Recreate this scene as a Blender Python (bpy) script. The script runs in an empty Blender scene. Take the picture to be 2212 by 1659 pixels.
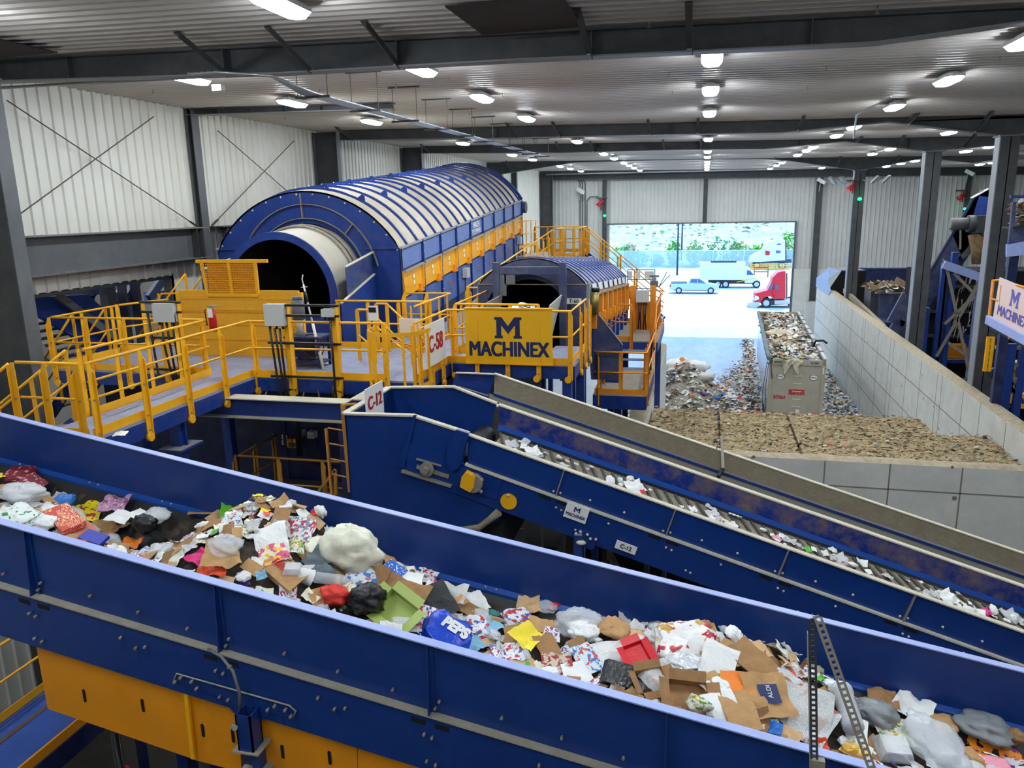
import bpy, math, random
from mathutils import Vector as V, Matrix, noise
R0 = random.Random(7)
col = bpy.context.scene.collection
PI = math.pi

# ---------------------------------------------------------------- camera
YAW, PITCH, ROLL, FPX, H = 0.243163, 0.227361, -0.021413, 1674.35, 11.5
cyw, syw, cp, sp = math.cos(YAW), math.sin(YAW), math.cos(PITCH), math.sin(PITCH)
fw = V((-syw * cp, cyw * cp, -sp)); rt = V((cyw, syw, 0)); up = rt.cross(fw)
cr, sr = math.cos(ROLL), math.sin(ROLL)
rt, up = cr * rt + sr * up, -sr * rt + cr * up
CAM = V((0, 0, H))
cd = bpy.data.cameras.new('camera'); cam = bpy.data.objects.new('camera', cd); col.objects.link(cam)
cam.matrix_world = Matrix(((rt.x, up.x, -fw.x, 0), (rt.y, up.y, -fw.y, 0), (rt.z, up.z, -fw.z, H), (0, 0, 0, 1)))
cd.sensor_width = 36; cd.lens = 36 * FPX / 2212; cd.clip_end = 800
bpy.context.scene.camera = cam
# surveying helpers: where a sight line meets the plane Y=, X= or Z= (metres)
def ray(x, y): return (x - 1106) / FPX * rt - (y - 829.5) / FPX * up + fw
def aY(x, y, Y): d = ray(x, y); return CAM + d * (Y / d.y)
def aX(x, y, X): d = ray(x, y); return CAM + d * (X / d.x)
def aZ(x, y, Z): d = ray(x, y); return CAM + d * ((Z - H) / d.z)
def ceil(x): return H + 2.68 - .0208 * x

# ---------------------------------------------------------------- materials
def s2l(c): return tuple((v / 12.92 if v <= .04045 else ((v + .055) / 1.055) ** 2.4) for v in (k / 255 for k in c))
MT = {}
def mat(name, rgb, rough=.5, metal=0, spec=.5, var=0, vscale=3, dust=0, dustc=(176, 164, 140), dscale=2, top=0,
        bump=0, bscale=30, alpha=1, trans=0, emit=0, emitc=None, sheen=0, stretch=None):
    if name in MT: return MT[name]
    m = bpy.data.materials.new(name); m.use_nodes = True; MT[name] = m
    n, l = m.node_tree.nodes, m.node_tree.links; b = n['Principled BSDF']
    c = s2l(rgb) + (1,)
    b.inputs['Base Color'].default_value = c; b.inputs['Roughness'].default_value = rough
    b.inputs['Metallic'].default_value = metal; b.inputs['Specular IOR Level'].default_value = spec
    src = None
    if var or dust or top or bump:
        tc = n.new('ShaderNodeTexCoord'); g = n.new('ShaderNodeNewGeometry')
        mp = n.new('ShaderNodeMapping'); l.new(g.outputs['Position'], mp.inputs[0])
        if stretch: mp.inputs['Scale'].default_value = stretch
        vec = mp.outputs[0]
    if var:
        nz = n.new('ShaderNodeTexNoise'); nz.inputs['Scale'].default_value = vscale; nz.inputs['Detail'].default_value = 6
        nz.inputs['Roughness'].default_value = .65; l.new(vec, nz.inputs['Vector'])
        r = n.new('ShaderNodeValToRGB'); r.color_ramp.elements[0].position = .3; r.color_ramp.elements[1].position = .7
        r.color_ramp.elements[0].color = tuple(max(0, k * (1 - var)) for k in c[:3]) + (1,)
        r.color_ramp.elements[1].color = tuple(min(1, k * (1 + var)) for k in c[:3]) + (1,)
        l.new(nz.outputs['Fac'], r.inputs[0]); src = r.outputs[0]
    if dust or top:
        mx = n.new('ShaderNodeMix'); mx.data_type = 'RGBA'
        if src: l.new(src, mx.inputs[6])
        else: mx.inputs[6].default_value = c
        mx.inputs[7].default_value = s2l(dustc) + (1,)
        nz = n.new('ShaderNodeTexNoise'); nz.inputs['Scale'].default_value = dscale; nz.inputs['Detail'].default_value = 8
        nz.inputs['Roughness'].default_value = .7; l.new(vec, nz.inputs['Vector'])
        r = n.new('ShaderNodeMapRange'); r.inputs[1].default_value = .42; r.inputs[2].default_value = .75
        r.inputs[3].default_value = 0; r.inputs[4].default_value = dust
        l.new(nz.outputs['Fac'], r.inputs[0]); f = r.outputs[0]
        if top:   # settled dust lies on faces that look up
            sx = n.new('ShaderNodeSeparateXYZ'); l.new(g.outputs['True Normal'], sx.inputs[0])
            r2 = n.new('ShaderNodeMapRange'); r2.inputs[1].default_value = .6; r2.inputs[2].default_value = .95
            r2.inputs[4].default_value = top; l.new(sx.outputs['Z'], r2.inputs[0])
            a = n.new('ShaderNodeMath'); a.operation = 'MAXIMUM'; l.new(f, a.inputs[0]); l.new(r2.outputs[0], a.inputs[1]); f = a.outputs[0]
        l.new(f, mx.inputs[0]); src = mx.outputs[2]
        rr = n.new('ShaderNodeMath'); rr.operation = 'MULTIPLY_ADD'; l.new(f, rr.inputs[0]); rr.inputs[1].default_value = .5
        rr.inputs[2].default_value = rough; rr.use_clamp = True; l.new(rr.outputs[0], b.inputs['Roughness'])
    if src: l.new(src, b.inputs['Base Color'])
    if bump:
        nb = n.new('ShaderNodeTexNoise'); nb.inputs['Scale'].default_value = bscale; nb.inputs['Detail'].default_value = 5; l.new(vec, nb.inputs['Vector'])
        bp = n.new('ShaderNodeBump'); bp.inputs['Strength'].default_value = bump; bp.inputs['Distance'].default_value = .02
        l.new(nb.outputs['Fac'], bp.inputs['Height']); l.new(bp.outputs[0], b.inputs['Normal'])
    if alpha < 1: b.inputs['Alpha'].default_value = alpha
    if trans: b.inputs['Transmission Weight'].default_value = trans
    if emit:
        b.inputs['Emission Color'].default_value = s2l(emitc or rgb) + (1,); b.inputs['Emission Strength'].default_value = emit
    return m

BLUE = mat('blue_paint', (10, 50, 126), .42, spec=.45, var=.12, vscale=1.2, dust=.10, dustc=(150, 145, 130), dscale=5, top=.75)
BLUEC = mat('conveyor_blue_paint', (14, 52, 120), .33, spec=.5, var=.12, vscale=.9, dust=.05, dustc=(120, 130, 150), dscale=8, bump=.03, bscale=1.5)
BLUEW = mat('worn_blue_paint', (30, 52, 105), .5, var=.25, vscale=2, dust=.3, dustc=(140, 138, 135), dscale=3, top=.8)
BLUED = mat('dark_blue_paint', (8, 24, 74), .5, var=.3, vscale=2, dust=.08)
BLUED2 = mat('dusty_dark_blue', (52, 62, 100), .5, var=.15, vscale=2, dust=.3, dustc=(150, 142, 130), top=.8)
YEL = mat('safety_yellow', (252, 180, 18), .42, var=.06, vscale=4, dust=.12, dustc=(150, 100, 50), dscale=6)
YELD = mat('guard_yellow', (232, 146, 10), .45, var=.1, vscale=2, dust=.2, dustc=(120, 90, 50), dscale=4)
DUSTY = mat('dust_coat', (150, 138, 116), .95, var=.25, vscale=5, bump=.8, bscale=25)
DUSTR = mat('dusty_rim', (200, 192, 172), .8, var=.15, vscale=9)
TAN = mat('dusty_roof_sheet', (196, 184, 160), .7, var=.12, vscale=2.5, dust=.25, dustc=(225, 215, 195), dscale=4)
GREY = mat('grey_steel_paint', (92, 95, 98), .55, var=.1, vscale=1.5, dust=.12, dustc=(140, 130, 110), dscale=3, top=.6)
GREYD = mat('dark_grey_steel', (58, 61, 65), .6, var=.12, vscale=1.5, dust=.1, top=.3)
GALV = mat('galvanised_steel', (165, 168, 170), .38, metal=.7, var=.12, vscale=20)
STEEL = mat('dusty_bare_steel', (150, 142, 128), .6, metal=.3, var=.2, vscale=12)
RUST = mat('rusty_rod', (92, 80, 72), .8, var=.3, vscale=20)
SIDE = mat('white_siding', (222, 220, 210), .5, var=.04, vscale=.8, dust=.16, dustc=(165, 150, 120), dscale=.7, stretch=(2, 2, .4))
SIDEF = mat('far_siding', (200, 200, 194), .5, var=.05, vscale=.8, dust=.1, dustc=(160, 150, 130), dscale=.7)
CEIL = mat('ceiling_liner', (190, 183, 176), .42, metal=.25, var=.07, vscale=.5, dust=.16, dustc=(110, 98, 88), dscale=.5)
CONC = mat('concrete', (208, 207, 198), .85, var=.08, vscale=1.2, dust=.3, dustc=(168, 164, 152), dscale=2.2, bump=.15, bscale=14, top=.7)
CONCJ = mat('concrete_joint', (128, 122, 108), .9)
FLOOR = mat('tip_floor_concrete', (165, 172, 178), .38, var=.15, vscale=.5, dust=.25, dustc=(110, 118, 125), dscale=1.4, stretch=(1, .25, 1))
DIRT = mat('dark_floor', (58, 54, 48), .9, var=.3, vscale=1)
LOT = mat('concrete_yard', (200, 200, 196), .8, var=.06, vscale=.15)
BLK = mat('black_rubber', (22, 23, 25), .55, var=.3, vscale=4, dust=.12, dustc=(90, 90, 85), dscale=5)
BLKP = mat('black_plastic', (18, 18, 20), .35)
WHITE = mat('white_enamel', (226, 226, 222), .45)
LGREY = mat('electrical_grey', (188, 190, 186), .5, var=.05)
RED = mat('signal_red', (196, 22, 30), .4)
INK = mat('navy_ink', (22, 38, 92), .5)
SIGNW = mat('sign_white', (235, 234, 228), .5)
SIGNR = mat('sign_red', (190, 30, 40), .5)
VOID = mat('unlit_dark', (9, 9, 10), .95)  # near-black colour standing in for shade in openings and behind machines
DECK = mat('tread_plate', (150, 158, 184), .42, metal=.35, var=.18, vscale=25, dust=.35, dustc=(120, 112, 104), dscale=2.5, bump=.5, bscale=60)
GLOW = mat('lamp_diffuser', (255, 255, 255), .5, emit=78, emitc=(236, 246, 255))
GREEN = mat('green_beacon', (10, 230, 110), .3, emit=6, emitc=(20, 255, 120))
CARD = mat('cardboard', (172, 132, 88), .85, var=.12, vscale=6)

# ---------------------------------------------------------------- mesh building
class MB:
    def __init__(s): s.v = []; s.f = []; s.m = []; s.mats = []; s.sm = []
    def mi(s, m):
        if m not in s.mats: s.mats.append(m)
        return s.mats.index(m)
    def add(s, vs, fs, m=None, smooth=False):
        o = len(s.v); s.v += [V(p) for p in vs]; k = s.mi(m)
        for f in fs: s.f.append([o + i for i in f]); s.m.append(k); s.sm.append(smooth)
        return s
    def box(s, a, b, m=None):
        x0, y0, z0 = (min(p, q) for p, q in zip(a, b)); x1, y1, z1 = (max(p, q) for p, q in zip(a, b))
        return s.add([(x0,y0,z0),(x1,y0,z0),(x1,y1,z0),(x0,y1,z0),(x0,y0,z1),(x1,y0,z1),(x1,y1,z1),(x0,y1,z1)],
                     [(0,3,2,1),(4,5,6,7),(0,1,5,4),(1,2,6,5),(2,3,7,6),(3,0,4,7)], m)
    def cube(s, c, sz, m=None):
        return s.box([c[i] - sz[i] / 2 for i in range(3)], [c[i] + sz[i] / 2 for i in range(3)], m)
    def bar(s, a, b, w, h, m=None, up=(0, 0, 1), off=(0, 0)):
        a, b = V(a), V(b); d = (b - a).normalized(); u = V(up)
        if abs(d.dot(u.normalized())) > .98: u = V((0, 1, 0)) if abs(d.y) < .9 else V((1, 0, 0))
        r = d.cross(u).normalized(); u = r.cross(d)
        a = a + r * off[0] + u * off[1]; b = b + r * off[0] + u * off[1]
        q = [(-w/2,-h/2),(w/2,-h/2),(w/2,h/2),(-w/2,h/2)]
        return s.add([p + r * i + u * j for p in (a, b) for i, j in q], [(0,1,2,3),(7,6,5,4),(0,4,5,1),(1,5,6,2),(2,6,7,3),(3,7,4,0)], m)
    def ibeam(s, a, b, w, h, m=None, t=.02, up=(0, 0, 1)):
        s.bar(a, b, t, h, m, up); s.bar(a, b, w, t, m, up, (0, h/2)); return s.bar(a, b, w, t, m, up, (0, -h/2))
    def prism(s, poly, vec, m=None):
        n = len(poly); vec = V(vec); P = [V(p) for p in poly]
        return s.add(P + [p + vec for p in P], [list(range(n))[::-1], [n + i for i in range(n)]] + [(i, (i+1) % n, n + (i+1) % n, n + i) for i in range(n)], m)
    def quad(s, a, b, c, d, m=None): return s.add([a, b, c, d], [(0, 1, 2, 3)], m)
    def tube(s, pts, r, n=8, m=None, cap=True, smooth=True):
        pts = [V(p) for p in pts]; vs = []; fs = []; ref = None
        for i, p in enumerate(pts):
            d = ((pts[min(i+1, len(pts)-1)] - p).normalized() + (p - pts[max(i-1, 0)]).normalized())
            d = d.normalized() if d.length > 1e-6 else V((0, 0, 1))
            if ref is None: ref = V((0, 0, 1)) if abs(d.z) < .9 else V((1, 0, 0))
            x = d.cross(ref).normalized(); y = x.cross(d).normalized(); ref = y
            rr = r[i] if isinstance(r, (list, tuple)) else r
            vs += [p + (x * math.cos(2*PI*k/n) + y * math.sin(2*PI*k/n)) * rr for k in range(n)]
        for i in range(len(pts) - 1):
            fs += [(i*n+k, i*n+(k+1) % n, (i+1)*n+(k+1) % n, (i+1)*n+k) for k in range(n)]
        s.add(vs, fs, m, smooth)
        if cap: o = len(s.v) - len(vs); s.f += [[o+k for k in range(n)], [o+len(vs)-1-k for k in range(n)]]; s.m += [s.mi(m)]*2; s.sm += [False]*2
        return s
    def ball(s, c, r, m=None, n=8, k=5, sz=(1, 1, 1)):
        c = V(c); vs = [c + V((0, 0, r*sz[2]))]; fs = []
        for i in range(1, k):
            a = PI * i / k
            vs += [c + V((r*sz[0]*math.sin(a)*math.cos(2*PI*j/n), r*sz[1]*math.sin(a)*math.sin(2*PI*j/n), r*sz[2]*math.cos(a))) for j in range(n)]
        vs.append(c - V((0, 0, r*sz[2]))); e = len(vs) - 1
        fs += [(0, 1+j, 1+(j+1) % n) for j in range(n)]
        for i in range(k-2): fs += [(1+i*n+j, 1+(i+1)*n+j, 1+(i+1)*n+(j+1) % n, 1+i*n+(j+1) % n) for j in range(n)]
        fs += [(e, 1+(k-2)*n+(j+1) % n, 1+(k-2)*n+j) for j in range(n)]
        return s.add(vs, fs, m, True)
    def build(s, name, m=None, parent=None, org=None, **tags):
        me = bpy.data.meshes.new(name)
        s.mats = [m if k is None else k for k in (s.mats or [None])]
        if parent is not None:
            r = parent
            while r.parent: r = r.parent
            o0 = V(r.get('_org', (0, 0, 0)))
        else:
            if org is None:
                xs, ys, zs = zip(*[(p.x, p.y, p.z) for p in s.v]); org = ((min(xs)+max(xs))/2, (min(ys)+max(ys))/2, min(zs))
            o0 = V(org)
        me.from_pydata([tuple(p - o0) for p in s.v], [], s.f)
        for k in s.mats: me.materials.append(k)
        me.polygons.foreach_set('material_index', s.m); me.polygons.foreach_set('use_smooth', s.sm); me.update()
        o = bpy.data.objects.new(name, me); col.objects.link(o)
        if parent is not None: o.parent = parent
        else: o.location = o0; o['_org'] = tuple(o0)
        for k, val in tags.items(): o[k] = val
        return o
def fixnormals():
    import bmesh
    done = set()
    for o in bpy.data.objects:
        if o.type == 'MESH' and o.data.name not in done and not o.get('_open'):
            done.add(o.data.name); bm = bmesh.new(); bm.from_mesh(o.data); bmesh.ops.recalc_face_normals(bm, faces=bm.faces); bm.to_mesh(o.data); bm.free()
def thing(name, label, cat, loc=(0, 0, 0), group=None):
    o = bpy.data.objects.new(name, None); col.objects.link(o); o.location = loc; o['_org'] = tuple(loc)
    o['label'] = label; o['category'] = cat; o.empty_display_size = .2
    if group: o['group'] = group
    return o
def tg(label, cat, group=None):
    d = dict(label=label, category=cat)
    if group: d['group'] = group
    return d
ST = dict(kind='structure')
def copytree(o, parent=None):
    c = o.copy(); col.objects.link(c)
    if parent is not None: c.parent = parent
    for ch in list(o.children): copytree(ch, c)
    return c
def text(s, size, name, m, parent, mtx, bold=.0, ext=.004, sx=1, align='CENTER'):
    cu = bpy.data.curves.new(name, 'FONT'); cu.body = s; cu.size = size; cu.extrude = ext; cu.align_x = align; cu.align_y = 'CENTER'
    ob = bpy.data.objects.new(name, cu); col.objects.link(ob)
    dg = bpy.context.evaluated_depsgraph_get(); me = bpy.data.meshes.new_from_object(ob.evaluated_get(dg))
    bpy.data.objects.remove(ob); bpy.data.curves.remove(cu)
    o0 = V((0, 0, 0))
    if parent is not None:
        r = parent
        while r.parent: r = r.parent
        o0 = V(r.get('_org', (0, 0, 0)))
    for v in me.vertices: v.co = mtx @ V((v.co.x * sx, v.co.y, v.co.z)) - o0
    if bold:   # heavier strokes: the same outlines laid side by side
        vs = [v.co.copy() for v in me.vertices]; fs = [tuple(q.vertices) for q in me.polygons]; X_, Y_ = mtx.col[0].to_3d()*bold, mtx.col[1].to_3d()*bold; n = len(vs); allv, allf = [], []
        for k, (i, j) in enumerate(((-1, -.5), (1, -.5), (-1, .5), (1, .5), (0, 0))):
            allv += [tuple(q + X_*i + Y_*j + mtx.col[2].to_3d()*.0006*k) for q in vs]; allf += [tuple(a + k*n for a in f) for f in fs]
        me = bpy.data.meshes.new(name); me.from_pydata(allv, [], allf)
    me.materials.clear(); me.materials.append(m)
    o = bpy.data.objects.new(name, me); col.objects.link(o); o['_open'] = 1
    if parent is not None: o.parent = parent
    return o
def frame(o, x, y):
    x = V(x).normalized(); y = V(y); y = (y - x * y.dot(x)).normalized(); z = x.cross(y)
    return Matrix(((x.x, y.x, z.x, o[0]), (x.y, y.y, z.y, o[1]), (x.z, y.z, z.z, o[2]), (0, 0, 0, 1)))
def lerp(a, b, t): return a + (b - a) * t
# ================================================================ HALL SHELL
XL, XR, YF, YB = -15.0, 42.0, 73.5, -9.0
FRAMES = dict(A=13.2, S=21.2, B=29.0, C=38.2, D=54.4)
def ribbed(length, pitch, axis_pts, m, depth=.035, flip=1):
    pass
def rib_profile(t0, t1, pitch, d, w=.05):
    pts = []; t = t0
    while t < t1:
        pts += [(t, 0), (t + pitch - w*1.6, 0), (t + pitch - w*1.2, d), (t + pitch - w*.4, d)]; t += pitch
    return pts + [(t1, 0)]
# ceiling: ribs run across the hall, pitch of the steel liner 0.34 m
mb = MB(); pr = rib_profile(YB, YF, .30, -.04, .07)
vs = []
for x in (XL - .2, XR): vs += [(x, y, ceil(x) + d) for y, d in pr]
n = len(pr); mb.add(vs, [(i, i+1, n+i+1, n+i) for i in range(n-1)]); mb.build('ceiling', CEIL, **ST, _open=1)
MB().box((XL-1, YB, 14.9), (XR, YF, 15.0)).build('roof_deck', GREY, **ST)
# left wall: upper siding above the crane girder, lower apron with an opening to the next hall
def wallY(name, x, y0, y1, z0, zt, m, pitch=.34, d=.045):
    b = MB(); p = rib_profile(y0, y1, pitch, d, .06); k = len(p)
    b.add([(x + q, y, z0) for y, q in p] + [(x + q, y, zt(x) if callable(zt) else zt) for y, q in p], [(i, i+1, k+i+1, k+i) for i in range(k-1)])
    return b.build(name, m, **ST, _open=1)
wallY('wall_left', XL, YB, YF, 11.0, ceil, SIDE)
wallY('wall_left_apron', XL, YB, 13.2, 0, 11.0, SIDE)
wallY('wall_left_apron', XL, 13.2, 19.65, 9.7, 10.2, SIDE)
wallY('wall_left_apron', XL, 19.65, YF, 0, 11.0, SIDE)
MB().box((XL-.25, 19.6, 0), (XL, 19.75, 9.75)).box((XL-.25, 13.2, 9.62), (XL, 19.7, 9.72)).build('trim_1', GREYD, **ST)
# far wall with the big door
def wallX(name, y, x0, x1, z0, z1, m, pitch=.36, d=-.05):
    b = MB(); p = rib_profile(x0, x1, pitch, d, .07); k = len(p)
    b.add([(x, y + q, z0) for x, q in p] + [(x, y + q, z1(x) if callable(z1) else z1) for x, q in p], [(i, i+1, k+i+1, k+i) for i in range(k-1)])
    return b.build(name, m, **ST, _open=1)
DX0, DX1, DZ = aY(1312, 487, YF).x, aY(1717, 479, YF).x, aY(1515, 483, YF).z
wallX('wall_far', YF, XL, DX0, 0, ceil, SIDEF)
wallX('wall_far_header', YF, DX0, DX1, DZ, ceil, SIDEF)
ZK = aY(1850, 580, YF).z
wallX('wall_far', YF, DX1, XR, ZK, ceil, SIDEF)
MB().box((DX1, YF-.3, 0), (XR, YF+.2, ZK)).build('wall_far_base', CONC, **ST)
MB().box((DX0-.12, YF-.12, 0), (DX0, YF+.1, DZ+.12)).box((DX1, YF-.33, 0), (DX1+.14, YF+.1, DZ+.12)).box((DX0, YF-.12, DZ), (DX1, YF+.1, DZ+.12)).build('door_1', GREY, **ST)
MB().box((XR, YB, 0), (XR+.2, YF, 15)).build('wall_right', SIDEF, **ST)
MB().box((XL, YB-.2, 0), (XR, YB, 15)).build('wall_near', SIDEF, **ST)
# floors
MB().box((XL-12, YB, -.3), (XR, YF, 0)).build('floor', FLOOR, **ST)
MB().box((-220, YF, -.3), (260, 420, -.004)).build('yard_ground', LOT, **ST)
# next hall behind the opening
MB().box((XL-12, 10, 14), (XL-.3, 32, 14.1)).box((XL-12.1, 10, 0), (XL-12, 32, 14)).box((XL-12, 9.9, 0), (XL-.3, 10, 14)).box((XL-12, 32, 0), (XL-.3, 32.1, 14)).build('wall_adjoining', SIDEF, **ST)

# ---- gable columns, rafters
def web_beam(name, Y, pts, x_end, label, w=.3, top=None, grp=None, m=GREYD):
    """tapered roof rafter: pts = bottom line [(x,z)...]"""
    t = thing(name, label, 'beam', (pts[0][0], Y, pts[0][1]), grp)
    web = MB(); xs = [p[0] for p in pts]
    poly = [(x, Y-.012, z) for x, z in pts] + [(x, Y-.012, (top or ceil)(x) - .03) for x, z in reversed(pts)]
    web.prism(poly, (0, .024, 0))
    for x in [lerp(xs[0], xs[-1], k/6) for k in range(1, 6)]:
        z = next(lerp(pts[i][1], pts[i+1][1], (x-pts[i][0])/(pts[i+1][0]-pts[i][0])) for i in range(len(pts)-1) if pts[i][0] <= x <= pts[i+1][0])
        web.box((x-.01, Y-.14, z), (x+.01, Y, ceil(x)-.06))
    web.build('web', m, t)
    fl = MB()
    for (x0, z0), (x1, z1) in zip(pts, pts[1:]): fl.bar((x0, Y, z0), (x1, Y, z1), w, .025)
    fl.build('bottom_flange', mat('flange_steel', (120, 122, 122), .5, top=.5, var=.08), t)
    MB().bar((xs[0], Y, ceil(xs[0])-.06), (xs[-1], Y, ceil(xs[-1])-.06), w, .025).build('top_flange', m, t)
    return t
def bl(Y, px): return [(p.x, p.z) for p in (aY(x, y, Y) for x, y in px)]
ptsA = bl(13.2, [(-60, 181), (0, 177), (610, 160), (1106, 132), (1531, 112), (1886, 95), (2212, 50), (2290, 38)])
ptsA = [(XL+.05, ptsA[0][1])] + [p for p in ptsA if p[0] > XL+.1]
bA = web_beam('roof_beam', 13.2, ptsA, XR, 'nearest dark grey roof beam spanning the whole top of the photo')
ptsB = bl(29, [(735, 303), (1050, 299.6), (1213, 296), (1457, 290.7), (1650, 288), (1688, 287), (1918, 264), (2158, 293.5)])
ptsB2 = bl(29, [(2201, 291), (2300, 268)])
bB = web_beam('roof_beam', 29, ptsB + ptsB2 + [(24, ptsB[0][1])], 24, 'second long roof beam, carried by the rightmost tall grey column')
ptsC = bl(38.2, [(913, 331), (1050, 331), (1223, 330), (1457, 323.8), (1650, 322), (1688, 319), (1823, 305.5), (1998, 327), (2035, 325), (2133, 316), (2212, 312)])
bC = web_beam('roof_beam', 38.2, ptsC, 24, 'third roof beam, carried by the middle of the three tall columns')
ptsD = bl(54.4, [(1085, 376), (1240, 351), (1457, 345), (1650, 343), (1701, 347), (1849, 368), (1870, 366), (1998, 341), (2100, 352), (2200, 338)])
bD = web_beam('roof_beam', 54.4, ptsD, 24, 'farthest free roof beam with haunches, carried by the column with the green beacon')
bF = web_beam('roof_beam', 72.9, [(XL+.3, ceil(0)-.55), (XR-1, ceil(XR)-.55)], XR, 'dark roof beam running along the top of the far wall')
ptsS = bl(21.2, [(400, 241), (850, 227)])
web_beam('roof_beam', 21.2, [(XL+.05, ceil(XL)-.22), (ptsS[1][0], ceil(ptsS[1][0])-.22)], 0, 'short dark stub beam under the ceiling ending in mid span on the left')
# flange braces between purlins and beams
def brace(beam, Y, x, zb, L=1.5, sgn=-1):
    b = MB(); zt = ceil(x) - .02
    p0, p1 = V((x - .12*(1 if x < 0 else -1)*0, Y + sgn*L, zt)), V((x, Y - .05, zb + .04))
    b.bar(p0, p1, .1, .014, GREYD).bar(p0, p1, .014, .1, GREYD, off=(.045, -.04)).cube(p1 + V((0, 0, -.01)), (.09, .08, .06), LGREY)
    b.build('flange_brace', None, beam)
def zat(pts, x):
    for (x0, z0), (x1, z1) in zip(pts, pts[1:]):
        if x0 <= x <= x1: return lerp(z0, z1, (x-x0)/(x1-x0))
    return pts[-1][1]
for bm_, Y, pts, pxs in ((bA, 13.2, ptsA, [(490, 148), (670, 140), (860, 133), (1275, 118), (1490, 100), (0, 165)]),
                         (bB, 29, ptsB, [(762, 300), (1114, 292), (1209, 293), (1405, 287), (1508, 287), (1724, 277), (1957, 262), (2105, 280)]),
                         (bC, 38.2, ptsC, [(1212, 325), (1283, 325), (1435, 321), (1514, 320), (1848, 305), (1935, 312), (930, 330), (2080, 318)]),
                         (bD, 54.4, ptsD, [(1105, 370), (1670, 345), (1806, 358), (1930, 350)])):
    for x, y in pxs:
        X = aY(x, y, Y).x; brace(bm_, Y, X, zat(pts, X), 1.35 if Y < 20 else 1.5)

# ---- columns
def icol(name, x0, x1, Y, z0, z1, fw_=.3, label='', m=GREY, parts=True, grp=None, x0b=None, x1b=None):
    """wide-flange / tapered column, web in the XZ plane; flanges at x0 and x1"""
    t = thing(name, label, 'column', ((x0+x1)/2, Y, z0), grp)
    x0b = x0 if x0b is None else x0b; x1b = x1 if x1b is None else x1b
    MB().prism([(x0b, Y-.012, z0), (x1b, Y-.012, z0), (x1, Y-.012, z1), (x0, Y-.012, z1)], (0, .024, 0)).build('web', GREYD, t)
    for xa, xb in ((x0b, x0), (x1b, x1)):
        MB().bar((xa, Y, z0), (xb, Y, z1), .025, fw_, up=(0, 1, 0)).build('flange', m, t)
    MB().cube(((x0b+x1b)/2, Y, z0+.02), (abs(x1b-x0b)+.2, fw_+.15, .04)).build('base_plate', m, t)
    return t
# left wall columns
icol('steel_column', XL+.1, aY(52, 600, 13.2).x, 13.2, 0, ceil(-14)-.1, .34, 'grey steel column at the left edge of the photo')
icol('steel_column', XL+.06, aY(437, 400, 21.2).x - .02, 21.2, 0, ceil(XL)-.06, .34, 'grey wall column between the two cross-braced bays of white siding')
icol('steel_column', XL+.06, aY(736, 400, 29).x, 29, 0, ceil(XL)-.1, .3, 'wide dark column right of the second cross-braced bay, behind the large trommel')
icol('steel_column', XL+.06, aY(912, 335, 38.2).x, 38.2, 0, ceil(XL)-.1, .3, 'dark column farther along the left wall, its head visible above the large trommel roof')
icol('steel_column', XL+.06, aY(1086, 375, 54.4).x, 54.4, 0, ceil(XL)-.1, .3, 'dark column at the left end of the farthest free roof beam')
icol('steel_column', XL+.06, XL+.5, 61.5, 0, ceil(XL)-.1, .3, 'thin dark column on the left wall near the far corner')
icol('steel_column', XL+.1, aY(1195, 420, 72.9).x, 72.6, 0, ceil(XL)-.1, .4, 'dark corner column where the left wall meets the far wall')
# right free standing box-flange columns
def rcol(Y, pt, pb, zt, label):
    (xl, xr_, yt), (bl_, br_, yb) = pt, pb
    x0, x1 = aY(xl, yt, Y).x, aY(xr_, yt, Y).x; c = (x0+x1)/2; w = x1-x0
    t = thing('steel_column', label, 'column', (c, Y, 0))
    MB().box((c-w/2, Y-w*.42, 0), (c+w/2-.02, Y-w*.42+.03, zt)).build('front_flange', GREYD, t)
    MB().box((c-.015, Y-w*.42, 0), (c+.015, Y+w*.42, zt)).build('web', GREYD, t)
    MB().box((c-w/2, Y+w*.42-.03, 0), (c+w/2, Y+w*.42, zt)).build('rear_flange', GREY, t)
    MB().box((c-w/2-.03, Y-w*.42, 0), (c-w/2, Y+w*.42, zt)).build('side_plate', mat('lit_grey_paint', (130, 133, 136), .5, var=.08), t)  # light falling on this face is put into its lighter grey
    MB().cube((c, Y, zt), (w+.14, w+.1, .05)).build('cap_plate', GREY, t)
    return t
rcol(29, (2158, 2201, 292), (2097, 2150, 850), ptsB2[0][1]-.03, 'tall dark grey column nearest the right edge, in front of the inclined conveyor')
rcol(38.2, (1998, 2033, 328), (1958, 1989, 740), zat(ptsC, aY(2015, 328, 38.2).x)-.03, 'middle one of the three tall free-standing grey columns')
rc3 = rcol(54.4, (1846, 1870, 368), (1827, 1847, 650), zat(ptsD, aY(1858, 368, 54.4).x)-.03, 'tall grey column carrying a green beacon and floodlights')
# far wall columns
for x, w, z0, lab in ((1307, .35, 0, 'dark wall column left of the big door opening, green beacon on it'), (1523, .35, DZ, 'short dark wind post above the middle of the door opening'),
                      (1766, .5, 2.6, 'grey wall column right of the door standing on a concrete pedestal'), (2083, .4, 0, 'thin grey far wall column beside a green beacon, at the right')):
    X = aY(x, 450, YF).x
    icol('steel_column', X-w/2, X+w/2, YF-.45, z0, ceil(X)-.3, .22, lab)
X = aY(1766, 450, YF).x
MB().box((X-.62, YF-1.1, 0), (X+.55, YF-.3, 2.6)).build('concrete_pedestal', CONC, **tg('square concrete pedestal under the column right of the door', 'pedestal'))

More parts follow.
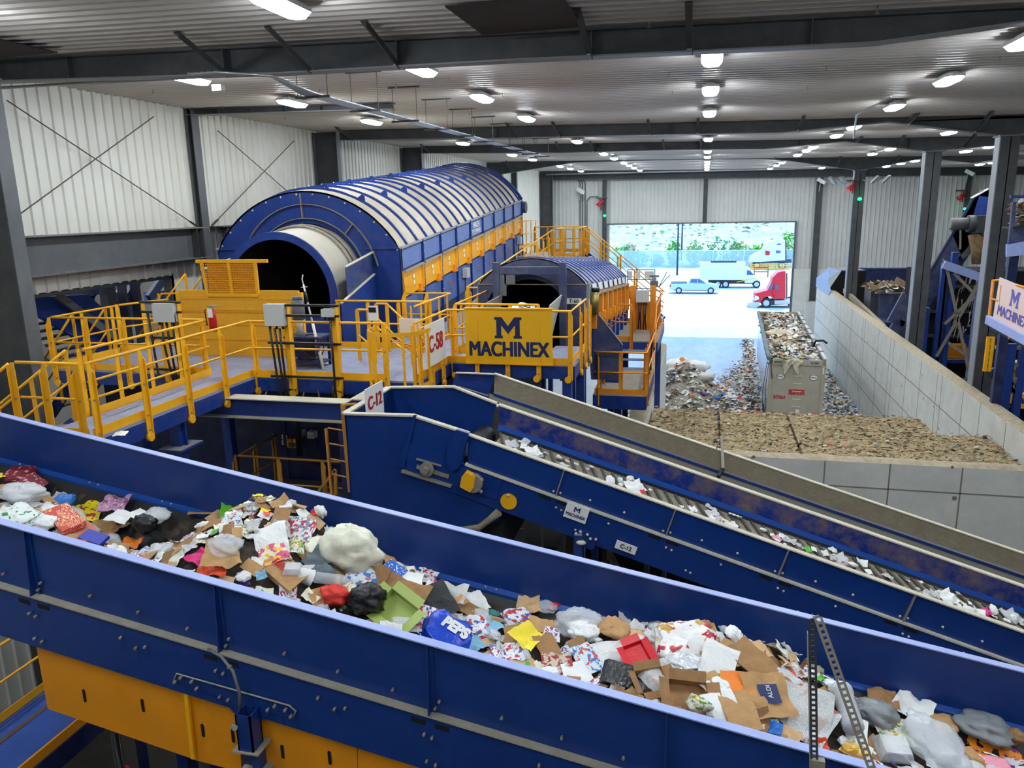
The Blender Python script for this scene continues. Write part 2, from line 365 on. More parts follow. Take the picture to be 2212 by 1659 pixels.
# wall girder on the left + jamb stiffeners
t = thing('wall_girder', 'deep grey steel girder running along the left wall below the white siding', 'beam', (XL+.3, 17, 10.2))
zt_, zb_ = 11.5 - .0333*14.7, 11.5 - .0905*14.7
MB().box((-14.72, 13.3, zb_), (-14.69, 20.9, zt_)).build('web', GREY, t)
MB().box((XL, 13.3, zt_), (-14.45, 20.9, zt_+.03)).build('top_flange', mat('flange_steel', (120, 122, 122), .5), t)
MB().box((XL, 13.3, zb_-.03), (-14.45, 20.9, zb_)).build('bottom_flange', GREY, t)
for y in (20.35, 20.6): MB().box((-14.7, y, zb_), (-14.47, y+.02, zt_)).build('stiffener', GREYD, t)
t = thing('wall_girder', 'short piece of grey girder between the wall column and the large trommel', 'beam', (XL+.3, 24, 10.2))
MB().box((-14.72, 21.6, zb_), (-14.69, 28.6, zt_)).build('web', GREY, t)
MB().box((XL, 21.6, zt_), (-14.45, 28.6, zt_+.03)).build('top_flange', GREY, t)
for y in (21.9, 22.4, 23): MB().box((-14.7, y, zb_), (-14.47, y+.02, zt_)).build('stiffener', GREYD, t)
# brace rods on the left wall
def rod(p0, p1, lab):
    a, b = aX(*p0, XL+.22), aX(*p1, XL+.22); t = thing('brace_rod', lab, 'rod', a)
    MB().tube([a, b], .015, 8).build('rod', RUST, t)
    d = (b-a).normalized(); c = a + d*.45
    e = b - d*.1
    MB().bar(e - d*.3, e + d*.05, .09, .02).build('turnbuckle', RUST, t)
rod((15, 217), (428, 490), 'long diagonal brace rod falling to the right across the first bay of white siding')
rod((332, 252), (16, 482), 'diagonal brace rod rising to the right across the first bay of white siding')
rod((470, 282), (640, 430), 'diagonal brace rod falling to the right across the second siding bay')
rod((635, 304), (457, 488), 'diagonal brace rod rising to the right across the second siding bay')

# ---- sprinkler mains, conduits
def pipe(name, pts, r, label, cat='pipe', m=GALV, grp=None, hang=None):
    b = MB(); b.tube(pts, r, 8); return b.build(name, m, **tg(label, cat, grp))
pipe('sprinkler_pipe', [aY(0, 190, 14.2), aY(150, 181, 14.2), aY(560, 160, 14.2)], .03, 'thin steel sprinkler pipe hanging under the nearest roof beam at the upper left')
pipe('sprinkler_pipe', [aY(0, 34, 10.8), aY(250, 18, 10.8), aY(540, 0, 10.8)], .02, 'thin pipe on the ceiling in the top left corner', m=GREYD)
c0 = [aZ(600, 165, 13.55), aZ(640, 195, 13.55)]
end = aZ(1170, 337, 13.55)
for k in range(5):
    dx = (k - 2) * .07
    pts = [V((c0[0].x - 1.2 - k*.12, c0[0].y+.1, 13.7)), V((c0[0].x - .3, c0[0].y + .3, 13.62)), V((c0[1].x + dx, c0[1].y + .4, 13.55)), V((end.x + dx, end.y, 13.55))]
    pipe('conduit', pts, .022, 'galvanised conduit of the five running side by side under the ceiling towards the far wall', 'conduit', grp='conduits of the long ceiling rack')
for i in range(10):
    y = lerp(c0[1].y + .6, end.y, i/9); x = lerp(c0[1].x, end.x, (y-c0[1].y)/(end.y-c0[1].y)); t = thing('trapeze_hanger', 'trapeze hanger with two thin rods carrying the ceiling conduit rack', 'hanger', (x, y, 13.5), 'trapeze hangers along the conduit rack')
    MB().box((x-.35, y-.02, 13.49), (x+.35, y+.02, 13.53)).build('strut', GREYD, t)
    for s in (-.3, .3): MB().tube([(x+s, y, 13.5), (x+s, y, ceil(x)-.02)], .008, 6).build('hanger_rod', RUST, t)
    MB().box((x-.4, y-.03, ceil(x)-.06), (x+.4, y+.03, ceil(x)-.03)).build('ceiling_strut', GREYD, t)
# far wall conduits
for x, yb in ((1253, 545), (1258, 545), (1264, 545)):
    a = aY(x, 385, YF-.15); pipe('conduit', [V((a.x-1.5, YF-.15, a.z)), V((a.x-.3, YF-.15, a.z)), a - V((0, 0, .4)), V((a.x, YF-.15, .02))], .05, 'vertical conduit dropping down the far wall left of the door', 'conduit', m=GREY, grp='conduits on the far wall')
a, b = aY(1268, 425, YF-.2), aY(1298, 440, YF-.2)
pipe('conduit', [V((a.x, YF-.2, .02)), V((a.x, YF-.2, a.z-.4)), V((a.x+.3, YF-.2, a.z)), V((b.x-.3, YF-.2, a.z)), V((b.x, YF-.2, a.z-.4)), V((b.x, YF-.2, b.z-.6))], .05, 'conduit bent like a shepherd crook on the far wall beside the door', 'conduit', m=GREY)
pipe('sprinkler_pipe', [aY(1180, 377, 71), aY(2200, 353, 71)], .07, 'long sprinkler main along the top of the far wall')
pipe('sprinkler_pipe', [aY(1265, 350, 56), aY(1530, 343, 56), aY(1700, 341, 56)], .05, 'sprinkler main crossing under the farthest free roof beam')
pipe('conduit', [aZ(1925, 208, 13.75), aZ(1850, 248, 13.75), V((aY(1845, 270, 28.8).x, 28.7, 13.4))], .025, 'thin conduit running diagonally on the ceiling by the right row of lights', 'conduit')
for (x, y) in ((53, 198), (330, 197), (690, 196), (970, 173), (1085, 205), (1230, 240), (1445, 160), (1453, 200), (1745, 190), (1785, 146), (1895, 22), (1402, 52), (2160, 128), (480, 230), (615, 255), (855, 185), (1015, 245)):
    d = ray(x, y); k = (2.62) / (d.z + .0208*d.x); p = CAM + d*k
    b = MB().tube([(p.x, p.y, ceil(p.x)), (p.x, p.y, ceil(p.x)-.09)], .012, 6).tube([(p.x, p.y, ceil(p.x)-.1), (p.x, p.y, ceil(p.x)-.11)], .035, 8)
    b.build('fire_sprinkler', STEEL, **tg('small sprinkler head poking through the ribbed ceiling', 'sprinkler', 'sprinkler heads under the ceiling'))
b = MB(); p = aZ(472, 190, 14.1); b.cube(p, (.22, .16, .12)); b.build('junction_box', LGREY, **tg('small grey junction box on the ceiling above the first cross-braced bay', 'junction box'))
# skylight patches: dark translucent roof panels seen from below
for pts, lab in (([(960, 0), (1225, 0), (1240, 52), (1045, 63)], 'dark dusty translucent roof panel at the top centre'), ([(-60, 78), (20, 84), (92, 104), (-60, 118)], 'dark dusty roof panel at the upper left edge')):
    P = []
    for x, y in pts:
        d = ray(x, y); P.append(CAM + d * (2.62 / (d.z + .0208*d.x)))
    x0, x1 = min(p.x for p in P), max(p.x for p in P); y0, y1 = min(p.y for p in P), max(p.y for p in P)
    MB().box((x0, y0, ceil(x1)-.11), (x1, y1, ceil(x1)-.09)).build('roof_panel', mat('dirty_skylight', (48, 40, 36), .8, var=.3, vscale=3), **tg(lab, 'roof panel'))

# ---- ceiling lights
def lamp(first=[]):
    if not first:
        t = thing('ceiling_light', '', 'light', (0, 0, 0), 'ceiling lights')
        b = MB(); L, W = .62, .19
        ring = [(-W, -L+.12), (-W+.1, -L), (W-.1, -L), (W, -L+.12), (W, L-.12), (W-.1, L), (-W+.1, L), (-W, L-.12)]
        b.prism([(x, y, -.03) for x, y in ring], (0, 0, .06)); b.build('housing', LGREY, t)
        MB().box((-.08, -.35, .03), (.08, .35, .1)).build('bracket', GALV, t)
        d = MB(); k = len(ring)
        d.add([(x*.96, y*.98, -.031) for x, y in ring] + [(x*.7, y*.88, -.1) for x, y in ring], [(i, (i+1) % k, k+(i+1) % k, k+i) for i in range(k)] + [[k+i for i in range(k)]])
        d.build('diffuser', GLOW, t); first.append(t); return t
    return copytree(first[0])
rows = {-10.6: ([15.2, 19.5, 24.6, 34.6, 43.9, 49.3, 59.1, 63.6, 69.2], 'outer left row'), -5.5: ([10.0, 15.3, 19.7, 24.8, 34.8, 44.1, 49.2, 55.3, 59.1, 63.3, 68.7], 'row above the large trommel side'),
        0.03: ([15.4, 19.7, 24.7, 34.9, 43.6, 49.0, 54.9, 59.0, 63.6, 68.5], 'middle row'), 4.95: ([15.0, 19.3, 24.3, 30.4, 34.2, 41.2, 43.7, 47.9, 57.2, 61.6, 67.5], 'row right of the middle'),
        8.85: ([33.7, 43.5, 47.9, 57, 67.6], 'row over the tall columns'), 13.1: ([24, 34, 42.9, 46.5, 56.9, 60.7, 65.3], 'right-hand row'), 18.9: ([20, 30, 40, 51, 60.9, 63.6], 'far right row'),
        }
seq = ['nearest', 'second', 'third', 'fourth', 'fifth', 'sixth', 'seventh', 'eighth', 'ninth', 'tenth', 'eleventh']
for X, (ys, nm) in rows.items():
    for i, y in enumerate(ys):
        t = lamp(); t.location = (X, y, ceil(X) - .15); t['_org'] = tuple(t.location)
        t['label'] = 'glowing white oblong ceiling light, %s one of the %s' % (seq[i], nm)
# lights over the part of the hall behind the viewer and at the far right (same fixtures)
for X, y in ((-10.6, 9.5), (-10.6, 2), (-5.5, 3), (0.03, 6), (0.03, 0), (4.95, 8), (4.95, 2), (10, 14), (10, 6), (27, 24), (27, 40), (-5.5, -4), (5, -5)):
    t = lamp(); t.location = (X, y, ceil(X) - .15); t['label'] = 'white oblong ceiling light of the rows outside the view'
# green beacons, cameras, horns on columns
def beacon(p, lab):
    t = thing('beacon', lab, 'beacon', p)
    MB().ball(p, .13, n=10, k=6, sz=(1, 1, .75)).build('lens', GREEN, t)
    MB().tube([V(p) + V((0, .1, -.02)), V(p) + V((0, .25, -.02))], .09, 10).build('base', GREYD, t)
beacon(aY(1306, 466, YF-.75), 'green beacon on the far wall column left of the door')
beacon(aY(1857, 430, 53.9), 'green beacon on the tall free-standing column')
beacon(aY(2084, 451, YF-.8), 'green beacon on the far wall beside the inclined conveyor')
def horn(px, py, Y, s, lab):
    p = aY(px, py, Y); t = thing('alarm_horn', lab, 'horn', p)
    MB().box(p + V((-.3, .05, .25))*s, p + V((.3, .12, .31))*s).box(p + V((-.22, .05, -.02))*s, p + V((.2, .12, .03))*s).build('bracket', GREYD, t)
    MB().tube([p + V((.1, 0, .15))*s, p + V((-.05, 0, .05))*s, p + V((-.18, -.05, -.1))*s], [.05*s, .07*s, .13*s], 10).tube([p + V((0, 0, .3))*s, p + V((0, 0, -.25))*s], .03*s, 6).build('horn', RED, t)
horn(1299, 440, YF-.8, 1.8, 'red alarm horn on brackets beside the far wall beacon left of the door')
horn(1842, 405, 53.8, 1.5, 'red alarm horn on the tall column above the green beacon')
horn(2080, 425, YF-.8, 1.8, 'red alarm horn on the far wall at the right')
def flood(px, py, Y, lab, sg):
    p = aY(px, py, Y); t = thing('floodlight', lab, 'floodlight', p)
    MB().tube([p, p + V((sg*.6, -.1, -.25)), p + V((sg*1.2, 0, .1))], .03, 6).build('arm', GALV, t)
    for k in (.55, 1.2): MB().bar(p + V((sg*k, 0, -.2)), p + V((sg*(k+.35), -.2, .2)), .3, .12).build('lamp_head', GALV, t)
flood(1848, 388, 53.8, 'pair of floodlights on an arm left of the column with the beacon', -1)
flood(1862, 388, 53.8, 'pair of floodlights on an arm right of the column with the beacon', 1)
for px, py, lab in ((1774, 393, 'white security camera on the far wall right of the door'), (1254, 414, 'white security camera on the far wall above the small trommel'), (2093, 375, 'white security camera by the far right column')):
    p = aY(px, py, YF-.8); t = thing('security_camera', lab, 'camera', p)
    MB().bar(p + V((-.25, 0, .25)), p + V((.3, -.4, -.1)), .3, .3).build('camera_body', WHITE, t)
    MB().tube([p + V((0, .3, .1)), p + V((-.1, 0, -.5)), p + V((-.1, .3, -.8))], .04, 6).build('mount', LGREY, t)
# ================================================================ WALKWAYS
def railing(lab, pts, h=1.08, step=.95, toe=True, side=1, drop=.3, grp=None, posts=True, ends=(1, 1), m=YEL):
    """yellow guard rail along a walkway edge; pts are deck-level corner points"""
    P = [V(p) for p in pts]; t = thing('guard_railing', lab, 'railing', P[0], grp)
    u = V((0, 0, 1))
    MB().tube([p + u*h for p in P], .024, 8).build('top_rail', m, t)
    MB().tube([p + u*h*.52 for p in P], .02, 8).build('mid_rail', m, t)
    if toe:
        b = MB()
        for a, c in zip(P, P[1:]): b.bar(a + u*.06, c + u*.06, .008, .14)
        b.build('toe_board', m, t)
    if posts:
        for si, (a, c) in enumerate(zip(P, P[1:])):
            L = (c-a).length; d = (c-a).normalized(); dh = V((d.x, d.y, 0)).normalized(); nrm = V((dh.y, -dh.x, 0)) * side
            n = max(1, round(L/step))
            for k in range(0 if si == 0 else 1, n+1):
                p = a + (c-a)*(k/n)
                corner = (k == 0 or k == n); w = .1
                b = MB(); p = p + nrm*.075
                b.prism([p - dh*w/2 + u*(-drop), p + dh*w/2 + u*(-drop), p + dh*w/2 + u*(h-.09), p + dh*w*.1 + u*(h+.01), p - dh*w*.45 + u*(h+.01), p - dh*w/2 + u*(h-.12)], nrm*.012)
                b.prism([p + dh*w/2 + u*(-drop), p + dh*w/2 + nrm*.05 + u*(-drop), p + dh*w/2 + nrm*.05 + u*(h-.14), p + dh*w/2 + u*(h-.08)], -dh*.01)
                if drop: b.tube([p + nrm*.012 - u*(drop-.02) - dh*.04, p + nrm*.07 - u*(drop-.02) - dh*.04], .07, 10)
                for q in (.06, h*.52, -drop*.6): b.cube(p + nrm*.02 + u*q, (.025, .025, .02), STEEL)
                b.build('corner_post' if corner and 0 < si + (k == n) < len(P)-1 else 'post', m, t)
    return t
DK = 8.35
def deck(lab, pts, z=DK, skirt=.26, m=DECK, cat='walkway'):
    t = thing('walkway_deck', lab, cat, (pts[0][0], pts[0][1], z-skirt))
    MB().prism([(x, y, z-.03) for x, y in pts], (0, 0, .03)).build('tread_plate', m, t)
    b = MB(); n = len(pts)
    for i in range(n):
        a, c = V((*pts[i], z-.03-skirt/2)), V((*pts[(i+1) % n], z-.03-skirt/2)); b.bar(a, c, .05, skirt)
    b.build('edge_beam', BLUE, t); return t
def leg(t, x, y, z1, z0=0, w=.18, m=BLUE): MB().box((x-w/2, y-w/2, z0), (x+w/2, y+w/2, z1)).build('leg', m, t)
d = deck('narrow gangway deck with tread plate in the left foreground, behind the big belt', [(-9.42, 8.95), (-8.4, 8.95), (-8.4, 13.15), (-9.42, 13.15)])
leg(d, -8.55, 10.9, DK-.3); leg(d, -9.3, 10.9, DK-.3); 
MB().box((-8.75, 10.6, DK-.75), (-8.3, 11.2, DK-.71)).prism([(-8.5, 10.9, DK-.3), (-8.4, 10.9, DK-.3), (-8.4, 10.9, DK-.72), (-8.7, 10.9, DK-.72)], (0, .03, 0)).build('foot_bracket', BLUE, d)
d = deck('main working platform deck in front of the large trommel', [(-13.1, 13.15), (-5.07, 13.15), (-5.07, 15.0), (-5.07, 16.4), (-7.3, 16.4), (-13.1, 16.4)])
for x, y in ((-12.8, 13.4), (-12.8, 16.2), (-9.3, 13.4), (-5.3, 16.2), (-7.3, 16.2)): leg(d, x, y, DK-.3)
d = deck('platform deck behind the yellow logo board, beside the small trommel', [(-5.05, 15.02), (-2.45, 15.02), (-2.45, 17.1), (-3.2, 17.1), (-3.2, 15.95), (-5.05, 15.95)])
for x, y in ((-2.6, 15.15), (-4.9, 15.15), (-2.6, 16.9)): leg(d, x, y, DK-.3)
d = deck('walkway deck running between the two trommels', [(-7.2, 16.45), (-5.1, 16.45), (-5.1, 19.3), (-7.2, 19.3)])
leg(d, -5.3, 19.1, DK-.3)
railing('long yellow railing along the gangway and platform front, up to the caged ladder', [(-8.45, 8.98, DK), (-8.45, 13.12, DK), (-5.62, 13.12, DK)], side=1)
railing('short yellow railing on the near end of the gangway, above the big belt', [(-8.52, 8.98, DK), (-9.62, 8.98, DK)], step=.55, side=-1)
railing('yellow railing on the far left edge of the gangway', [(-9.38, 10.0, DK), (-9.38, 13.15, DK)], side=-1, step=.8)
railing('yellow railing carrying the C-58 board and the big yellow logo board', [(-5.07, 13.12, DK), (-5.07, 15.02, DK), (-2.5, 15.02, DK), (-2.5, 17.0, DK)], side=1, step=.65)
railing('yellow railing along the platform left of the gangway, in front of the stairs', [(-9.45, 13.2, DK), (-13.05, 13.2, DK), (-13.05, 15.0, DK)], side=-1, step=.9)
railing('yellow railing between working platform and trommel walkway, left one of the pair', [(-5.95, 15.5, DK), (-5.95, 17.95, DK), (-7.12, 17.95, DK)], side=-1, step=.62)
railing('yellow railing between the trommels, right one of the pair', [(-3.35, 15.97, DK), (-5.18, 15.97, DK), (-5.18, 19.28, DK), (-5.9, 19.28, DK)], side=-1, step=.7)
railing('yellow railing in front of the blue chute wall of the large trommel', [(-5.95, 16.35, DK), (-8.2, 16.35, DK)], side=1, step=.7)
# gate with slanted stair rails right of the chute
t = thing('stair_railing', 'slanting yellow stair rails going down beside the caged ladder', 'railing', (-6.3, 15, DK))
for y in (14.9, 15.9):
    MB().tube([(-7.0, y, DK+1.08), (-6.75, y, DK+1.08), (-5.7, y, DK+.1)], .024, 8).build('top_rail', YEL, t)
    MB().tube([(-7.0, y, DK+.55), (-5.75, y, DK-.5)], .02, 8).build('mid_rail', YEL, t)
    for x in (-7.0, -6.75): MB().box((x-.04, y-.01, DK-.1), (x+.04, y+.01, DK+1.08)).build('post', YEL, t)
# stairs going down to the left from the gangway
def stairs(lab, a, dirv, width, n, rise=.2, run=.25, rails=True, m=BLUE, railm=YEL, treadm=DECK):
    a = V(a); d = V(dirv); s = V((d.y, -d.x, 0)); t = thing('staircase', lab, 'stairs', a - V((0, 0, rise*n)))
    for k in range(n):
        p = a + d*run*(k+.5) - V((0, 0, rise*(k+1)))
        MB().bar(p - d*run*.5, p + d*run*.5, width, .03, off=(0, 0)).build('tread', treadm, t)
    e = a + d*run*n - V((0, 0, rise*n))
    for q in (-1, 1):
        MB().bar(a + s*q*width/2 - V((0, 0, .15)), e + s*q*width/2 - V((0, 0, .15)), .04, .24).build('stringer', m, t)
        if rails:
            o = s*q*(width/2+.03)
            MB().tube([a + o + V((0, 0, 1.05)), e + o + V((0, 0, 1.05))], .024, 8).build('top_rail', railm, t)
            MB().tube([a + o + V((0, 0, .55)), e + o + V((0, 0, .55))], .02, 8).build('mid_rail', railm, t)
            for k in range(0, n+1, 3):
                p = a + (e-a)*(k/n) + o
                MB().bar(p - V((0, 0, .3)), p + V((0, 0, 1.05)), .012, .08, up=d).build('post', railm, t)
    return t
stairs('stairs going down to the left from the near end of the gangway', (-9.75, 9.5, DK), (-1, 0, 0), 1.0, 12, .16, .25, treadm=GREYD)
stairs('steep stairs going down at the left end of the platform, by the dark grey column', (-13.2, 14.4, DK), (-1, 0, 0), .9, 5, .22, .2, treadm=GREYD)
# upper-left stair flights towards the opening
railing('yellow railing with peaked ends on the upper left stair landing', [(-13.3, 16.4, DK-.6), (-12.7, 16.2, DK+.15), (-11.2, 16.2, DK+.2), (-10.4, 16.2, DK-.5)], side=1, step=.55, toe=False, drop=.1)
railing('yellow railing at the left platform end facing the wall', [(-13.1, 15.2, DK), (-12.6, 16.3, DK)], side=-1, step=.6)
stairs('narrow stairs rising beyond the platform towards the opening in the left wall', (-12.4, 17.2, DK+.6), (-1, 0, 0), .8, 7, .22, .22, treadm=GREYD)
# inclined walkway along the large trommel and its far landing
A0, A1 = V((-5.95, 19.3, DK)), aX(1217, 491, -5.9) - V((0, 0, 1.08))
t = thing('inclined_walkway', 'inclined walkway climbing along the side of the large trommel', 'walkway', A0)
MB().bar(A0 + V((-.45, 0, -.06)), V((-6.4, 31.0, A1.z-.06)), .9, .05).build('tread_plate', DECK, t)
MB().bar(A0 + V((.02, 0, -.15)), V((-5.93, 31.0, A1.z-.15)), .06, .26).build('edge_beam', BLUED2, t)
for k in range(4): leg(t, -5.95, 21 + k*3.2, lerp(DK, A1.z, (1.7 + k*3.2)/11.7)-.2)
railing('long climbing yellow railing beside the large trommel, passing behind the small trommel', [A0, (-5.93, 31.0, A1.z-.05), (-5.93, A1.y, A1.z)], side=1, step=1.1, toe=True)
d = deck('far landing at the end of the large trommel', [(-7.4, 31.0), (-5.0, 31.0), (-5.0, 34.4), (-7.4, 34.4)], z=A1.z)
for x, y in ((-7.2, 31.2), (-5.1, 31.2), (-7.2, 34.2), (-5.1, 34.2)): leg(d, x, y, A1.z-.2)
railing('yellow railing around the right side of the far landing', [(-5.93, 31.1, A1.z), (-5.02, 31.1, A1.z), (-5.02, 34.35, A1.z), (-7.35, 34.35, A1.z)], side=1, step=.6)
railing('pale yellow railing at the left of the far landing', [(-7.38, 31.3, A1.z+.3), (-7.1, 33.9, A1.z+.35)], side=-1, step=.6)
stairs('yellow-railed stairs going down to the right from the far landing', (-4.95, 33.7, A1.z), (1, 0, 0), 1.1, 14, .2, .24)

# yellow perforated guard wall with mesh gate
t = thing('guard_wall', 'tall yellow perforated guard wall closing off the mouth of the large trommel', 'guard', (-9.9, 15, DK))
YM = mat('perforated_yellow', (250, 182, 36), .5, var=.05, vscale=8)
def perforate():
    n, l = YM.node_tree.nodes, YM.node_tree.links; b = n['Principled BSDF']
    g = n.new('ShaderNodeNewGeometry'); mp = n.new('ShaderNodeMapping'); mp.inputs['Scale'].default_value = (28, 0, 28); mp.inputs['Rotation'].default_value = (0, .785, 0)
    l.new(g.outputs['Position'], mp.inputs[0]); vt = n.new('ShaderNodeTexVoronoi'); vt.inputs['Scale'].default_value = 1; vt.inputs['Randomness'].default_value = 0; l.new(mp.outputs[0], vt.inputs['Vector'])
    r = n.new('ShaderNodeMapRange'); r.inputs[1].default_value = .16; r.inputs[2].default_value = .30; l.new(vt.outputs['Distance'], r.inputs[0])
    mx = n.new('ShaderNodeMix'); mx.data_type = 'RGBA'; mx.inputs[6].default_value = s2l((176, 118, 16)) + (1,)
    old = b.inputs['Base Color'].links[0].from_socket; l.new(old, mx.inputs[7]); l.new(r.outputs[0], mx.inputs[0]); l.new(mx.outputs[2], b.inputs['Base Color'])
perforate()
wx0, wx1, wz = aY(386, 626, 15).x, aY(645, 628, 15).x, aY(515, 627, 15).z
MB().box((wx0, 15, DK), (wx1, 15.02, wz-.18)).build('perforated_panel', YM, t)
MB().box((wx0, 14.98, wz-.2), (wx1, 15.03, wz)).box((wx0+.02, 14.97, wz-.48), (wx1-.25, 15, wz-.46)).build('top_band', YM, t)
for z in (.35, .68, 1.0): MB().box((wx0, 14.985, DK+z), (wx1, 15.0, DK+z+.018)).build('seam_rail', YELD, t)
for x in (wx0, wx0+1.05, wx1-.35, wx1): MB().box((x-.05, 15.02, DK-.1), (x+.05, 15.1, wz-.05)).build('stud', YEL, t)
gx0, gx1, gz = aY(452, 640, 15).x, aY(560, 640, 15).x, aY(500, 564, 15).z
t = thing('mesh_gate', 'yellow mesh gate standing on top of the perforated guard wall', 'gate', ((gx0+gx1)/2, 15, wz))
fx = (gx1-gx0)
for a, b_ in (((gx0, wz-.1), (gx0-.08, gz)), ((gx1, wz-.1), (gx1, gz)), (((gx0+gx1)/2, wz-.1), ((gx0+gx1)/2-.03, gz))):
    MB().bar((a[0], 14.96, a[1]), (b_[0], 14.96, b_[1]), .07, .04, up=(0, 1, 0)).build('stile', YEL, t)
MB().bar((gx0-.2, 14.96, gz), (gx1+.3, 14.96, gz), .06, .07).build('hanger_bar', YEL, t)
MB().bar((gx0, 14.96, wz-.1), (gx1, 14.96, wz-.1), .05, .07).build('bottom_bar', YEL, t)
b = MB()
for k in range(15): b.bar((gx0, 14.955, lerp(wz-.1, gz, (k+.5)/15)), (gx1, 14.955, lerp(wz-.1, gz, (k+.5)/15)), .012, .012)
for k in range(30): x = lerp(gx0, gx1, (k+.5)/30); b.bar((x, 14.96, wz-.1), (x, 14.96, gz), .008, .008)
b.build('mesh_infill', YEL, t)
MB().box((gx0+.03, 14.99, wz-.1), (gx1-.03, 15.0, gz-.04)).build('back_sheet', YELD, t)

# caged ladder hatch: bent flat hoops
t = thing('ladder_cage', 'yellow round ladder cage bulging out of the platform front', 'ladder', (-5.5, 12.9, DK))
cx_, cy_, rr = -5.35, 13.1, .55
for z in (9.32, 8.35):
    pts = [(cx_ - rr, cy_+.15, z)] + [(cx_ - rr*math.cos(PI*k/12), cy_ - rr*1.1*math.sin(PI*k/12), z) for k in range(13)] + [(cx_+rr, cy_+.15, z)]
    b = MB()
    for a, c in zip(pts, pts[1:]): b.bar(a, c, .012, .07)
    b.build('hoop', YEL, t)
for k in range(0, 13, 2):
    x, y = cx_ - rr*math.cos(PI*k/12), cy_ - rr*1.1*math.sin(PI*k/12)
    MB().box((x-.022, y-.008, 8.3), (x+.022, y+.008, 9.36)).build('cage_bar', YEL, t)
for x in (cx_-.3, cx_+.25): MB().box((x-.03, cy_+.02, 7.2), (x+.03, cy_+.08, 9.4)).build('stringer', YEL, t)
for k in range(5): MB().tube([(cx_-.3, cy_+.05, 7.3+k*.25), (cx_+.25, cy_+.05, 7.3+k*.25)], .015, 6).build('rung', YEL, t)
MB().tube([(cx_-.5, cy_+.4, 9.2), (cx_-.2, cy_+.4, 9.0), (cx_+.2, cy_+.4, 8.95), (cx_+.5, cy_+.4, 9.15)], .012, 6).build('chain', YELD, t)
b = MB().box((-5.95, 14.6, 9.0), (-5.5, 14.63, 9.3)).box((-5.75, 14.63, DK), (-5.7, 14.66, 9.2), YEL); b.build('notice_board', mat('orange_white', (238, 220, 200), .5), **tg('small pale safety notice behind the ladder cage', 'sign'))
b = MB().box((-6.62, 14.6, 9.25), (-6.42, 14.63, 9.55)).box((-6.54, 14.63, DK), (-6.5, 14.66, 9.5), YEL).box((-6.6, 14.59, 9.42), (-6.44, 14.6, 9.52), BLKP); b.build('warning_sign', SIGNW, **tg('small white warning sign with black text on the stair post', 'sign'))

# cable frames with grey box
def cable_frame(x0, x1, y, z0, z1, lab, boxes, cables, bars=4):
    t = thing('cable_stand', lab, 'cable stand', ((x0+x1)/2, y, z0))
    for x in (x0+.42, x1-.1): MB().box((x-.09, y, z0-.25), (x+.02, y+.05, z1)).box((x+.02, y-.05, z0-.25), (x+.035, y+.05, z1)).build('upright', YEL, t)
    for k in range(bars):
        z = [z1-.03, z1-.22, z0+.62, z0-.02][k] if bars == 4 else lerp(z0, z1, k/(bars-1))
        MB().box((x0, y-.06, z), (x1, y-.02, z+.045)).box((x0, y-.075, z+.01), (x1, y-.06, z+.035), BLKP).build('strut_bar', GREYD, t)
    for bx0, bx1, bz0, bz1 in boxes:
        b = MB().box((bx0, y-.16, bz0), (bx1, y+.0, bz1)); b.build('junction_box', LGREY, t)
        for q in (.15, .5, .85):
            MB().tube([(lerp(bx0, bx1, q), y-.08, bz0), (lerp(bx0, bx1, q), y-.08, bz0-.07)], .025, 8).build('cable_gland', BLKP, t)
    for pts in cables: MB().tube([(a, y-.11-.02*i, c) for i, (a, c) in enumerate(pts)], .022, 8).build('cable', BLKP, t)
    return t
q0, q1 = aY(575, 660, 12.95).x, aY(733, 655, 12.95).x
cable_frame(q0, q1, 12.95, 8.42, 9.78, 'steel strut stand with grey junction box and hanging black cables at the platform front', [(q0+.03, q0+.42, 9.4, 9.8), (q1-.3, q1-.08, 9.58, 9.72)],
            [[(q0+.1, 9.35), (q0+.14, 8.9), (q0+.2, 8.2), (q0+.48, 7.6), (q0+.5, 6.9)], [(q0+.2, 9.35), (q0+.24, 8.9), (q0+.3, 8.2), (q0+.5, 7.6), (q0+.52, 6.9)], [(q0+.3, 9.35), (q0+.32, 8.9), (q0+.36, 8.2), (q0+.54, 7.6), (q0+.54, 6.9)],
             [(q0+.7, 8.15), (q0+.62, 7.9), (q0+.58, 7.5), (q0+.56, 6.9)], [(q1-.15, 9.6), (q1-.14, 8.9), (q1-.13, 8.2), (q1-.1, 7.9), (q1+.15, 7.3)],
             [(q1-.5, 8.2), (q1-.48, 7.98), (q1-.32, 7.88), (q1-.18, 8.0), (q1-.15, 8.3)]])
r0, r1 = aY(305, 650, 13.05).x, aY(392, 650, 13.05).x
cable_frame(r0, r1, 13.05, 8.45, 9.8, 'steel strut stand with grey box and cables, left of the yellow guard wall', [(r0+.35, r1-.1, 9.42, 9.78)],
            [[(r0+.2, 9.6), (r0+.25, 9.0), (r0+.3, 8.4), (r0+.6, 7.9), (r0+.75, 7.6)], [(r0+.5, 9.4), (r0+.5, 9.0), (r0+.6, 8.4), (r0+.78, 7.6)], [(r0+.6, 9.4), (r0+.63, 9.0), (r0+.7, 8.4), (r0+.8, 7.6)], [(r1-.2, 9.6), (r1-.15, 9.0), (r1-.1, 8.4), (r1-.3, 7.6)], [(r1-.12, 9.6), (r1-.08, 9.0), (r1-.05, 8.4), (r1-.2, 7.6)]])
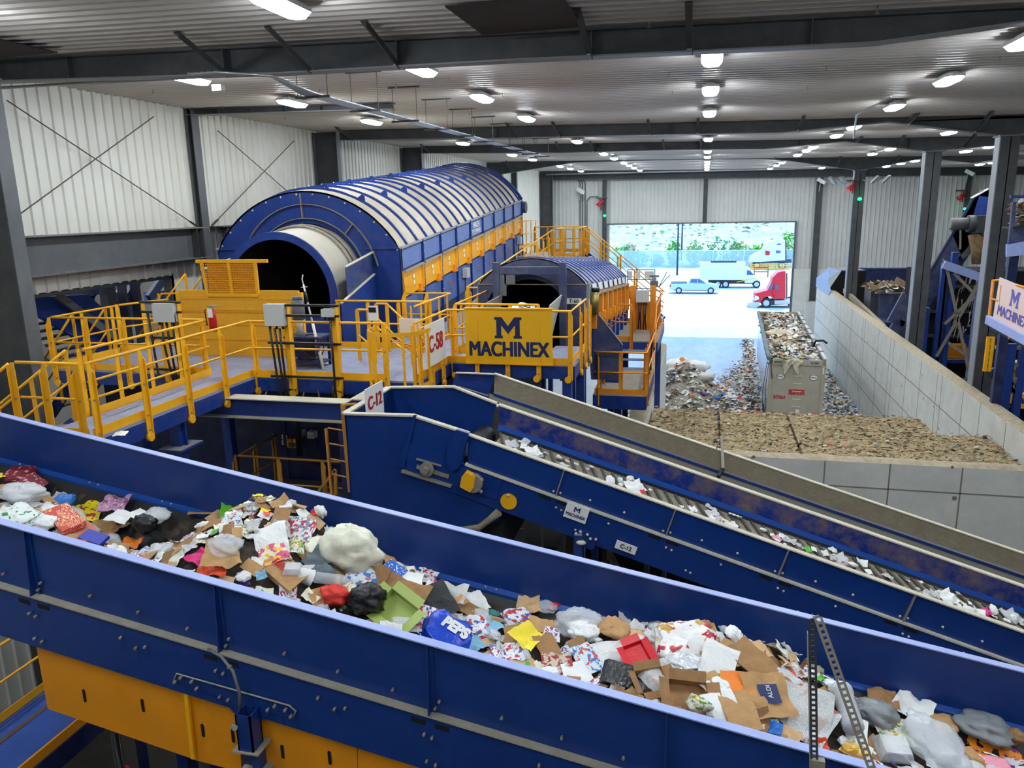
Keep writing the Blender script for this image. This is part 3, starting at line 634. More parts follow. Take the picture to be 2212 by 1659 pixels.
# fire extinguisher
p = aY(459, 690, 13.3); t = thing('fire_extinguisher', 'red fire extinguisher with white tag hanging on the platform railing before the guard wall', 'extinguisher', p)
MB().tube([p + V((.06, -.08, -.22)), p + V((.06, -.08, .12)), p + V((.06, -.08, .19)), p + V((.06, -.08, .22))], [.075, .075, .05, .025], 14).build('cylinder', RED, t)
MB().box(p + V((.0, -.12, .26)), p + V((.18, -.04, .29))).tube([p + V((.06, -.08, .2)), p + V((.06, -.08, .3))], .02, 8).build('valve_handle', STEEL, t)
MB().tube([p + V((.06, -.12, .24)), p + V((-.04, -.16, .2)), p + V((-.03, -.14, -.1))], .012, 6).build('hose', BLKP, t)
MB().box(p + V((.02, -.17, .06)), p + V((.13, -.165, .24))).build('tag', WHITE, t)
# pump stand with white wash lance before the trommel mouth
p = aY(668, 790, 14.2); t = thing('pump_stand', 'dark blue frame table with a motor, hoses and coiled cable before the trommel mouth', 'pump', (p.x, 14.2, DK))
for dx in (-.35, .35):
    for dy in (-.2, .25): MB().box((p.x+dx-.025, 14.2+dy-.025, DK), (p.x+dx+.025, 14.2+dy+.025, DK+.62)).build('leg', BLUED, t)
MB().box((p.x-.4, 13.97, DK+.6), (p.x+.4, 14.5, DK+.64)).build('table_top', BLUED, t); MB().box((p.x-.38, 14, DK+.08), (p.x+.38, 14.48, DK+.11)).build('lower_shelf', BLUED, t)
MB().box((p.x-.4, 14.3, DK+.15), (p.x+.1, 14.5, DK+.58)).build('panel', BLUED, t)
MB().tube([(p.x-.2, 14.3, DK+.95), (p.x-.2, 14.3, DK+1.35)], .13, 12).tube([(p.x-.2, 14.3, DK+1.35), (p.x-.2, 14.3, DK+1.42)], .1, 12).build('motor', GREY, t)
MB().tube([(p.x-.2, 14.3, DK+.64), (p.x-.2, 14.3, DK+.8), (p.x-.2, 14.3, DK+.95)], [.1, .05, .11], 10).build('pump_head', LGREY, t)
for k, r in enumerate((.2, .26)):
    MB().tube([(p.x + .15 + r*math.cos(a*PI/8), 14.05+k*.05, DK+.42+r*math.sin(a*PI/8)) for a in range(17)], .014, 6).build('hose_coil', BLKP, t)
a, b_ = aY(703, 815, 13.9), aY(652, 600, 14.3); t = thing('wash_lance', 'long white spray lance leaning up towards the trommel mouth', 'lance', a)
m_ = lerp(a, b_, .55)
MB().tube([a, m_], .03, 8).build('pole', mat('ivory_pole', (214, 206, 180), .5), t)
MB().tube([m_, lerp(a, b_, .8), lerp(a, b_, .93)], .02, 8).tube([lerp(a, b_, .75), lerp(a, b_, .86)], .03, 8, BLKP).build('lance_tube', WHITE, t)
MB().tube([lerp(a, b_, .9), lerp(a, b_, .93), b_ + V((0, 0, -.03)), b_ + V((.03, 0, .06))], .012, 6).tube([lerp(a, b_, .9) + V((-.07, 0, 0)), lerp(a, b_, .9) + V((.07, 0, .02))], .01, 6).build('nozzle', LGREY, t)

# boards
def board(name, lab, c, x, y, w, h, m, lines, th=.012, group=None, parent=None):
    t = None if parent else thing(name, lab, 'sign', c, group); M = frame(c, x, y)
    b = MB(); b.add([M @ V(q) for q in ((-w/2,-h/2,-th),(w/2,-h/2,-th),(w/2,h/2,-th),(-w/2,h/2,-th),(-w/2,-h/2,0),(w/2,-h/2,0),(w/2,h/2,0),(-w/2,h/2,0))], [(0,3,2,1),(4,5,6,7),(0,1,5,4),(1,2,6,5),(2,3,7,6),(3,0,4,7)])
    if parent: t = b.build(name, m, parent); t['label'] = lab
    else: b.build('panel', m, t)
    for s, size, dx, dy, tm, bold, sx in lines: text(s, size, 'lettering', tm, t, M @ Matrix.Translation((dx, dy, .004)), bold, .002, sx)
    return t, M
def slabM(M, cx, cy, w, h, m, t, name='letter_m'):
    """slab-serif M logo"""
    P = [(0,0),(.30,0),(.30,.13),(.245,.13),(.245,.62),(.5,.2),(.755,.62),(.755,.13),(.70,.13),(.70,0),(1,0),(1,.13),(.93,.13),(.93,.87),(1,.87),(1,1),(.735,1),(.5,.58),(.265,1),(0,1),(0,.87),(.07,.87),(.07,.13),(0,.13)]
    import mathutils
    tri = mathutils.geometry.tessellate_polygon([[V((x, y, 0)) for x, y in P]])
    b = MB(); b.add([M @ V((cx + (x-.5)*w, cy + (y-.5)*h, .006)) for x, y in P], [tuple(f) for f in tri]); o = b.build(name, m, t); return o
sx0, sx1 = aY(1006, 730, 14.93).x, aY(1194, 730, 14.93).x
t, M = board('logo_board', 'large yellow board with a navy M and the word MACHINEX on the railing', V(((sx0+sx1)/2, 14.9, 8.93)), (1, 0, 0), (0, 0, 1), sx1-sx0, 1.12, mat('board_yellow', (255, 190, 18), .35, dust=.1, dustc=(200, 130, 40)), [('MACHINEX', .42, 0, -.28, INK, .014, .77)])
slabM(M, 0, .17, .56, .43, INK, t)
MB().box((sx0, 14.87, 9.47), (sx1, 14.96, 9.5)).box((sx0, 14.88, 8.35), (sx1, 14.92, 8.37)).build('rim', YEL, t)
a = aX(914, 722, -4.98); b_ = aX(944, 703, -4.98)
t, M = board('number_board', 'white board with red C-58 on the side of the railing', V((-4.88, (a.y+b_.y)/2+.0, 8.98)), (0, 1, 0), (0, 0, 1), 1.1, .8, SIGNW, [('C-58', .44, 0, 0, SIGNR, .016, .9)])
# yellow flat brackets below the logo board
# conveyor C-58 etc come next
# ================================================================ LARGE TROMMEL
SL = .086; TY = 18.5; N9 = 9
def tp(x, s, z): return V((x, TY + s, z + SL*s))
def arcpts(cx, cz, R, zs, n=40):
    a0 = math.asin((zs-cz)/R); return [(cx + R*math.cos(a0 + (PI-2*a0)*k/n), cz + R*math.sin(a0 + (PI-2*a0)*k/n)) for k in range(n+1)]
tr = thing('trommel_screen', 'huge blue trommel with ribbed dusty round roof and yellow side doors', 'trommel', (-10, 18.5, 8))
cX, cZ, R_, zS = -10.0, 8.93, 3.03, 10.5
arc = arcpts(cX, cZ, R_, zS); x1_, x0_ = arc[0][0], arc[-1][0]; LEN = 13.5; zB = 8.55
def plate(outer, cx, cz, r, Y, th, mk, n=64, wf=None):
    """flat plate with a round hole; outer = test for inside"""
    vs = []
    for k in range(n):
        a = 2*PI*k/n; dx, dz = math.cos(a), math.sin(a); lo, hi = 0, 9
        for _ in range(22):
            mid = (lo+hi)/2
            if outer(cx+dx*mid, cz+dz*mid): lo = mid
            else: hi = mid
        vs.append((cx+dx*lo, cz+dz*lo)); 
    ins = [(cx + r*math.cos(2*PI*k/n), cz + r*math.sin(2*PI*k/n)) for k in range(n)]
    b = MB(); P = [(x, Y, z) for x, z in vs] + [(x, Y, z) for x, z in ins] + [(x, Y+th, z) for x, z in vs] + [(x, Y+th, z) for x, z in ins]
    f = []
    for k in range(n):
        j = (k+1) % n; f += [(k, j, n+j, n+k), (2*n+j, 2*n+k, 3*n+k, 3*n+j), (k, 2*n+k, 2*n+j, j), (n+j, 3*n+j, 3*n+k, n+k)]
    b.add([wf(p) for p in P] if wf else P, f); return b
inside = lambda x, z: (zB-.9 <= z <= zS and x0_ <= x <= x1_) or (z > zS and (x-cX)**2 + (z-cZ)**2 <= R_**2)
b = plate(inside, -9.95, 9.64, 1.5, TY, .05, None)
for k in range(0, 41, 3):
    x, z = arc[k]; d_ = V((x-cX, 0, z-cZ)).normalized(); b.ball((x-d_.x*.09, TY-.01, z-d_.z*.09), .028, DUSTR, 6, 4)
b.box((x1_-.95, TY-.05, zS-.02), (x1_-.05, TY, zS+.0)).box((x0_+.05, TY-.05, zS-.02), (x0_+.5, TY, zS+.0))
b.build('end_plate', BLUE, tr)
for r, am in ((1.98, 12), (1.63, 8)):
    pts = [(-9.95 + r*math.cos(math.radians(a)), TY-.04, 9.64 + r*math.sin(math.radians(a))) for a in range(am, 181-am, 4)]
    b = MB()
    for p, q in zip(pts, pts[1:]): b.bar(p, q, .015, .09, up=(0, 1, 0))
    b.build('stiffening_ring', STEEL, tr)
b = MB()
for aa in (48, 92): 
    c_, s_ = math.cos(math.radians(aa)), math.sin(math.radians(aa)); b.bar((-9.95+1.63*c_, TY-.03, 9.64+1.63*s_), (-9.95+(1.98 if aa < 90 else 2.25)*c_, TY-.03, 9.64+(1.98 if aa < 90 else 2.25)*s_), .02, .08, up=(0, 1, 0))
b.build('gusset', STEEL, tr)
# roof sheets + edge band
b = MB(); n = len(arc)
b.add([tp(x, 0, z) for x, z in arc] + [tp(x, LEN, z) for x, z in arc] + [tp(cX+(x-cX)*.985, 0, cZ+(z-cZ)*.985) for x, z in arc] + [tp(cX+(x-cX)*.985, LEN, cZ+(z-cZ)*.985) for x, z in arc],
      [(i, i+1, n+i+1, n+i) for i in range(n-1)] + [(2*n+i+1, 2*n+i, 3*n+i, 3*n+i+1) for i in range(n-1)] + [(i+1, i, 2*n+i, 2*n+i+1) for i in range(n-1)], smooth=True)
b.build('roof_sheet', TAN, tr)
def arcrib(parent, s, cx, cz, R, zs, wf, m, w=.09, h=.07, lugs=False, a_in=0):
    a_ = arcpts(cx, cz, R, zs, 30); b = MB(); vs = []
    for x, z in a_:
        d_ = V((x-cx, 0, z-cz)).normalized()
        for ds, dr in ((0, 0), (w, 0), (w, h), (0, h)): vs.append(wf(x + d_.x*dr, s+ds, z + d_.z*dr))
    k = len(a_); f = []
    for i in range(k-1): f += [(4*i+q, 4*i+(q+1) % 4, 4*i+4+(q+1) % 4, 4*i+4+q) for q in range(4)]
    f += [(0, 1, 2, 3), (4*k-4, 4*k-3, 4*k-2, 4*k-1)]; b.add(vs, f)
    for i in range(1, k, 4):
        x, z = a_[i]; d_ = V((x-cx, 0, z-cz)).normalized(); b.ball(wf(x+d_.x*h, s+w*.5, z+d_.z*h), .022, DUSTR, 5, 3)
    if lugs:
        for i in (8, 13):
            x, z = a_[i]; x2, z2 = a_[i+1]; d_ = V((x-cx, 0, z-cz)).normalized(); tt = V((x2-x, 0, z2-z)).normalized()
            p = V(wf(x+d_.x*h, s+w*.3, z+d_.z*h)); b.prism([p - tt*.11, p + tt*.11, p + tt*.04 + d_*.12, p - tt*.04 + d_*.12], (0, .03, 0))
    b.build('roof_rib', m, parent)
BLUER = mat('rib_blue', (10, 50, 132), .4, spec=.5, var=.1)
for k in range(18): arcrib(tr, .42 + .75*k, cX, cZ, R_, zS, tp, BLUER, .055, .06, k % 2 == 0)
arcrib(tr, LEN-.04, cX, cZ, R_, zS, tp, BLUER, .08, .12)
# sides
PW = LEN/9
for sd, X in ((1, x1_), (-1, x0_)):
    MB().add([tp(X, 0, zB-.9), tp(X, LEN, zB-.9), tp(X, LEN, zS), tp(X, 0, zS), tp(X-.02*sd, 0, zB-.9), tp(X-.02*sd, LEN, zB-.9), tp(X-.02*sd, LEN, zS), tp(X-.02*sd, 0, zS)], [(0,1,2,3),(7,6,5,4),(0,4,5,1),(1,5,6,2),(2,6,7,3),(3,7,4,0)]).build('side_wall', BLUEW if sd > 0 else BLUE, tr)
    for k in range(10):
        b = MB().bar(tp(X+.04*sd, k*PW, zB-.9), tp(X+.04*sd, k*PW, zS+.02), .09, .05, up=(0, 1, 0))
        for z in (8.9, 9.5, 9.8, 10.2, 10.42): b.ball(tp(X+.09*sd, k*PW, z), .02, DUSTR, 5, 3)
        if k and sd > 0: b.build('side_stiffener', BLUE, tr)
    MB().bar(tp(X+.03*sd, 0, zS), tp(X+.03*sd, LEN, zS), .07, .05).build('eave_rail', mat('eave_grey', (150, 152, 160), .5, var=.1), tr)
DOORY = mat('side_door_yellow', (250, 176, 20), .3, var=.06, vscale=6, dust=.15, dustc=(190, 120, 40))
for k in range(9):
    s0, s1 = k*PW+.07, (k+1)*PW-.06; X = x1_
    t_ = MB().add([tp(X+.05, s0, 9.26), tp(X+.05, s1, 9.26), tp(X+.03, s1, 9.9), tp(X+.03, s0, 9.9), tp(X, s0, 9.26), tp(X, s1, 9.26), tp(X, s1, 9.9), tp(X, s0, 9.9)], [(0,1,2,3),(7,6,5,4),(0,4,5,1),(1,5,6,2),(2,6,7,3),(3,7,4,0)])
    t_.bar(tp(X+.06, s0, 9.58), tp(X+.06, s0, 9.9-.64), .02, .06); t_.bar(tp(X+.05, s1-.02, 9.26), tp(X+.05, s1-.02, 9.9), .08, .05, up=(0, 1, 0))
    t_ = t_.build('access_door', DOORY, tr)
    MB().bar(tp(X+.07, s0, 9.9), tp(X+.07, s1, 9.9), .06, .05).build('hinge_rail', mat('hinge_grey', (150, 146, 138), .5), t_)
    MB().box(tp(X+.05, s0+1.0, 9.26), tp(X+.12, s0+1.12, 9.4)).box(tp(X+.05, s0+.9, 9.22), tp(X+.14, s0+1.2, 9.27)).build('latch', YELD, t_)
    MB().add([tp(X+.055, s0+.6, 9.62), tp(X+.055, s0+.72, 9.62), tp(X+.053, s0+.72, 9.72), tp(X+.053, s0+.6, 9.72)], [(0, 1, 2, 3)]).add([tp(X+.055, s0+.62, 9.46), tp(X+.055, s0+.74, 9.46), tp(X+.055, s0+.74, 9.56), tp(X+.055, s0+.62, 9.56)], [(0, 1, 2, 3)]).build('warning_label', SIGNW, t_)
    MB().add([tp(X+.03, s0-.02, 9.97), tp(X+.03, s1, 9.97), tp(X+.03, s1, 10.44), tp(X+.03, s0-.02, 10.44)], [(0, 1, 2, 3)]).build('upper_panel', mat('glare_upper_panel', (96, 122, 178), .42, var=.1, vscale=2), tr)  # upper panel: glare is painted into the pale lavender blue
    MB().add([tp(X+.03, s0-.02, 8.4), tp(X+.03, s1, 8.4), tp(X+.03, s1, 9.2), tp(X+.03, s0-.02, 9.2)], [(0, 1, 2, 3)]).build('lower_panel', mat('lower_panel_blue', (78, 106, 168), .42, var=.15, vscale=2), tr)
    c_ = tp(X+.05, s0+.62, 8.95); MB().tube([c_, c_ + V((.06, .0, 0)), c_ + V((.07, .12, -.05)), c_ + V((.06, .02, -.16)), c_ + V((0, .02, -.18))], .014, 6).build('pull_handle', mat('orange_handle', (225, 120, 30), .4), tr)
M = frame(tp(x1_+.045, 4*PW+.72, 10.30), (0, 1, SL), (0, 0, 1)); text('MACH', .26, 'lettering', SIGNW, tr, M, .006, .002)
M = frame(tp(x1_+.045, 4*PW+.74, 10.08), (0, 1, SL), (0, 0, 1)); text('TROMMEL', .24, 'lettering', SIGNW, tr, M, .0, .002)
for k in (3, 8): MB().box(tp(x1_+.05, k*PW+.5, 8.85), tp(x1_+.2, k*PW+.85, 9.12)).tube([tp(x1_+.1, k*PW+.6, 8.85), tp(x1_+.1, k*PW+.6, 8.4)], .02, 6, BLKP).build('junction_box', LGREY, tr)
# drum
def drum(parent, cx, c0, c1, y0, y1, r, rin, m_out, m_ring, m_in, n=56, ringw=.2, fl=.05):
    def circ(y, rr): z = lerp(c0, c1, (y-y0)/(y1-y0)); return [(cx + rr*math.cos(2*PI*k/n), y, z + rr*math.sin(2*PI*k/n)) for k in range(n)]
    def band(name, a, b2, m): MB().add(a + b2, [(k, (k+1) % n, n+(k+1) % n, n+k) for k in range(n)], smooth=True).build(name, m, parent)
    band('drum_shell', circ(y0+.02, r), circ(y1, r), m_out); band('drum_interior', circ(y0+.02, r-.04), circ(y1, r-.04), m_in)
    MB().add(circ(y0, r+fl) + circ(y0, rin) + circ(y0+.05, r+fl) + circ(y0+.05, rin), [q for k in range(n) for q in ((k, (k+1) % n, n+(k+1) % n, n+k), (2*n+k, 3*n+k, 3*n+(k+1) % n, 2*n+(k+1) % n), (k, 2*n+k, 2*n+(k+1) % n, (k+1) % n), (n+k, n+(k+1) % n, 3*n+(k+1) % n, 3*n+k))]).build('mouth_ring', m_ring, parent)
    MB().add(circ(y1, r-.04), [list(range(n))]).build('drum_back', VOID, parent)
drum(tr, -9.93, 9.47, 9.47+SL*9, 16.85, 25.8, 1.47, 1.34, mat('drum_tan', (186, 178, 160), .55, var=.1, vscale=1, stretch=(1, 1, 1)), BLUE, VOID)
for yy, r in ((18.0, 1.52), (18.12, 1.49), (18.24, 1.52), (18.36, 1.49)):
    z = 9.47+SL*(yy-16.85); MB().tube([(-9.93 + r*math.cos(2*PI*k/40), yy, z + r*math.sin(2*PI*k/40)) for k in range(41)], .03, 6).build('track_ring', STEEL, tr)
# wings and chute
def pl(pts, name, m, parent, vec=(.015, 0, 0)): return MB().prism(pts, vec).build(name, m, parent)
pl([(-8.15, 16.85, 10.15), (-8.15, 18.5, 10.4), (-8.15, 18.5, 8.6), (-8.15, 16.9, 8.8)], 'side_wing', BLUEW, tr)
MB().bar((-8.14, 16.85, 10.16), (-8.14, 18.5, 10.41), .06, .03).build('wing_rim', DUSTR, tr)
pl([(-11.9, 16.7, 10.1), (-11.9, 18.5, 10.35), (-11.9, 18.5, 8.4), (-11.9, 16.7, 8.4)], 'side_wing', BLUEW, tr)
MB().bar((-11.89, 16.7, 10.11), (-11.89, 18.5, 10.36), .06, .03).build('wing_rim', DUSTR, tr)
MB().prism([(-11.9, 16.65, 8.4), (-8.15, 16.65, 8.4), (-8.15, 16.65, 9.0), (-11.9, 16.65, 9.0)], (0, .03, 0)).build('chute_front', BLUE, tr)
pl([(-8.1, 16.4, 9.35), (-8.1, 18.4, 9.85), (-8.1, 18.4, 7.6), (-8.1, 16.4, 7.6)], 'chute_side', BLUE, tr)
MB().bar((-8.1, 16.4, 9.36), (-8.1, 18.4, 9.86), .05, .03).build('chute_rim', DUSTR, tr)
for x, s in ((x1_-.25, .3), (x1_-.25, 5), (x1_-.25, 12.8), (x0_+.25, .3), (x0_+.25, 5), (x0_+.25, 12.8)): MB().box((x-.12, TY+s-.12, 0), (x+.12, TY+s+.12, zB-.9+SL*s)).build('support_leg', BLUED, tr)
b = MB().tube([tp(x1_-.35, LEN+.1, 10.2), tp(x1_-.35, LEN+.55, 10.2)], .28, 14).tube([tp(x1_-.1, LEN+.25, 10.2), tp(x1_+.18, LEN+.25, 10.2)], .24, 14); b.build('drive_motor', mat('motor_dark', (58, 60, 64), .6), tr)

# ================================================================ SMALL TROMMEL T-60
sm = thing('trommel_screen', 'smaller blue trommel marked T-60 with striped round roof, beside the door bay', 'trommel', (-4, 18.5, 7.5))
def tq(x, s, z): return V((x + .02*s, TY + s, z - .0695*s))
c2X, c2Z, R2, z2S, L2 = -4.04, 8.475, 1.765, 9.6, 8.1
arc2 = arcpts(c2X, c2Z, R2, z2S, 30); X1, X0 = arc2[0][0], arc2[-1][0]
ins2 = lambda x, z: (7.7 <= z <= z2S and X0 <= x <= X1) or (z > z2S and (x-c2X)**2 + (z-c2Z)**2 <= R2**2)
BD = BLUED2
plate(ins2, -4.15, 8.72, 1.12, TY, .05, None).build('end_plate', BD, sm)
b = MB(); n = len(arc2)
b.add([tq(x, 0, z) for x, z in arc2] + [tq(x, L2, z) for x, z in arc2] + [tq(c2X+(x-c2X)*.98, 0, c2Z+(z-c2Z)*.98) for x, z in arc2] + [tq(c2X+(x-c2X)*.98, L2, c2Z+(z-c2Z)*.98) for x, z in arc2],
      [(i, i+1, n+i+1, n+i) for i in range(n-1)] + [(2*n+i+1, 2*n+i, 3*n+i, 3*n+i+1) for i in range(n-1)] + [(i+1, i, 2*n+i, 2*n+i+1) for i in range(n-1)], smooth=True)
b.build('roof_sheet', TAN, sm)
for k in range(14): arcrib(sm, .15 + .58*k, c2X, c2Z, R2, z2S, tq, BLUER, .26, .03)
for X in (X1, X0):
    MB().add([tq(X, 0, 7.7), tq(X, L2, 7.7), tq(X, L2, z2S), tq(X, 0, z2S), tq(X-.02, 0, 7.7), tq(X-.02, L2, 7.7), tq(X-.02, L2, z2S), tq(X-.02, 0, z2S)], [(0,1,2,3),(7,6,5,4),(0,4,5,1),(1,5,6,2),(2,6,7,3),(3,7,4,0)]).build('side_wall', mat('side_lit_blue', (120, 138, 180), .45, var=.1), sm)  # pale blue holds the light falling on the sides
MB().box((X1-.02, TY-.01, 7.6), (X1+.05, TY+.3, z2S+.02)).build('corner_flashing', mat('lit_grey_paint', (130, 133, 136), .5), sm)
for k in range(8):
    s = .45 + k*(L2-.5)/7.5
    if k < 7:
        s1 = s + 1.0
        dr = MB().add([tq(X1+.06, s+.1, 8.62), tq(X1+.06, s1-.12, 8.62), tq(X1+.06, s1-.12, 9.28), tq(X1+.06, s+.1, 9.28)], [(0, 1, 2, 3)]).build('access_door', mat('glare_door', (240, 205, 175), .25, var=.1, vscale=5), sm)  # glare on the yellow doors is put into this pale colour
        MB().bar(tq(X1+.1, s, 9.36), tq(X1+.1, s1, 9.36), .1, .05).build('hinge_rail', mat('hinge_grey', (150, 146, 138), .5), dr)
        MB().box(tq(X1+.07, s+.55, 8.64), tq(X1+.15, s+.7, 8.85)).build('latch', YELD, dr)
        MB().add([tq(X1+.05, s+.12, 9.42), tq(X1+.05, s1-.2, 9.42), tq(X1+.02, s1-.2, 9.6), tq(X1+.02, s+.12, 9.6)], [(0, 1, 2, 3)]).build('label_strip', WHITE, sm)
        MB().tube([tq(X1+.05, s+.3, 8.45), tq(X1+.15, s+.35, 8.42), tq(X1+.15, s+.55, 8.3), tq(X1+.05, s+.35, 8.25)], .014, 6).build('pull_handle', mat('orange_handle', (225, 120, 30), .4), sm)
    MB().bar(tq(X1+.09, s, 8.5), tq(X1+.09, s, 9.4), .14, .1, up=(0, 1, 0)).build('door_jamb', mat('orange_jamb', (232, 142, 18), .4), sm)
    MB().bar(tq(X1+.04, s, 7.7), tq(X1+.04, s, 8.5), .1, .06, up=(0, 1, 0)).build('side_stiffener', BLUE, sm)
drum(sm, -4.15, 8.72, 8.72-.0695*7, TY+.25, TY+7.5, 1.14, .98, BD, mat('ring_blue_worn', (38, 66, 110), .5, var=.2, vscale=5), VOID, 48, fl=.0)
MB().box((X1-.5, TY-.02, 9.13), (X1-.14, TY-.01, 9.27)).build('label_plate', SIGNW, sm)
text('T-60', .12, 'lettering', BLKP, sm, frame((X1-.32, TY-.025, 9.2), (1, 0, 0), (0, 0, 1)), .002, .001)
MB().box((X0, TY-.03, z2S-.01), (X1, TY, z2S+.01)).build('shoulder_rail', STEEL, sm)
# portal frame in front of the mouth
pf = thing('portal_frame', 'dark blue square portal frame standing in front of the small trommel mouth', 'frame', (-4, 18.2, 7.3))
xa, xb = aY(1073, 600, 18.2).x, aY(1216, 600, 18.2).x; zt2 = aY(1140, 583, 18.2).z
for x in (xa, xb): MB().box((x-.08, 18.12, 7.3), (x+.08, 18.28, zt2+.18)).build('post', BD, pf)
MB().box((xa, 18.14, zt2-.09), (xb, 18.26, zt2+.07)).build('crossbar', BD, pf)
MB().box((xa+.08, 18.16, zt2-.62), (xa+.24, 18.2, zt2-.1)).box((xa+.2, 18.16, zt2-.34), (xa+.46, 18.2, zt2-.1)).build('corner_plate', GREY, pf)
ch = thing('feed_chute', 'worn grey feed chute plates guiding waste into the small trommel', 'chute', (-4.2, 17, 8))
MB().prism([(-5.05, 16.9, 8.3), (-4.75, 16.9, 9.35), (-4.7, 18.1, 9.4), (-4.9, 18.1, 8.3)], (.03, 0, 0)).build('left_plate', STEEL, ch)
MB().prism([(-3.55, 16.9, 8.3), (-3.3, 16.9, 9.3), (-3.25, 18.1, 9.4), (-3.5, 18.1, 8.4)], (.03, 0, 0)).build('right_plate', LGREY, ch)
MB().prism([(-4.9, 16.9, 8.75), (-3.5, 16.9, 8.75), (-3.5, 18.6, 8.8), (-4.9, 18.6, 8.8)], (0, 0, .03)).build('feed_belt', BLK, ch)
MB().box((-4.95, 16.9, 6.5), (-3.5, 16.95, 8.95)).build('front_plate', BD, ch)
for x in (-4.9, -3.55): MB().box((x, 16.95, 0), (x+.12, 17.1, 8.1)).build('leg', BLUED, ch)
# filter, motor and slanted brace on the right of T-60
p = aY(1285, 650, 19); t = thing('oil_filter_unit', 'brass coloured cylinder with hoses on the right corner of the small trommel', 'filter', p)
MB().tube([p + V((0, -.2, -.3)), p + V((0, -.2, .25))], .13, 12).build('cylinder', mat('brass', (150, 130, 70), .3, metal=.7), t)
MB().tube([p + V((-.15, -.2, .3)), p + V((-.35, -.25, .1)), p + V((-.3, -.2, -.3)), p + V((-.1, -.2, -.4))], .03, 8).tube([p + V((.05, -.2, .25)), p + V((.05, -.2, .35))], .1, 10).build('hose', BLKP, t)
a1, a2, a3 = aY(1266, 672, 19.2), aY(1345, 745, 19.2), aY(1277, 745, 19.2)
t = thing('slanted_brace', 'dark blue triangular support plate below the right side of the small trommel', 'support', a3)
MB().prism([a1, a1 + V((.25, 0, 0)), a2, a2 + V((0, 0, -.9)), a3 + V((0, 0, -.9))], (0, .05, 0)).build('web', BD, t)
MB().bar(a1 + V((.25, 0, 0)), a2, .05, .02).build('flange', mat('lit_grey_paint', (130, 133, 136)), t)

# ---- lower right platform by the concrete wall
PZ = 6.77
d = deck('grey dusty platform deck at the lower right of the small trommel, above the concrete wall', [(-2.6, 19.1), (-1.3, 19.1), (-1.3, 22.3), (-2.6, 22.3)], PZ, .35, mat('dusty_deck', (150, 142, 128), .8, var=.15, vscale=5))
for x, y in ((-2.5, 19.3), (-2.5, 22.1)): leg(d, x, y, PZ-.4)
leg(d, -2.0, 19.3, PZ-.4)
YO = mat('orange_yellow', (228, 140, 20), .45, var=.1, dust=.2, dustc=(140, 90, 50))
railing('orange-yellow railing around the lower right platform, nearest stretch', [(-2.58, 22, PZ), (-2.58, 19.12, PZ), (-1.28, 19.12, PZ), (-1.28, 22.2, PZ)], side=-1, step=.62, m=YO)
t = stairs('short blue-treaded steps from the lower right platform up to the rear deck', (-1.95, 22.9, PZ+.66), (0, -1, 0), 1.1, 3, .22, .25, rails=False)
d = deck('rear deck beside the small trommel, with an electrical cabinet', [(-2.6, 22.95), (-1.25, 22.95), (-1.25, 26.8), (-2.6, 26.8)], PZ+.7, .3, mat('dusty_deck', (150, 142, 128), .8))
for x, y in ((-2.5, 23.1), (-2.5, 26.5), (-1.4, 26.5)): leg(d, x, y, PZ+.35)
railing('orange-yellow railing along the rear deck on the door side', [(-1.28, 22.2, PZ+.1), (-1.28, 22.95, PZ+.7), (-1.28, 26.75, PZ+.7), (-2.5, 26.75, PZ+.7)], side=-1, step=.75, m=YO)
railing('orange-yellow railing with a short gate left of the electrical cabinet', [(-2.62, 23.0, PZ+.7), (-2.0, 23.0, PZ+.7)], side=1, step=.6, m=YO)
cx0, cx1 = aY(1375, 640, 24.6).x, aY(1402, 640, 24.6).x; cz0, cz1 = aY(1390, 652, 24.6).z, aY(1390, 628, 24.6).z
t = thing('electrical_cabinet', 'grey electrical cabinet on orange uprights with black cables hanging below, rear deck', 'cabinet', ((cx0+cx1)/2, 24.6, PZ+.7))
MB().box((cx0, 24.45, cz0), (cx1, 24.65, cz1+.02)).build('cabinet_box', LGREY, t)
MB().box((cx0+.03, 24.44, cz0+.03), (cx1-.03, 24.45, cz1-.02)).build('cabinet_door', LGREY, t)
for x in (cx0-.12, cx1+.12): MB().box((x-.09, 24.65, PZ+.7), (x+.09, 24.75, cz1+.15)).build('upright', YO, t)
MB().box((cx0-.05, 24.7, PZ+.75), (cx1+.05, 24.72, cz0)).build('backing_plate', YO, t)
for k in range(4): x = lerp(cx0, cx1, .2+.2*k); MB().tube([(x, 24.55, cz0), (x+.02*(-1)**k, 24.5, cz0-.5), (x, 24.55, PZ+.8)], .022, 6).build('cable', BLKP, t)
p = aY(1385, 605, 26.5); t = thing('switch_rack', 'thin wire frame with small grey switch boxes behind the electrical cabinet', 'panel', (p.x, 26.5, PZ+.7))
for dx in (-.45, .45): MB().tube([(p.x+dx, 26.5, PZ+.7), (p.x+dx, 26.5, p.z+.35)], .02, 6).build('upright', GREY, t)
for z in (p.z+.33, p.z, p.z-.3): MB().box((p.x-.45, 26.49, z), (p.x+.45, 26.52, z+.03)).build('strut_bar', GREY, t)
for dx, w_ in ((-.42, .12), (-.15, .12), (.12, .3)): MB().box((p.x+dx, 26.4, p.z+.05), (p.x+dx+w_, 26.49, p.z+.3)).build('switch_box', LGREY, t)
p = aY(1413, 620, 25.5); t = thing('valve_assembly', 'small grey valve with levers standing on the rear deck railing', 'valve', p)
MB().tube([p + V((0, 0, -.5)), p + V((0, 0, .3))], .07, 8).cube(p + V((0, 0, .1)), (.25, .15, .2)).cube(p + V((0, 0, .35)), (.3, .1, .06)).build('valve_body', GREY, t)
for k in (0, 1): MB().tube([p + V((.15, 0, 0)), p + V((.4+.1*k, 0, .5-.1*k))], .015, 6).build('lever', GREY, t)
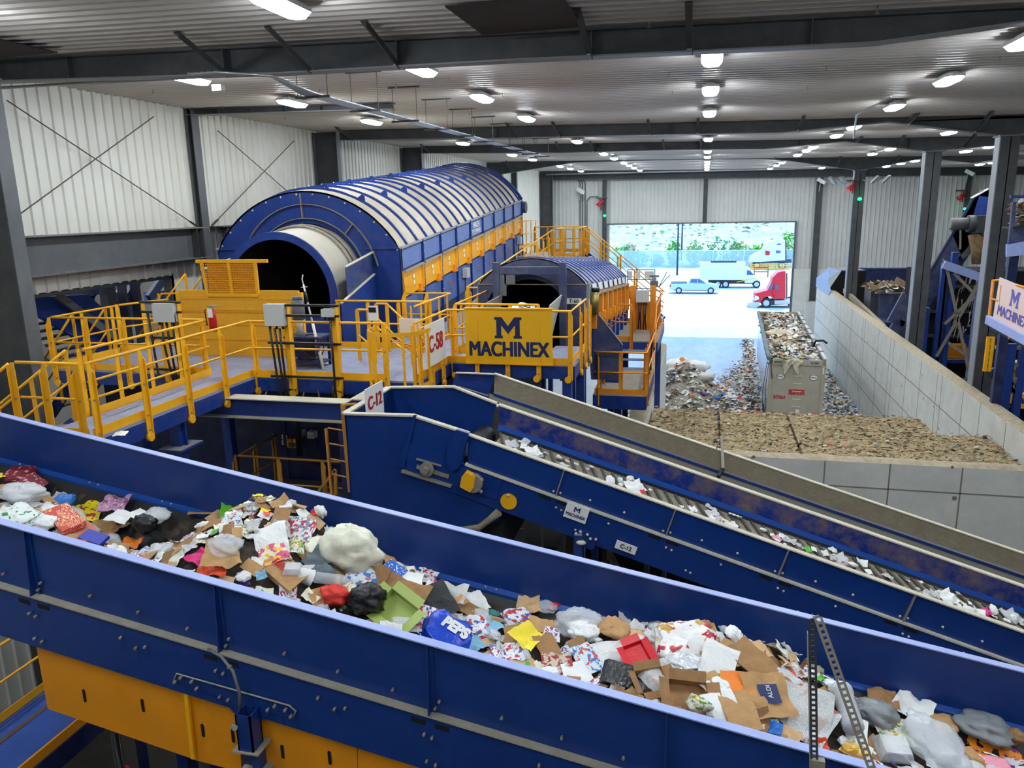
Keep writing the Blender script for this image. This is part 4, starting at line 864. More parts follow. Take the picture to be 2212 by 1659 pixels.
# gearmotor on the lower platform
p = aY(1302, 765, 20.2); t = thing('gear_motor', 'grey gear motor on a blue plinth at the back of the lower right platform', 'motor', (p.x, 20.6, PZ))
MB().box((p.x-.15, 20.4, PZ), (p.x+.45, 21.0, PZ+.2)).box((p.x-.1, 20.5, PZ+.2), (p.x+.35, 20.95, PZ+.32)).build('plinth', BLUE, t)
MB().tube([(p.x-.25, 20.6, PZ+.65), (p.x+.1, 20.6, PZ+.65), (p.x+.12, 20.6, PZ+.65), (p.x+.3, 20.6, PZ+.65)], [.24, .26, .17, .15], 16).box((p.x, 20.5, PZ+.32), (p.x+.2, 20.7, PZ+.55)).build('motor_body', GREYD, t)
# ================================================================ CONVEYORS
RIM = mat('worn_rim_blue', (158, 172, 222), .42, var=.08, vscale=6)
LIP = mat('lip_blue', (26, 72, 150), .35, var=.1)
LEDGE = mat('dusty_ledge', (158, 152, 134), .85, var=.12, vscale=6)
def trough(t, f, xa, xb, prof, name, m, m2=None):
    """sheet following the conveyor: prof = [(y,dz)...] closed section swept from xa to xb"""
    n = len(prof); xs = [xa, xb]; b = MB()
    b.add([f(x, y, d) for x in xs for y, d in prof], [(i, (i+1) % n, n+(i+1) % n, n+i) for i in range(n)] + [list(range(n))[::-1], [n+i for i in range(n)]])
    return b.build(name, m, t)
C1 = lambda x, y, d: V((x, y, 7.616 - .175*x + d))
xa, xb = -9.4, 6.2
t = c1 = thing('belt_conveyor', 'big blue belt conveyor full of mixed paper waste crossing the foreground', 'conveyor', (-1, 6.5, 5))
trough(t, C1, xa, xb, [(7.5, 0), (7.52, 0), (7.52, -1.2), (7.5, -1.2), (7.5, -.6)], 'far_side_wall', BLUEC)
trough(t, C1, xa, xb, [(7.47, .0), (7.56, 0), (7.56, .012), (7.47, .012)], 'far_rim', RIM)
trough(t, C1, xa, xb, [(7.5, -.585), (7.45, -.61), (7.45, -.63), (7.44, -.63), (7.44, -.6), (7.5, -.57)], 'skirt_lip', LIP)
b = MB()
for k in range(16):
    for dx in (0, .12): b.ball(C1(-9.2+k*1.0+dx, 7.47, -.575), .012, DUSTR, 6, 3)
b.build('lip_bolts', DUSTR, t)
trough(t, C1, xa, xb, [(7.46, -.62), (7.12, -.86), (6.95, -.93), (5.95, -.93), (5.75, -.86), (5.5, -.6), (5.48, -.63), (5.73, -.9), (5.95, -.97), (6.95, -.97), (7.14, -.9), (7.48, -.66)], 'belt', BLK)
trough(t, C1, xa, xb, [(5.44, 0), (5.46, 0), (5.46, -.66), (5.44, -.66)], 'near_side_panel', BLUEC)
trough(t, C1, xa, xb, [(5.38, 0), (5.47, 0), (5.47, .012), (5.38, .012)], 'near_rim', RIM)
trough(t, C1, xa, xb, [(5.36, -.655), (5.46, -.655), (5.46, -.67), (5.36, -.67)], 'near_ledge', LEDGE)
trough(t, C1, xa, xb, [(5.38, -.67), (5.4, -.67), (5.4, -1.21), (5.38, -1.21)], 'near_frame_plate', BLUEC)
for k in range(-1, 6):
    X = -6.03 + 1.955*k
    MB().prism([C1(X, 5.44, -.005), C1(X, 5.40, -.02), C1(X, 5.37, -.5), C1(X, 5.36, -.655), C1(X, 5.44, -.655)], (.012, 0, 0)).prism([C1(X, 5.435, -.005), C1(X, 5.435, -.655), C1(X+.05, 5.435, -.655), C1(X+.05, 5.435, -.005)], (0, -.006, 0)).build('stiffener', BLUEC, t)
    b = MB()
    for dx, dz in ((.09, -.52), (.05, -.6), (.63, -.5), (1.13, -.52), (1.63, -.54), (-.04, -.84), (.03, -.85), (-.03, -1.1), (.05, -1.11), (.95, -.8), (1.2, -.82), (1.1, -.86)):
        p = C1(X+dx, 5.43 if dz > -.65 else 5.375, dz); b.tube([p, p + V((0, -.035, 0))], .013, 6)
    b.build('bolt_row', STEEL, t)
    b = MB()
    for dx in (-.16, .05): b.add([C1(X+dx, 5.377, -.72), C1(X+dx+.13, 5.377, -.72), C1(X+dx+.13, 5.377, -.765), C1(X+dx, 5.377, -.765)], [(0, 1, 2, 3)])
    b.build('slot', VOID, t)
# reinforcement plate with rounded rim, and the post below
def cpx(px, py, y=5.37): return aY(px, py, y)
pp = [cpx(375, 1470), cpx(382, 1455), cpx(630, 1524), cpx(640, 1540), cpx(632, 1552), cpx(585, 1541), cpx(560, 1560), cpx(505, 1540), cpx(478, 1508)]
MB().prism(pp, (0, .01, 0)).build('support_plate', BLUEC, t)
MB().tube([cpx(375, 1470, 5.36), cpx(382, 1455, 5.36), cpx(625, 1524, 5.36), cpx(639, 1536, 5.36), cpx(633, 1550, 5.36)], .008, 6).build('plate_weld', LEDGE, t)
b = MB()
for x, y in ((381, 1470), (393, 1461), (417, 1469), (428, 1484), (581, 1530), (596, 1522), (619, 1530), (631, 1544)): p = cpx(x, y, 5.36); b.tube([p, p + V((0, -.04, 0))], .014, 6)
b.build('plate_bolts', STEEL, t)
for yy in (5.42, 7.45):
    for X in (-3.85, 2.6):
        z1 = 7.616-.175*X-1.2
        MB().box((X-.09, yy-.06, 0), (X+.09, yy+.1, z1)).build('support_leg', BLUED, t)
pbx, pbz = aY(535, 1545, 5.3).x, aY(535, 1535, 5.3).z
t = thing('post_bracket', 'square blue hollow post stub with grey foot plates below the big conveyor', 'bracket', (pbx, 5.32, pbz-.6))
b = MB(); w = .075
for a_, c_ in (((pbx-w, 5.22), (pbx+w, 5.235)), ((pbx-w, 5.365), (pbx+w, 5.38)), ((pbx-w, 5.22), (pbx-w+.015, 5.38)), ((pbx+w-.015, 5.22), (pbx+w, 5.38))): b.box((*a_, pbz-.36), (*c_, pbz))
b.build('post', BLUEC, t)
for z in (-.36, -.62): MB().box((pbx-.13, 5.2, pbz+z-.015), (pbx+.13, 5.5, pbz+z)).build('foot_plate', LEDGE, t)
MB().box((pbx-.01, 5.3, pbz-.62), (pbx+.06, 5.42, pbz-.36)).build('web', BLUEC, t)
MB().tube([(pbx-.09, 5.2, pbz-.1), (pbx-.04, 5.16, pbz-.08)], .025, 8).build('bolt', STEEL, t)
a_ = [cpx(450, 1402, 5.36), cpx(478, 1418, 5.3), cpx(503, 1450, 5.26), cpx(517, 1495, 5.26), cpx(519, 1535, 5.3)]
o = MB().tube(a_, .014, 8).tube([lerp(a_[2], a_[1], .2), lerp(a_[2], a_[1], .35)], .022, 8); o.build('cable', mat('grey_cable', (110, 112, 110), .6), **tg('grey flexible cable hanging from a slot in the conveyor frame to the post stub', 'cable'))
# yellow guards below
def guard(pts, lab, slots, seam=None):
    t = thing('machine_guard', lab, 'guard', aY(*pts[0], 5.43)); MB().prism([aY(x, y, 5.43) for x, y in pts], (0, .012, 0)).build('panel', YELD, t)
    for x, y in slots:
        p = aY(x, y, 5.425); b = MB(); r = .017
        b.add([p + V((r*math.cos(a), 0, .055 + r*math.sin(a))) for a in [PI*k/6 for k in range(7)]] + [p + V((-r*math.cos(a), 0, -.055 - r*math.sin(a))) for a in [PI*k/6 for k in range(7)]], [list(range(14))]); b.build('slot', VOID, t)
    if seam:
        MB().bar(aY(*seam[0], 5.40), aY(*seam[1], 5.40), .04, .03, up=(0, 1, 0)).build('edge_angle', YEL, t)
    return t
guard([(75, 1378), (400, 1482), (418, 1640), (103, 1531)], 'large yellow guard panel at the lower left below the big conveyor', [(182, 1503), (308, 1524)])
guard([(401, 1481), (478, 1506), (506, 1540), (515, 1546), (522, 1668), (418, 1641)], 'yellow guard panel with two slots next to the square post stub', [(438, 1578), (503, 1590)], ((401, 1484), (418, 1638)))
guard([(558, 1545), (585, 1540), (770, 1590), (775, 1760), (560, 1690)], 'yellow guard panel right of the square post stub, at the bottom edge', [(610, 1624), (712, 1637)], ((560, 1640), (561, 1665)))
guard([(772, 1590), (960, 1650), (960, 1760), (776, 1760)], 'rightmost yellow guard panel, a sliver at the bottom edge', [])
# walkway below the big conveyor, lower left corner
t = thing('walkway_deck', 'blue tread-plate walkway passing under the big conveyor in the lower left corner', 'walkway', (-8.7, 7.5, 4.3))
BT = mat('blue_tread', (20, 74, 160), .4, var=.15, vscale=3, dust=.1, bump=.5, bscale=60)
MB().box((-9.3, 5.6, 4.56), (-8.95, 10.0, 4.6)).build('tread_plate', BT, t); MB().box((-8.95, 5.6, 4.56), (-8.14, 10.0, 4.6)).build('tread_plate', BT, t)
MB().box((-9.0, 5.6, 4.6), (-8.93, 10, 4.61)).build('worn_strip', mat('worn_brown', (92, 66, 44), .8, var=.3), t)
MB().box((-8.14, 5.6, 4.3), (-8.1, 10.0, 4.6)).box((-9.34, 5.6, 4.3), (-9.3, 10.0, 4.6)).build('edge_beam', BLUED, t)
for x, y in ((-9.2, 9.8), (-8.2, 9.8), (-8.2, 5.8), (-9.2, 5.8)): leg(t, x, y, 4.4, w=.12, m=BLUED)
railing('yellow railing of the lower left walkway, passing under the big conveyor', [(-9.32, 5.6, 4.6), (-9.32, 9.9, 4.6)], side=-1, step=1.5, drop=.2)
MB().box((-8.16, 5.6, 4.58), (-8.13, 8.0, 4.74)).build('kick_plate', YELD, **tg('worn yellow kick plate on the right edge of the lower left walkway', 'kick plate'))
MB().tube([(-9.75, 7.0, 3.8), (-9.75, 7.0, 4.62)], [.17, .19], 14).build('bucket', mat('lime_bucket', (190, 180, 30), .5), **tg('lime yellow bucket behind the lower left walkway railing', 'bucket'))
MB().box((-10.1, 6.6, 0), (-9.5, 7.4, 3.8)).build('pallet_stand', BLUED, **tg('dark stand carrying the lime bucket behind the walkway', 'stand'))
t = thing('drain_pipe', 'black pipe with red clamps standing in the dark below the yellow guards', 'pipe', (-5.7, 6.3, 0))
p0, p1 = aY(248, 1580, 6.3), aY(270, 1659, 6.3)
MB().tube([(p0.x, 6.3, p0.z), (p0.x, 6.3, 0)], .05, 10).build('pipe', BLKP, t)
for z in (p0.z-.5, p0.z-1.0): MB().tube([(p0.x, 6.3, z), (p0.x, 6.3, z-.09)], .085, 10).build('clamp', RED, t)
# slotted struts at the lower right
def slotbar(b, a, c, w, n, d2, th=.004):
    """strip with square holes; real openings between two side strips and rungs"""
    a, c = V(a), V(c); d = (c-a).normalized(); s = V(d2).normalized(); nm = d.cross(s).normalized(); L = (c-a).length
    for q in (-1, 1): b.bar(a + s*q*w*.36, c + s*q*w*.36, w*.28, th, up=nm)
    for k in range(n+1): m0 = a + d*(L*k/n); b.bar(m0 - d*L/n*.22, m0 + d*L/n*.22, w*.46, th, up=nm)
T0, T1 = aY(1757, 1330, 5.2), aY(1760, 1720, 5.2)
t = thing('slotted_post', 'upright dark slotted steel channel at the near side of the big conveyor', 'post', T1)
b = MB(); slotbar(b, T0 + V((-.005, 0, -.03)), T1, .052, 34, (1, 0, 0)); b.build('slotted_face', GREYD, t)
for q in (-1, 1): MB().bar(T0 + V((q*.027, .02, -.14)), T1 + V((q*.027, .02, 0)), .004, .042, up=(0, 1, 0)).build('channel_side', STEEL, t)
MB().box(T1 + V((-.05, -.02, .25)), T1 + V((.05, .03, .31))).build('clamp', STEEL, t)
E0, E1 = aY(1766, 1332, 5.17), aY(1905, 1720, 5.1)
t = thing('slotted_brace', 'slanting light slotted steel angle leaning from the top of the upright post', 'brace', E1)
b = MB(); slotbar(b, E0, E1, .06, 30, (1, 0, .0)); b.build('slotted_face', mat('bare_channel', (158, 150, 136), .5, metal=.2, var=.1), t)
MB().bar(E0 + V((-.03, .02, 0)), E1 + V((-.03, .02, 0)), .004, .04, up=(0, 1, 0)).build('angle_leg', GREYD, t)

# ---- C-12
C2 = lambda x, y, d: V((x, y, 7.555 - .308*x + d))
t = c2 = thing('belt_conveyor', 'narrower blue conveyor marked C-12 with dusty edges and scraps of white paper', 'conveyor', (0, 10.4, 4))
RIM2 = mat('dusty_rim_paint', (206, 198, 176), .85, var=.12, vscale=8)
TH = mat('thrown_dust_blue', (8, 44, 122), .4, var=.15, vscale=1.5, dust=1.0, dustc=(134, 110, 78), dscale=3.5, bump=.2, bscale=30)
x0, x1 = -3.0, 7.2
def tilt(x, d): return C2(x, 0, d)
trough(t, C2, x0, x1, [(11.2, 0), (11.22, 0), (11.22, -.9), (11.2, -.9)], 'far_side_wall', TH)
trough(t, C2, x0, x1, [(11.19, 0), (11.29, 0), (11.29, .02), (11.19, .02)], 'far_rim', RIM2)
trough(t, C2, x0, x1, [(11.2, -.32), (11.1, -.37), (11.1, -.385), (11.08, -.385), (11.08, -.36), (11.2, -.30)], 'skirt_lip', LIP)
trough(t, C2, -2.95, x1, [(11.1, -.345), (10.98, -.365), (10.98, -.39), (11.08, -.38)], 'rubber_skirt', BLK)
trough(t, C2, -2.9, x1, [(11.0, -.36), (10.7, -.375), (10.1, -.385), (9.62, -.36), (9.62, -.4), (10.1, -.43), (10.7, -.42), (11.0, -.4)], 'belt', mat('dusty_belt', (136, 128, 112), .9, var=.25, vscale=14))
b = MB()
for k in range(64):
    x = -2.8 + k*.155
    for s in (-1, 1): b.bar(C2(x, 10.62, -.362), C2(x-.12, 10.62 + s*.34, -.35 if s > 0 else -.37), .035, .03)
b.build('chevron_cleats', mat('cleat_grey', (74, 70, 62), .85), t)
trough(t, C2, x0-.02, x1, [(9.6, 0), (9.62, 0), (9.62, -.41), (9.6, -.41)], 'near_side_panel', BLUEC)
trough(t, C2, x0-.02, x1, [(9.57, 0), (9.66, 0), (9.66, .018), (9.57, .018)], 'near_rim', RIM2)
trough(t, C2, x0-.05, x1, [(9.54, -.405), (9.62, -.405), (9.62, -.43), (9.54, -.43)], 'near_ledge', DUSTR)
trough(t, C2, -3.9, x1, [(9.56, -.42), (9.58, -.42), (9.58, -.9), (9.56, -.9)], 'near_frame_plate', BLUEC)
tl = .308/1.0
for X in (-1.7, -.25, 1.16, 2.66, 4.1, 5.5):
    MB().prism([C2(X, 9.6, 0), C2(X, 9.57, -.01), C2(X-.11, 9.545, -.4), C2(X-.11, 9.6, -.4)], (.014, 0, 0)).build('stiffener', STEEL, t)
    b = MB()
    for dx, dz in ((-.14, -.36), (-.05, -.35), (.35, -.3), (.8, -.3), (-.1, -.56), (-.03, -.57), (.6, -.52), (.16, -.78), (.22, -.79)):
        p = C2(X+dx, 9.595 if dz > -.41 else 9.555, dz); b.ball(p, .017, DUSTR, 6, 4)
    b.build('bolt_row', STEEL, t)
    b = MB()
    for dx in (-.33, -.1): b.add([C2(X+dx, 9.555, -.455), C2(X+dx+.16, 9.555, -.455), C2(X+dx+.16, 9.555, -.495), C2(X+dx, 9.555, -.495)], [(0, 1, 2, 3)])
    b.build('slot', VOID, t)
def nq(x, y, Y=9.6): return aY(x, y, Y)
# head chute
MB().prism([nq(745, 893), nq(892, 897), nq(880, 985), nq(868, 1015), nq(1085, 1103), nq(1075, 1125), nq(1040, 1142), nq(985, 1142), nq(780, 1175), nq(762, 1150)], (0, .02, 0)).build('chute_front_plate', BLUEC, t)
MB().prism([nq(892, 897, 9.585), nq(1013, 936, 9.585), nq(990, 1052, 9.585), nq(866, 1016, 9.585), nq(878, 985, 9.585)], (0, .015, 0)).build('chute_slope_panel', BLUEC, t)
MB().prism([nq(893, 897, 9.55), nq(899, 897, 9.55), nq(872, 1012, 9.55), nq(858, 1008, 9.55)], (0, .03, 0)).build('seam_flange', BLUEC, t)
MB().bar(nq(745, 893), nq(892, 897), .09, .025).build('chute_rim', RIM2, t); MB().bar(nq(892, 897), nq(1013, 936), .09, .025).build('chute_rim', RIM2, t)
La, Lb = nq(745, 893), aY(848, 830, 11.2)
MB().prism([La, V((La.x, 11.2, La.z)), V((La.x, 11.2, La.z-2.2)), V((La.x, 9.6, La.z-2.2))], (.02, 0, 0)).build('chute_left_wall', BLUEC, t)
MB().bar(La, (La.x, 11.2, La.z), .1, .025).build('chute_rim', RIM2, t)
MB().prism([(La.x, 11.2, La.z), aY(980, 835, 11.2), aY(962, 935, 11.2), (aY(962, 935, 11.2).x, 11.2, 6.9), (La.x, 11.2, 6.9)], (0, .02, 0)).build('chute_back_wall', BLUEC, t)
MB().bar((La.x, 11.2, La.z), aY(980, 835, 11.2), .08, .025).build('chute_rim', RIM2, t)
MB().prism([aY(980, 835, 11.2), aY(1073, 871, 11.2), aY(1058, 932, 11.2), aY(1045, 1000, 11.2), aY(955, 975, 11.2)], (0, .02, 0)).build('hood_side_panel', BLUEC, t)
MB().bar(aY(980, 835, 11.2), aY(1073, 871, 11.2), .08, .025).build('chute_rim', RIM2, t)
MB().prism([nq(985, 928, 9.5), nq(1012, 936, 9.5), nq(992, 1010, 9.5), nq(975, 1018, 9.5), nq(963, 1000, 9.5), nq(968, 955, 9.5)], (0, .06, 0)).build('chain_guard', BLUEC, t)
p = aY(1002, 928, 10.4); MB().tube([(p.x+.12, 9.75, p.z-.3), (p.x+.12, 11.1, p.z-.3)], .17, 18).build('head_pulley', BLK, t)
p = nq(924, 1012, 9.54); MB().tube([p, p + V((0, -.06, 0))], .1, 14).tube([p + V((0, -.06, 0)), p + V((0, -.12, 0))], .05, 10).bar(p + V((-.16, .0, .02)), p + V((.3, 0, -.1)), .03, .05).bar(p + V((-.16, .0, .13)), p + V((.2, 0, .05)), .03, .02).build('take_up_bearing', STEEL, t)
p = nq(1025, 1040, 9.54)
MB().prism([nq(993, 1010, 9.545), nq(1085, 1038, 9.545), nq(1072, 1080, 9.545), nq(985, 1050, 9.545)], (0, .015, 0)).build('bearing_plate', BLUEC, t)
MB().tube([p, p + V((0, -.1, 0))], .13, 16).ball(p + V((-.1, -.05, .1)), .03).ball(p + V((.12, -.05, .05)), .03).ball(p + V((.1, -.05, -.12)), .03).build('flange_bearing', STEEL, t)
MB().prism([nq(997, 1030, 9.42), nq(1005, 1020, 9.42), nq(1026, 1030, 9.42), nq(1022, 1055, 9.42), nq(1015, 1064, 9.42), nq(993, 1052, 9.42)], (0, .1, 0)).build('yellow_cover', YEL, t)
p = nq(1099, 1083, 9.55); MB().tube([p, p + V((0, -.012, 0))], .115, 24).ball(p + V((0, -.02, .09)), .02, DUSTR).build('round_cover', YEL, t)
MB().bar(nq(868, 1017, 9.53), nq(975, 1050, 9.53), .07, .03).build('chute_ledge', STEEL, t)
# saddle bracket
p = nq(1263, 1170, 9.53)
MB().prism([nq(1242, 1150, 9.53), nq(1247, 1142, 9.53), nq(1286, 1155, 9.53), nq(1287, 1163, 9.53), nq(1283, 1185, 9.53), nq(1276, 1188, 9.53), nq(1240, 1173, 9.53)], (0, .03, 0)).build('saddle_plate', BLUEC, t)
b = MB()
for x, y in ((1244, 1153), (1254, 1149), (1269, 1155), (1275, 1164), (1287, 1165)): b.ball(nq(x, y, 9.52), .022, DUSTR, 6, 4)
b.build('saddle_bolts', DUSTR, t)
for X, Y in ((p.x-.08, 9.5), (p.x-.08, 11.1), (3.6, 9.7), (3.6, 11.1)): MB().box((X-.05, Y-.04, 0), (X+.05, Y+.06, 7.555-.308*X-.8)).build('support_leg', BLUE, t)
p = nq(1255, 1172, 9.47); MB().ball(p, .07, DUSTR, 10, 5, (1, .8, .5)).build('dust_heap', DUSTR, t)
board('label_plate', 'white MACHINEX label on the side of the C-12 conveyor', nq(1245, 1108, 9.53), (1, 0, -.308), (.308, 0, 1), .31, .22, SIGNW, [('MACHINEX', .062, 0, -.045, INK, .001, .85)], parent=c2)
lt, lM = [o for o in bpy.data.objects if o.name.startswith('label_plate')][0], frame(nq(1245, 1108, 9.53), (1, 0, -.308), (.308, 0, 1))
slabM(lM, 0, .045, .095, .07, INK, lt)
board('label_plate', 'white C-12 label on the side of the C-12 conveyor', nq(1352, 1183, 9.53), (1, 0, -.308), (.308, 0, 1), .28, .115, SIGNW, [('C-12', .085, 0, 0, BLKP, .0015, .9)], parent=c2)
p = aX(787, 838, -4.57); q_ = aX(827, 820, -4.57)
board('number_board', 'white board with red C-12 standing in the head chute of the conveyor', V((-4.57, (p.y+q_.y)/2, (p.z+q_.z)/2 - .33)), (0, 1, 0), (0, 0, 1), .62, .62, SIGNW, [('C-12', .27, 0, .07, SIGNR, .01, .9)])
# curved dusty lower rim of the head chute
pts = [nq(985, 1142, 9.55), nq(1035, 1140, 9.55), nq(1058, 1122, 9.55), nq(1078, 1106, 9.55)]
MB().tube(pts, [.02, .05, .045, .06], 8).build('dusty_lip', DUSTY, c2)
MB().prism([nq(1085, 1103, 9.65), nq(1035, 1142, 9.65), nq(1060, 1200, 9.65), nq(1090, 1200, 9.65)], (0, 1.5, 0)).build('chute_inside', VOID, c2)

# ---- C-58 trough behind
C3 = lambda x, y, d: V((x, y, 7.386 - .308*x + d))
t = thing('belt_conveyor', 'dusty grey-sided conveyor trough running behind the C-12 conveyor', 'conveyor', (1, 12.6, 3.5))
DG = mat('dusty_trough', (140, 130, 110), .95, var=.12, vscale=4, dust=.5, dustc=(118, 106, 84), dscale=9, bump=1, bscale=22)
DG2 = mat('dusty_trough_lower', (128, 124, 112), .9, var=.06, vscale=2)
trough(t, C3, -3.62, 7.6, [(13.3, 0), (13.32, 0), (13.32, -.9), (13.28, -.9), (13.22, -.31), (13.28, -.02)], 'far_side_wall', DG)
trough(t, C3, -3.62, 7.6, [(13.27, 0), (13.36, 0), (13.36, .02), (13.27, .02)], 'far_rim', RIM2)
trough(t, C3, -3.62, 7.6, [(13.24, -.30), (13.17, -.32), (13.17, -.37), (13.24, -.36)], 'blue_stripe', BLUE)
trough(t, C3, -3.7, 7.6, [(13.2, -.36), (12.95, -.75), (12.93, -.78), (13.18, -.4)], 'inner_liner', DG2)
trough(t, C3, -3.7, 7.6, [(12.95, -.75), (12.2, -.8), (12.2, -.84), (12.95, -.8)], 'belt', BLK)
trough(t, C3, -3.62, 7.6, [(11.9, -.1), (11.92, -.1), (12.2, -.84), (12.18, -.84)], 'near_side_wall', DG)
trough(t, C3, -3.62, 7.6, [(11.88, -.1), (11.97, -.1), (11.97, -.08), (11.88, -.08)], 'near_rim', RIM2)
b = MB()
for k in range(13): b.ball(C3(-3.2+k*.8, 13.1, -.48), .022, DUSTR, 6, 4)
b.build('liner_bolts', DUSTR, t)
MB().prism([aY(985, 805, 13.25), aY(1070, 808, 13.25), aY(1056, 850, 13.25), aY(1040, 900, 13.25), aY(975, 880, 13.25), aY(975, 838, 13.25)], (0, .03, 0)).build('head_box', BLUE, t)
MB().bar(aY(985, 805, 13.2), aY(1070, 808, 13.2), .06, .02).build('head_rim', RIM2, t)
MB().tube([aY(990, 835, 13.15), aY(1055, 855, 13.15)], .015, 6).tube([aY(990, 842, 13.15), aY(1052, 862, 13.15)], .015, 6).build('pull_wire', STEEL, t)
for X in (-3.2, 1.5, 5.5): MB().box((X-.08, 12.0, 0), (X+.08, 12.15, 7.386-.308*X-.85)).box((X-.08, 13.1, 0), (X+.08, 13.25, 7.386-.308*X-.9)).build('trestle', BLUED, t)
a_, b_, c_ = aY(1559, 942, 13.3), aY(1562, 1012, 13.2), aY(1552, 1030, 13.0)
t = thing('angle_stand', 'small tan steel angle arm standing on the edge of the dusty conveyor', 'arm', c_)
MB().bar(a_, b_, .05, .05).build('upright', RIM2, t); MB().bar(b_, c_, .05, .05).build('foot', BLK, t); MB().bar(a_, aY(1545, 975, 13.3), .02, .02).build('stay', STEEL, t)

# ---- blue cross beam, dark machinery and lower gallery behind the big belt
t = thing('blue_girder', 'heavy blue I-beam with pale dusty flanges below the gangway', 'beam', (-7.5, 12.2, 7.8))
z1 = aY(620, 866, 12.1).z; z0 = aY(620, 905, 12.1).z
MB().box((-9.7, 12.19, z0), (-6.0, 12.22, z1)).build('web', BLUE, t)
MB().box((-9.7, 12.05, z1), (-6.0, 12.36, z1+.02)).build('top_flange', RIM2, t); MB().box((-10.2, 12.05, z0-.02), (-6.0, 12.36, z0)).build('bottom_flange', LEDGE, t)
for x in (-9.6, -6.1): MB().box((x-.1, 12.1, 0), (x+.1, 12.3, z0-.02)).build('leg', BLUED, t)
t = thing('blue_girder', 'blue beam meeting the girder end behind the C-12 board', 'beam', (-6, 12, 8))
a_, b_ = aY(750, 868, 12.2), aY(835, 828, 14.4)
MB().bar((a_.x+.1, 12.4, a_.z-.13), (a_.x+.1, 14.6, a_.z-.13), .2, .2).build('web', BLUE, t); MB().box((a_.x-.05, 12.4, a_.z-.02), (a_.x+.25, 14.6, a_.z)).build('top_flange', RIM2, t)
t = thing('cable_tray', 'galvanised tray under the platform where the black cables drop', 'tray', (-7.5, 13, 7.5))
MB().box((-8.3, 12.75, 7.75), (-6.1, 13.1, 7.77)).box((-8.3, 12.75, 7.77), (-6.1, 12.77, 7.84)).box((-8.3, 13.08, 7.77), (-6.1, 13.1, 7.84)).build('tray', GALV, t)
for x in (-8.2, -6.2): MB().tube([(x, 12.9, 7.77), (x, 13.2, 8.1)], .015, 6).build('hanger', STEEL, t)
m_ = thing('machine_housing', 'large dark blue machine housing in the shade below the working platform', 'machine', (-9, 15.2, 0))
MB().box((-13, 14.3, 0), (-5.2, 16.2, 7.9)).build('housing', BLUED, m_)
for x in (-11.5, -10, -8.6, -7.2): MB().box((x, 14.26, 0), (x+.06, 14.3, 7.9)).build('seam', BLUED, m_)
MB().box((-9.1, 14.2, 7.55), (-8.6, 14.3, 7.62)).build('name_strip', LGREY, m_)
def gp(x, y): return aY(x, y, 14.25)
for (x0_p, y0_p, x1_p, y1_p), lab in (((643, 928, 659, 943), 'left one of two grey switch boxes on the dark machine housing'), ((669, 929, 685, 944), 'right one of two grey switch boxes on the dark machine housing')):
    a_, b_ = gp(x0_p, y0_p), gp(x1_p, y1_p); t = thing('switch_box', lab, 'switch box', a_)
    MB().box((a_.x, 14.12, b_.z), (b_.x, 14.29, a_.z)).build('enclosure', LGREY, t)
    for k in (.3, .7): x = lerp(a_.x, b_.x, k); MB().tube([(x, 14.2, b_.z), (x, 14.2, b_.z-.15), (x+.1, 14.18, b_.z-.5), (x+.5, 14.2, b_.z-.6)], .015, 6).build('cable', BLKP, t)
    MB().box((a_.x+.03, 14.11, a_.z-.05), (b_.x-.03, 14.12, a_.z-.02)).build('label', WHITE, t)
a_, b_ = gp(624, 945), gp(645, 965); t = thing('control_box', 'yellow push-button box on the dark machine housing', 'control box', a_)
MB().box((a_.x, 14.15, b_.z), (lerp(a_.x, b_.x, .55), 14.29, a_.z)).build('box', YELD, t); MB().box((lerp(a_.x, b_.x, .7), 14.15, b_.z), (b_.x, 14.29, a_.z)).build('lock_box', YEL, t); MB().box((a_.x+.05, 14.13, b_.z+.03), (a_.x+.2, 14.15, a_.z-.08)).build('door', GREYD, t)
for y0_, lab in ((940, 'upper white pictogram sign on the dark machine housing'), (952, 'lower white pictogram sign on the dark machine housing')):
    a_, b_ = gp(607, y0_), gp(619, y0_+10); t = thing('safety_sign', lab, 'sign', a_)
    MB().box((a_.x, 14.27, b_.z), (b_.x, 14.29, a_.z)).build('panel', SIGNW, t)
    MB().add([(a_.x+.03, 14.265, b_.z+.03), (a_.x+.09, 14.265, b_.z+.07), (a_.x+.03, 14.265, a_.z-.03)], [(0, 1, 2)]).box((a_.x+.1, 14.262, b_.z+.04), (b_.x-.03, 14.265, b_.z+.06)).box((a_.x+.1, 14.262, a_.z-.06), (b_.x-.03, 14.265, a_.z-.04)).build('pictogram', BLKP, t)
LZ = 5.85
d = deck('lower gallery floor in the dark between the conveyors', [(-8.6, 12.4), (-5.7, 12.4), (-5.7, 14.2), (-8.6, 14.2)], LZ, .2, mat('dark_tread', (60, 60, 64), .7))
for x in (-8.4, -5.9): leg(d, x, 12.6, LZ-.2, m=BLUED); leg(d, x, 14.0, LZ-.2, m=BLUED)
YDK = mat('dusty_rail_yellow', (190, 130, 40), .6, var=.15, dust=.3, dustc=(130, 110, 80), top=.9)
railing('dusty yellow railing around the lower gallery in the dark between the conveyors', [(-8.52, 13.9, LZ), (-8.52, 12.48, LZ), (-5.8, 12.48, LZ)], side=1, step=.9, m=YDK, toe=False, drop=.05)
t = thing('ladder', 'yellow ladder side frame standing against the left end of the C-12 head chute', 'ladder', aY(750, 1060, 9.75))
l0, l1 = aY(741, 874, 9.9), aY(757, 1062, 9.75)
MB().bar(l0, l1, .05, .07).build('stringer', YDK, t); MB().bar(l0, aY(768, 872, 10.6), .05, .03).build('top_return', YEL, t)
for k in range(4): p = lerp(l0, l1, .3+k*.18); MB().tube([p, p + V((-.32, .1, 0))], .012, 6).build('rung', YDK, t)
